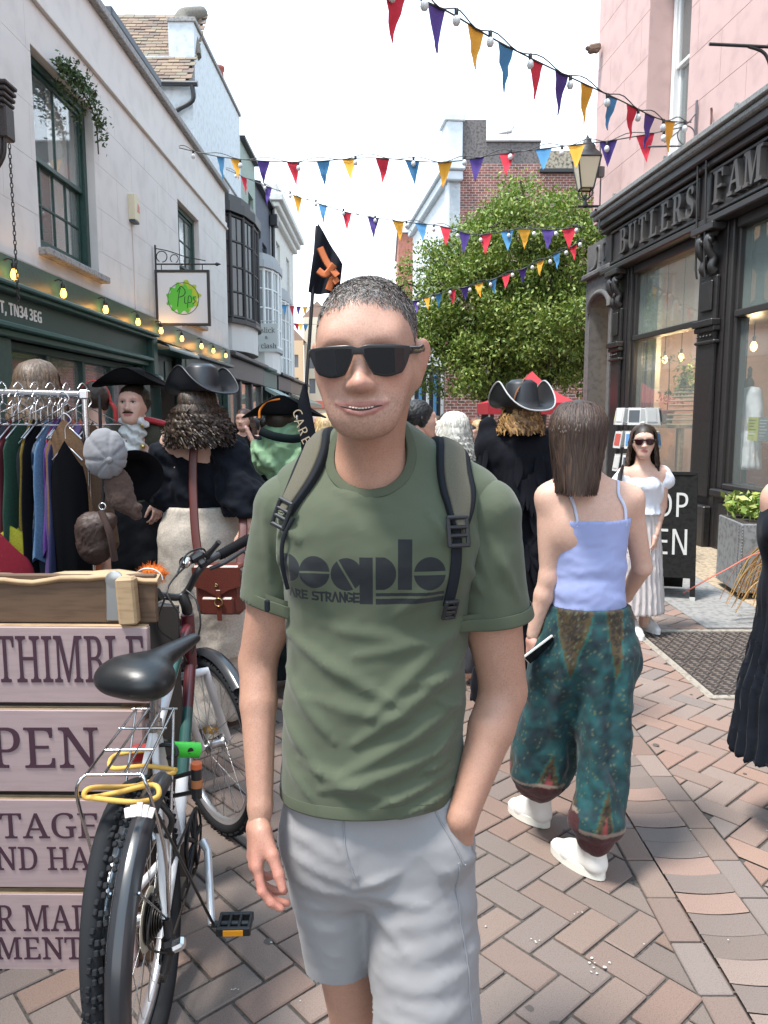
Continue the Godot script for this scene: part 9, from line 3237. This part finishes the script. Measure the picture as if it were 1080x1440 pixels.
func build_main_person() -> void:
	var t := thing("person", "smiling man in green printed t-shirt, sunglasses, pale grey shorts and backpack straps", "person", V3(-0.024,0,-1.113))
	var SK := Color(0.40, 0.222, 0.155)
	# ---- joints
	var shR := V3(-0.167,1.414,-1.33)
	var shL := V3(0.171,1.406,-1.29)
	var elR := V3(-0.23,1.128,-1.35)
	var elL := V3(0.212,1.086,-1.31)
	var wrR := V3(-0.213,0.901,-1.25)
	var wrL := V3(0.132,0.896,-1.225)
	var neck0 := V3(-0.016,1.47,-1.31)
	var hd := V3(-0.025,1.66,-1.215)
	# ---- shirt
	var sh: Array[Prim] = [
		ell(V3(-0.006,1.316,-1.315), V3(0.172, 0.19, 0.112), 0.05),
		ell(V3(-0.016,1.069,-1.31), V3(0.160, 0.235, 0.118), 0.06),
		ell(V3(-0.027,0.89,-1.31), V3(0.154, 0.16, 0.118), 0.06),
		cap(V3(-0.134,1.426,-1.335), V3(0.14,1.422,-1.305), 0.054, 0.054, 0.05),
		cap(V3(-0.02,1.518,-1.325), V3(-0.134,1.441,-1.335), 0.056, 0.044, 0.05),
		cap(V3(-0.015,1.518,-1.325), V3(0.14,1.436,-1.305), 0.056, 0.044, 0.05),
		ell(V3(-0.017,1.407,-1.285), V3(0.12, 0.085, 0.068), 0.04),
		ell(V3(-0.081,1.357,-1.235), V3(0.075, 0.06, 0.035), 0.05),
		ell(V3(0.058,1.353,-1.225), V3(0.075, 0.06, 0.035), 0.05),
	]
	var torso: Array[Prim] = sh.duplicate()
	var slR := shR.lerp(elR, 0.60)
	var slL := shL.lerp(elL, 0.58)
	sh.append(cap(shR, slR + V3(0.004, -0.03, 0), 0.056, 0.0555, 0.045))
	sh.append(cap(shL, slL + V3(0.008, -0.03, 0.0), 0.0575, 0.061, 0.045))
	var dR := (elR - shR).normalized()
	var dL := (elL - shL).normalized()
	var hemc := V3(-0.029,0.909,-1.2)
	var hem_n := V3(0.03, -1, 0.10).normalized()
	# ridge lines of the cloth, in the plane of the chest
	var F := []
	F = [[Vector2(-0.162,1.204),Vector2(0.023,1.108),0.016,0.007],[Vector2(0.132,1.233),Vector2(-0.023,1.089),0.018,0.007],[Vector2(0.139,1.174),Vector2(-0.047,1.041),0.018,0.008],[Vector2(0.134,1.102),Vector2(-0.071,0.985),0.017,0.008],[Vector2(0.123,1.028),Vector2(-0.106,0.954),0.016,0.007],[Vector2(0.113,0.979),Vector2(-0.024,0.929),0.012,0.007],[Vector2(-0.168,1.138),Vector2(-0.082,1.041),0.014,0.006],[Vector2(-0.173,1.065),Vector2(-0.106,0.985),0.013,0.006],[Vector2(0.118,0.948),Vector2(0.024,0.916),0.01,0.008],[Vector2(0.059,0.985),Vector2(0.108,0.997),0.008,0.007],[Vector2(0.082,1.016),Vector2(0.119,1.053),0.009,0.006],[Vector2(-0.141,0.997),Vector2(0.024,0.944),0.014,0.005],[Vector2(0.068,1.419),Vector2(0.114,1.362),0.01,0.006],[Vector2(-0.079,1.453),Vector2(0.023,1.424),0.012,0.003],[Vector2(0.114,1.327),Vector2(0.023,1.257),0.016,0.004],[Vector2(-0.165,1.350),Vector2(-0.103,1.292),0.012,0.005],[Vector2(-0.181,1.419),Vector2(-0.136,1.373),0.01,0.006],[Vector2(0.170,1.373),Vector2(0.224,1.269),0.01,0.005],[Vector2(0.141,1.396),Vector2(0.183,1.269),0.01,0.004],[Vector2(0.137,1.327),Vector2(0.172,1.269),0.009,0.005],[Vector2(-0.201,1.419),Vector2(-0.192,1.292),0.01,0.004],[Vector2(-0.172,1.396),Vector2(-0.169,1.292),0.007,0.004],[Vector2(-0.104,1.233),Vector2(0.069,1.204),0.014,0.003],[Vector2(-0.046,1.186),Vector2(0.115,1.210),0.014,0.004],[Vector2(0.046,1.138),Vector2(0.133,1.144),0.012,0.005],[Vector2(-0.128,1.108),Vector2(0.070,1.077),0.015,0.0035],[Vector2(0.082,1.108),Vector2(0.134,1.077),0.009,0.005],[Vector2(-0.165,0.979),Vector2(-0.113,0.929),0.01,0.004]]
	for f in F:
		f[2] *= 0.85
		f[3] *= 1.5
	var crease := func(p: Vector3) -> float:
		var e := 0.0
		var q := Vector2(p.x, p.y)
		var front := clampf((p.z + 1.36) / 0.08, 0.15, 1.0)
		for f in F:
			if absf(q.y - (f[0].y + f[1].y) * 0.5) < 0.14: e += fold(q, f[0], f[1], f[2]) * f[3]
		e = e * front + nz.get_noise_3d(p.x * 7.0, p.y * 11.0, p.z * 7.0) * 0.004
		return e
	var ux0: float = 0.000 - 0.182
	var uy0: float = 1.396
	var tee_uv := func(p: Vector3, nn: Vector3) -> Vector2:
		return Vector2((p.x - ux0) / 0.306, (uy0 - p.y) / 0.164) if nn.z > 0.0 else Vector2(0.99, 0.99)
	var clips := [Plane(hem_n, hem_n.dot(hemc)), Plane(dR, dR.dot(slR)), Plane(dL, dL.dot(slL))]
	var tm := StandardMaterial3D.new()
	tm.albedo_texture = tee_image()
	tm.texture_repeat = false
	tm.roughness = 0.88
	tm.rim_enabled = true
	tm.rim = 0.25
	tm.rim_tint = 0.6
	var nA := V3(-0.02,1.439,-1.285)
	var nB := V3(-0.024,1.587,-1.23)
	var neckcut: Prim = neg(cap(nA, nB, 0.061, 0.061, 0.003))
	sh.append(neckcut)
	var trunk: Array[Prim] = torso.duplicate()
	trunk.append(neckcut)
	var shirt_m := sdf(trunk, 0.0062, [clips[0]], crease, null, tee_uv)
	var slv: Array[Prim] = [cap(V3(-0.127,1.428,-1.335), shR, 0.052, 0.056, 0.01), cap(shR, slR + dR * 0.03, 0.056, 0.0555, 0.01)]
	join(shirt_m, sdf(slv, 0.0062, [clips[1]], crease, null, tee_uv))
	slv = [cap(V3(0.134,1.422,-1.305), shL, 0.052, 0.0575, 0.01), cap(shL, slL + dL * 0.03, 0.0575, 0.061, 0.01)]
	join(shirt_m, sdf(slv, 0.0062, [clips[2]], crease, null, tee_uv))
	var shirt := wobj("shirt", shirt_m, tm, t)
	var green := mt(0.069, 0.082, 0.050, 0.9, 0.0, {"rim_enabled": true, "rim": 0.25, "rim_tint": 0.6})
	# collar rib
	var cm := nb()
	var crow := []
	var nax := (nA - nB).normalized()
	var ns1 := nax.cross(Vector3.BACK).normalized()
	var ns2 := nax.cross(ns1)
	for k in 49:
		var an := TAU * k / 48.0
		var dv := ns1 * cos(an) + ns2 * sin(an)
		var p := nB + dv * 0.061
		for w in 60:
			if field(torso, p) < 0.0: break
			p += nax * 0.003
		p += nax * field(torso, p)
		var nn := grad(torso, p)
		var outv := (dv - nn * dv.dot(nn)).normalized()
		var row := PackedVector3Array()
		for e in [[-0.001, -0.012], [-0.0015, 0.001], [0.0, 0.0022], [0.007, 0.0026], [0.0135, 0.0022], [0.0145, 0.0008], [0.0145, -0.004]]:
			row.append(p + outv * e[0] + nn * e[1])
		crow.append(row)
	cm.grid(crow)
	var collar_m := mt(0.060, 0.071, 0.043, 0.92)
	sub("collar", cm, collar_m, shirt)
	# sleeve and bottom hems: a raised band
	var hc := V3(-0.028,0.876,-1.31)
	hc -= hem_n * (hc - hemc).dot(hem_n)
	for e in [[slR, dR, 0.085, 0.03], [slL, dL, 0.085, 0.03], [hc, hem_n, 0.24, 0.12]]:
		var hm := nb()
		var ax: Vector3 = e[1]
		var s1 := ax.cross(Vector3.BACK).normalized()
		var s2 := ax.cross(s1)
		var rows := []
		for h in [[-0.022, -0.001], [-0.021, 0.0012], [-0.003, 0.0014], [0.0, 0.0004], [0.0, -0.004], [-0.03, -0.006]]:
			var row := PackedVector3Array()
			for k in 96:
				var an := -TAU * k / 96.0
				var dirv := s1 * cos(an) + s2 * sin(an)
				var o: Vector3 = e[0] + ax * h[0]
				# walk out to the shirt's surface
				var rr: float = e[3]
				for w in 14:
					var dd := field(sh, o + dirv * rr)
					rr -= dd * 0.8
					if rr > e[2]: rr = e[2]
				row.append(o + dirv * (rr + h[1] + crease.call(o + dirv * rr)))
			rows.append(row)
		hm.grid(rows, true)
		sub("hem", hm, green, shirt)
	# ---- body: one skin mesh, arms, hand, neck, head, legs
	var arms: Array[Prim] = [
		cap(shR, elR, 0.047, 0.034, 0.02), cap(elR, elR.lerp(wrR, 0.3), 0.0335, 0.0325, 0.008), cap(elR.lerp(wrR, 0.3), wrR, 0.032, 0.0215, 0.008), cap(wrR, wrR + (V3(-0.217,0.815,-1.22) - wrR).normalized() * 0.045, 0.0215, 0.017, 0.008),
		cap(shL, elL, 0.05, 0.041, 0.02), cap(elL, elL.lerp(wrL, 0.3), 0.0405, 0.040, 0.008), cap(elL.lerp(wrL, 0.3), wrL, 0.0395, 0.0255, 0.008),
		cap(wrL, V3(0.138,0.815,-1.235), 0.0255, 0.013, 0.01, V3(0.3, 0.1, 1), 0.85),
		cap(V3(-0.022,1.444,-1.3), V3(-0.025,1.598,-1.245), 0.057, 0.05, 0.03), ell(V3(-0.02,1.457,-1.295), V3(0.075, 0.05, 0.06), 0.03),
		cap(V3(-0.017,1.43,-1.32), V3(-0.111,1.463,-1.33), 0.06, 0.04, 0.04), cap(V3(-0.017,1.43,-1.32), V3(0.11,1.455,-1.31), 0.06, 0.04, 0.04),
		cap(V3(-0.038,1.57,-1.19), V3(-0.023,1.473,-1.265), 0.016, 0.014, 0.03), cap(V3(0.026,1.598,-1.25), V3(-0.012,1.468,-1.268), 0.016, 0.012, 0.03),
		ell(V3(-0.013,1.239,-1.33), V3(0.14, 0.25, 0.08), 0.05),
		cap(V3(-0.082,0.62,-1.36), V3(-0.051,0.311,-1.43), 0.062, 0.053, 0.03), cap(V3(-0.051,0.311,-1.43), V3(-0.044,-0.177,-1.5), 0.055, 0.04, 0.03),
		cap(V3(0.08,0.64,-1.33), V3(0.079,0.383,-1.29), 0.085, 0.06, 0.03), cap(V3(0.079,0.383,-1.29), V3(0.086,-0.153,-1.34), 0.058, 0.038, 0.03),
		cap(V3(-0.044,-0.177,-1.5), V3(-0.04, 0.07, -1.53), 0.04, 0.035, 0.03), cap(V3(-0.04, 0.05, -1.52), V3(-0.05, 0.035, -1.36), 0.04, 0.033, 0.03),
		cap(V3(0.086,-0.153,-1.34), V3(0.09, 0.07, -1.38), 0.038, 0.035, 0.03), cap(V3(0.09, 0.05, -1.37), V3(0.11, 0.035, -1.2), 0.04, 0.033, 0.03),
	]
	var arm_col := func(p: Vector3, _n: Vector3) -> Color:
		return skin_col(SK, p)
	var skin := sdf(arms, 0.0085, [], null, arm_col)
	var hand_dir := (V3(-0.217,0.815,-1.22) - wrR).normalized()
	var hps := hand_prims(wrR + hand_dir * 0.01, hand_dir + V3(-0.04, 0, 0), V3(0.92, -0.05, -0.32), [0.42, 0.55, 0.6, 0.66], true, 0.92, 0.5)
	var tipcol := func(p: Vector3, nn: Vector3) -> Color:
		return skin_col(SK.lerp(Color(0.43, 0.19, 0.14), clampf((p - wrR).dot(hand_dir) / 0.11, 0, 1)), p, 0.07)
	join(skin, sdf(hps, 0.0032, [], null, tipcol))
	# head
	var hb := Basis.from_euler(V3(deg_to_rad(6), deg_to_rad(-6), deg_to_rad(1.5))) * Basis.from_scale(Vector3.ONE * 1.04)
	var HT := Transform3D(hb, hd)
	var hps2 := head_prims({"jaw": 1.0, "w": 0.96, "smile": 0.0055, "open": 0.0, "lines": 1.0, "wide": 1.13, "chin": 0.011})
	var hair_in := func(p: Vector3) -> float:
		var low := lerpf(-0.002, 0.081 - absf(p.x) * 0.25, clampf((p.z - 0.018) / 0.036, 0, 1)) if p.z > -0.02 else -0.055
		if p.z <= 0.02 and p.z > -0.04 and absf(p.x) > 0.05: low = 0.03 if p.z < 0.005 else 0.0
		return p.y - low
	var face_col := func(p: Vector3, nn: Vector3) -> Color:
		var c := skin_col(Color(0.45, 0.262, 0.192), p, 0.06)
		# lips
		var lip := Vector2(p.x / 0.034, (p.y + 0.067 - 0.006 * pow(absf(p.x) / 0.033, 2.0)) / 0.0095)
		if p.z > 0.06 and lip.length() < 1.15:
			c = c.lerp(Color(0.33, 0.115, 0.10), clampf((1.2 - lip.length()) * 3.0, 0, 0.7))
		# stubble: dark specks along the jaw, chin and upper lip
		var beard := clampf((-0.045 - p.y + absf(p.x) * 0.25) / 0.02, 0, 1) * clampf((p.z + 0.01) / 0.03, 0, 1)
		if beard > 0 and lip.length() > 1.1:
			var sp := clampf(nz.get_noise_3dv(p * 900.0) * 1.3 + 0.35, 0, 1)
			c = c.lerp(Color(0.19, 0.135, 0.11), beard * sp * 0.5)
		# flush of cheeks, nose and ears
		var ck := exp(-pow((Vector2(absf(p.x), p.y) - Vector2(0.045, -0.03)).length() / 0.02, 2.0)) + exp(-pow(Vector2(p.x, p.y + 0.03).length() / 0.014, 2.0)) + clampf((absf(p.x) - 0.077) / 0.006, 0, 1) * 0.9
		c = c.lerp(Color(0.41, 0.145, 0.105), clampf(ck, 0, 1) * 0.35)
		var e: float = hair_in.call(p)
		if e > 0.0: c = c.lerp(Color(0.15, 0.125, 0.11), clampf(e / 0.014, 0, 0.85))
		return c
	var hm2 := sdf(hps2, 0.0024, [], null, face_col)
	join(skin, moved(hm2, HT))
	var body := wobj("body", skin, skin_mat(), t)
	# teeth
	var tee := nb()
	tee.xf = HT
	var ml := nb()
	var lp := []
	var lr := []
	for k in range(-10, 11):
		var f := k / 10.0
		lp.append(HT * to_surf(hps2, V3(f * 0.0285, -0.0682 + 0.0055 * f * f, 0.09), -0.0003))
		lr.append(0.0021 * (1.0 - f * f * f * f) + 0.0004)
	ml.tube(lp, lr, 8)
	sub("mouth", ml, mt(0.05, 0.012, 0.01, 0.5), body)
	for k in range(-4, 4):
		var p := to_surf(hps2, V3((k + 0.5) * 0.0042, -0.0668 + 0.00012 * k * k, 0.09), 0.0006)
		tee.box(p, V3(0.0041, 0.0021, 0.0024), Basis(Vector3.UP, k * 0.09), 0.0006)
	sub("teeth", tee, mt(0.62, 0.56, 0.46, 0.3), body)
	# hair: cropped, grey
	hair_cap(t, HT, hm2, 26000, 0.0095, [Color(0.075, 0.064, 0.057), Color(0.15, 0.132, 0.12), Color(0.31, 0.29, 0.275)], hair_in)
	# sunglasses
	var sg := thing("sunglasses", "black wrap sunglasses worn by the smiling man", "sunglasses", hd)
	glasses(sg, HT, 0.0715, mt(0.012, 0.012, 0.013, 0.35), mt(0.006, 0.007, 0.009, 0.06))
	for e in [[V3(-0.04, 0, -1.53), V3(-0.055, 0, -1.3)], [V3(0.09, 0, -1.38), V3(0.115, 0, -1.15)]]: trainer(t, e[0], e[1], mt(0.4, 0.4, 0.4, 0.7), mt(0.6, 0.6, 0.58, 0.7))
	man_shorts(t)
	man_straps(torso, sh)

func hair_cap(t: Node3D, HT: Transform3D, hm: M, count: int, length: float, cols: Array, inside: Callable) -> void:
	var m := nb()
	m.colored = true
	var r := RandomNumberGenerator.new()
	r.seed = 77
	var inv := HT.affine_inverse()
	var back := HT.basis.orthonormalized().inverse()
	var made := 0
	var tries := 0
	while made < count and tries < count * 8:
		tries += 1
		var tri := r.randi_range(0, hm.i.size() / 3 - 1) * 3
		var w1 := r.randf()
		var w2 := r.randf() * (1.0 - w1)
		var nn: Vector3 = back * hm.n[hm.i[tri]]
		var p: Vector3 = inv * (hm.v[hm.i[tri]] * (1 - w1 - w2) + hm.v[hm.i[tri + 1]] * w1 + hm.v[hm.i[tri + 2]] * w2)
		var e: float = inside.call(p)
		if e < r.randf_range(-0.004, 0.012): continue
		made += 1
		var lie := V3(0, -0.9, -0.35).lerp(V3(r.randf_range(-0.5, 0.5), 0.25, 0.9), clampf((p.y - 0.06) / 0.04, 0, 1)) + V3(r.randfn(), r.randfn(), r.randfn()) * 0.13
		lie = (lie - nn * lie.dot(nn)).normalized()
		var ln := length * r.randf_range(0.7, 1.35) * lerpf(0.75, 1.4, clampf((p.y - 0.05) / 0.05, 0, 1))
		var dir := (nn * lerpf(0.22, 0.42, clampf((p.y - 0.05) / 0.05, 0, 1)) + lie).normalized()
		var sd := dir.cross(V3(r.randfn(), r.randfn(), r.randfn())).normalized() * r.randf_range(0.00028, 0.00055)
		if dir.cross(sd).dot(nn) < 0: sd = -sd
		var q := r.randf()
		var grey := clampf(0.45 - (p.y - 0.05) * 5.0, 0.0, 1.0)
		m.tint = (cols[2] if q < 0.25 + 0.4 * grey else (cols[1] if q < 0.7 else cols[0])) * r.randf_range(0.8, 1.2)
		m.xf = HT
		p -= nn * 0.001
		var mid := p + dir * ln * 0.55
		var tip := p + (dir + lie * 0.5).normalized() * ln
		var k := m.vert(p - sd, nn)
		m.vert(p + sd, nn)
		m.vert(mid - sd * 0.8, nn)
		m.vert(mid + sd * 0.8, nn)
		m.vert(tip, nn)
		m.i.append_array(PackedInt32Array([k, k + 1, k + 2, k + 1, k + 3, k + 2, k + 2, k + 3, k + 4]))
	wobj("hair", m, vc(0.6), t)

func glasses(sg: Node3D, HT: Transform3D, hw: float, frame: Material, lens: Material) -> void:
	var zb := 0.104
	var R := 0.13
	var bend := func(u: float, v: float, o: float) -> Vector3:
		var a := u / R
		return HT * V3(sin(a) * (R + o), v, zb - R + cos(a) * (R + o))
	var top := func(u: float) -> float: return 0.0205 - 0.004 * pow(absf(u) / hw, 3.0) - 0.0035 * exp(-pow(u / 0.008, 2.0))
	var bot := func(u: float) -> float:
		var a := absf(u)
		if a < 0.007: return 0.0075
		if a < 0.02: return lerpf(0.0075, -0.02, pow((a - 0.007) / 0.013, 0.75))
		if a < 0.056: return lerpf(-0.02, -0.0235, sin((a - 0.02) / 0.036 * PI))
		return lerpf(-0.02, 0.004, pow(clampf((a - 0.056) / (hw - 0.056), 0, 1), 1.9))
	var fm := nb()
	var n := 64
	var fr := []
	var bk := []
	for k in n + 1:
		var u := lerpf(-hw, hw, float(k) / n)
		var f1 := PackedVector3Array()
		for e in [[0, 0.0], [0, 0.0018], [0.06, 0.0025], [0.94, 0.0025], [1, 0.0018], [1, 0.0], [1, -0.002], [0, -0.002]]:
			f1.append(bend.call(u, lerpf(bot.call(u), top.call(u), e[0]), e[1]))
		fr.append(f1)
	fr.reverse()
	fm.grid(fr, true, true)
	var front := wobj("frame", fm, frame, sg)
	for s in [-1.0, 1.0]:
		var lm := nb()
		var rows := []
		for k in 25:
			var u: float = s * lerpf(0.0085, hw - 0.0085, float(k) / 24)
			var t1: float = top.call(u) - 0.0045
			var b1: float = bot.call(u) + 0.0035
			var inn := sin(PI * clampf(k / 24.0, 0.02, 0.98))
			var row := PackedVector3Array()
			for q in 6:
				row.append(bend.call(u, lerpf(b1, t1, q / 5.0), 0.0028 + 0.001 * inn))
			rows.append(row)
		if s > 0: rows.reverse()
		lm.grid(rows)
		wobj("lens", lm, lens, sg)
		var am := nb()
		var pts := []
		var e0: Vector3 = HT.affine_inverse() * bend.call(s * hw, 0.0105, 0.0)
		pts = [HT * e0, HT * (e0 + V3(s * 0.004, 0, -0.008)), HT * V3(s * 0.0795, 0.010, 0.03), HT * V3(s * 0.082, 0.012, -0.005), HT * V3(s * 0.083, 0.006, -0.026)]
		am.tube(curve(pts, 5), 0.0024, 8, true, 2.3, HT.basis.y)
		wobj("temple_arm", am, frame, sg)

func man_shorts(t: Node3D) -> void:
	var hipR := V3(-0.091,0.809,-1.32)
	var hipL := V3(0.052,0.808,-1.31)
	var knR := V3(-0.082,0.479,-1.36)
	var knL := V3(0.077,0.432,-1.26)
	var ps: Array[Prim] = [
		ell(V3(-0.023,0.868,-1.325), V3(0.158, 0.12, 0.118), 0.04),
		ell(V3(-0.016,0.792,-1.325), V3(0.160, 0.1, 0.118), 0.04),
		cap(hipR + V3(-0.012, 0, 0), knR, 0.086, 0.062, 0.022), cap(hipL + V3(0.012, 0, 0), knL, 0.098, 0.100, 0.022),
	]
	var F := []
	F = [[Vector2(-0.164,0.854),Vector2(-0.073,0.828),0.01,0.004],[Vector2(-0.158,0.815),Vector2(-0.061,0.783),0.011,0.005],[Vector2(-0.153,0.763),Vector2(-0.049,0.757),0.011,0.004],[Vector2(-0.141,0.710),Vector2(-0.037,0.717),0.012,0.004],[Vector2(-0.136,0.657),Vector2(-0.035,0.664),0.012,0.003],[Vector2(-0.049,0.776),Vector2(0.024,0.809),0.01,0.007],[Vector2(-0.034,0.763),Vector2(0.073,0.750),0.012,0.006],[Vector2(-0.031,0.743),Vector2(0.037,0.670),0.012,0.006],[Vector2(-0.025,0.710),Vector2(0.123,0.724),0.014,0.004],[Vector2(0.000,0.657),Vector2(0.148,0.684),0.015,0.005],[Vector2(-0.012,0.603),Vector2(0.161,0.630),0.015,0.004],[Vector2(0.025,0.576),Vector2(0.156,0.563),0.012,0.005],[Vector2(0.073,0.828),Vector2(0.134,0.776),0.01,0.004],[Vector2(-0.066,0.893),Vector2(-0.043,0.789),0.007,0.005],[Vector2(-0.085,0.893),Vector2(-0.061,0.815),0.006,0.004],[Vector2(0.122,0.750),Vector2(0.167,0.697),0.012,0.005],[Vector2(0.136,0.657),Vector2(0.178,0.630),0.01,0.005],[Vector2(0.000,0.535),Vector2(0.125,0.556),0.012,0.005],[Vector2(0.097,0.802),Vector2(0.148,0.657),0.007,-0.003]]
	for f in F: f[2] *= 1.2
	var pk0 := Vector2(0.099, 0.922)
	var pk1 := Vector2(0.137, 0.825)
	var pkd := (pk1 - pk0).normalized()
	var pkl := pk0.distance_to(pk1)
	var crease := func(p: Vector3) -> float:
		var e := 0.0
		var q := Vector2(p.x, p.y)
		for f in F:
			if absf(q.y - (f[0].y + f[1].y) * 0.5) < 0.12: e += fold(q, f[0], f[1], f[2]) * f[3]
		var pa := q - pk0
		var al := pa.dot(pkd)
		var ac := pa.dot(Vector2(-pkd.y, pkd.x))
		if al > -0.03 and al < pkl + 0.05 and ac < 0.0 and p.z > -1.32:
			e += 0.03 * exp(-pow(ac / 0.05, 2.0)) * clampf((al + 0.03) / 0.03, 0, 1) * clampf((pkl + 0.05 - al) / 0.05, 0, 1)
		return e + nz.get_noise_3d(p.x * 8.0, p.y * 14.0, p.z * 8.0) * 0.004
	var nR := V3(0.03, -1, 0.2).normalized()
	var hemR := V3(-0.091,0.53,-1.32)
	var m := sdf(ps, 0.0068, [Plane(V3(0, -1, 0.06).normalized(), V3(0, -1, 0.06).normalized().dot(knL + V3(0, -0.02, 0))), Plane(Vector3.UP, 0.942)], crease)
	var keep := PackedInt32Array()
	for k in range(0, m.i.size(), 3):
		var p := (m.v[m.i[k]] + m.v[m.i[k + 1]] + m.v[m.i[k + 2]]) / 3.0
		if (p - hemR).dot(nR) > 0 and p.x < -0.02: continue
		keep.append_array(m.i.slice(k, k + 3))
	m.i = keep
	var tex := noise_tex(0.35, 2, [[0.2, [0.9, 0.9, 0.9]], [0.8, [1, 1, 1]]], 8)
	var cl := mt(0.265, 0.26, 0.265, 0.85, 0.0, {"albedo_texture": tex, "uv1_triplanar": true, "uv1_scale": V3(5, 5, 5), "rim_enabled": true, "rim": 0.2})
	var s := wobj("shorts", m, cl, t)
	# seams: fly, side seam, pocket edge
	for e in [[V3(-0.071,0.899,-1.2),V3(-0.063,0.846,-1.2),V3(-0.048,0.798,-1.2)], [V3(0.128,0.827,-1.2),V3(0.146,0.731,-1.2),V3(0.16,0.64,-1.2),V3(0.166,0.534,-1.2)], [V3(0.097,0.919,-1.2),V3(0.116,0.872,-1.2),V3(0.137,0.826,-1.2),V3(0.143,0.822,-1.2)]]:
		var sm := nb()
		var path := curve(e, 8)
		for k in path.size():
			path[k] = to_surf(ps, path[k], 0.0)
			var gn := grad(ps, path[k])
			path[k] += gn * (crease.call(path[k]) + 0.0006)
		sm.tube(path, 0.0017, 6)
		sub("seam", sm, mt(0.235, 0.235, 0.25, 0.85), s)

func man_straps(torso: Array[Prim], sh: Array[Prim]) -> void:
	var t := thing("backpack", "olive grey backpack with black edged padded straps worn by the smiling man", "backpack", V3(-0.014,1.182,-1.5))
	var felt := grained(0.115, 0.105, 0.075, 0.3, 0.95, 14.0, 0.0, 0.08, 3, {"uv1_world_triplanar": false})
	var web := mt(0.018, 0.02, 0.024, 0.7)
	# pack on the back
	var ps: Array[Prim] = [ell(V3(-0.019,1.265,-1.52), V3(0.14, 0.2, 0.085), 0.03), ell(V3(-0.019,1.069,-1.53), V3(0.14, 0.14, 0.095), 0.06)]
	wobj("pack", sdf(ps, 0.014), felt, t)
	for e in [[[ V3(-0.069,1.497,-1.44),V3(-0.083,1.511,-1.36),V3(-0.106,1.497,-1.3),V3(-0.134,1.461,-1.25),V3(-0.162,1.415,-1.225) ], 0.027, [V3(-0.156,1.42,-1.18),V3(-0.175,1.378,-1.18),V3(-0.18,1.333,-1.18),V3(-0.183,1.276,-1.18)], 1.0], [[ V3(0.079,1.485,-1.42),V3(0.097,1.502,-1.34),V3(0.114,1.47,-1.25),V3(0.121,1.435,-1.215),V3(0.119,1.395,-1.2) ], 0.0285, [V3(0.117,1.398,-1.18),V3(0.117,1.344,-1.18),V3(0.115,1.299,-1.18),V3(0.114,1.255,-1.18)], -1.0]]:
		var path := curve(e[0], 6)
		for k in path.size():
			path[k] = to_surf(sh, path[k], 0.004)
		for layer in [[1.0, 0.0, web, "strap_edging"], [0.68, 0.004, felt, "strap"]]:
			var m := nb()
			var rows := []
			for k in path.size():
				var p: Vector3 = path[k]
				var nn := grad(sh, p)
				var tg: Vector3 = (path[mini(k + 1, path.size() - 1)] - path[maxi(k - 1, 0)]).normalized()
				var sd := tg.cross(nn).normalized()
				var f := float(k) / (path.size() - 1)
				var wd: float = e[1] * layer[0] * (1.0 if f < 0.62 else lerpf(1.0, 0.42, pow((f - 0.62) / 0.38, 1.5)))
				var row := PackedVector3Array()
				for q in [[-1.0, -0.004], [-1.0, 0.005], [-0.85, 0.008], [0.0, 0.0095], [0.85, 0.008], [1.0, 0.005], [1.0, -0.004]]:
					row.append(p + sd * wd * q[0] + nn * (q[1] + layer[1]))
				rows.append(row)
			m.grid(rows)
			m.grid(rows.map(func(r: PackedVector3Array) -> PackedVector3Array:
				var o := r.duplicate()
				o.reverse()
				return o).slice(0, 1) + [rows[0]])
			wobj(layer[3], m, layer[2], t)
		# buckle and webbing
		var wpath := curve(e[2], 6)
		for k in wpath.size():
			wpath[k] = to_surf(sh, wpath[k], 0.006)
		var wm := nb()
		wm.tube(wpath, 0.0085 if e[3] < 0 else 0.0035, 8, true, 0.25 if e[3] < 0 else 0.6, V3(0, 0.2, 1))
		wobj("webbing", wm, web, t)
		for bq in ([[0.30, 0.016, 0.021]] if e[3] > 0 else [[0.10, 0.019, 0.022], [1.0, 0.013, 0.015]]):
			var bm := nb()
			var kk := clampi(int(bq[0] * (wpath.size() - 1)), 0, wpath.size() - 1)
			var c: Vector3 = wpath[kk]
			if bq[0] < 0: c = path[path.size() - 5]
			var nn := grad(sh, c)
			var tg: Vector3 = (wpath[mini(kk + 1, wpath.size() - 1)] - wpath[maxi(kk - 1, 0)]).normalized()
			if e[3] > 0: c = path[path.size() - 1]
			var sd := tg.cross(nn).normalized()
			var b := Basis(sd, sd.cross(nn) * -1.0, nn).orthonormalized()
			c += nn * 0.009
			for yy in [-1.0, -0.3, 0.3, 1.0]:
				bm.box(c + b.y * yy * bq[2], V3(bq[1] * 2, 0.0065, 0.007), b, 0.002)
			for xx in [-1.0, 1.0]:
				bm.box(c + b.x * xx * (bq[1] - 0.003), V3(0.0065, bq[2] * 2, 0.0068), b, 0.002)
			wobj("buckle", bm, mt(0.014, 0.016, 0.019, 0.35), t)
	var tip := nb()
	tip.box(V3(-0.193,1.259,-1.24), V3(0.009, 0.02, 0.006), Basis(), 0.002)
	wobj("strap_end", tip, web, t)
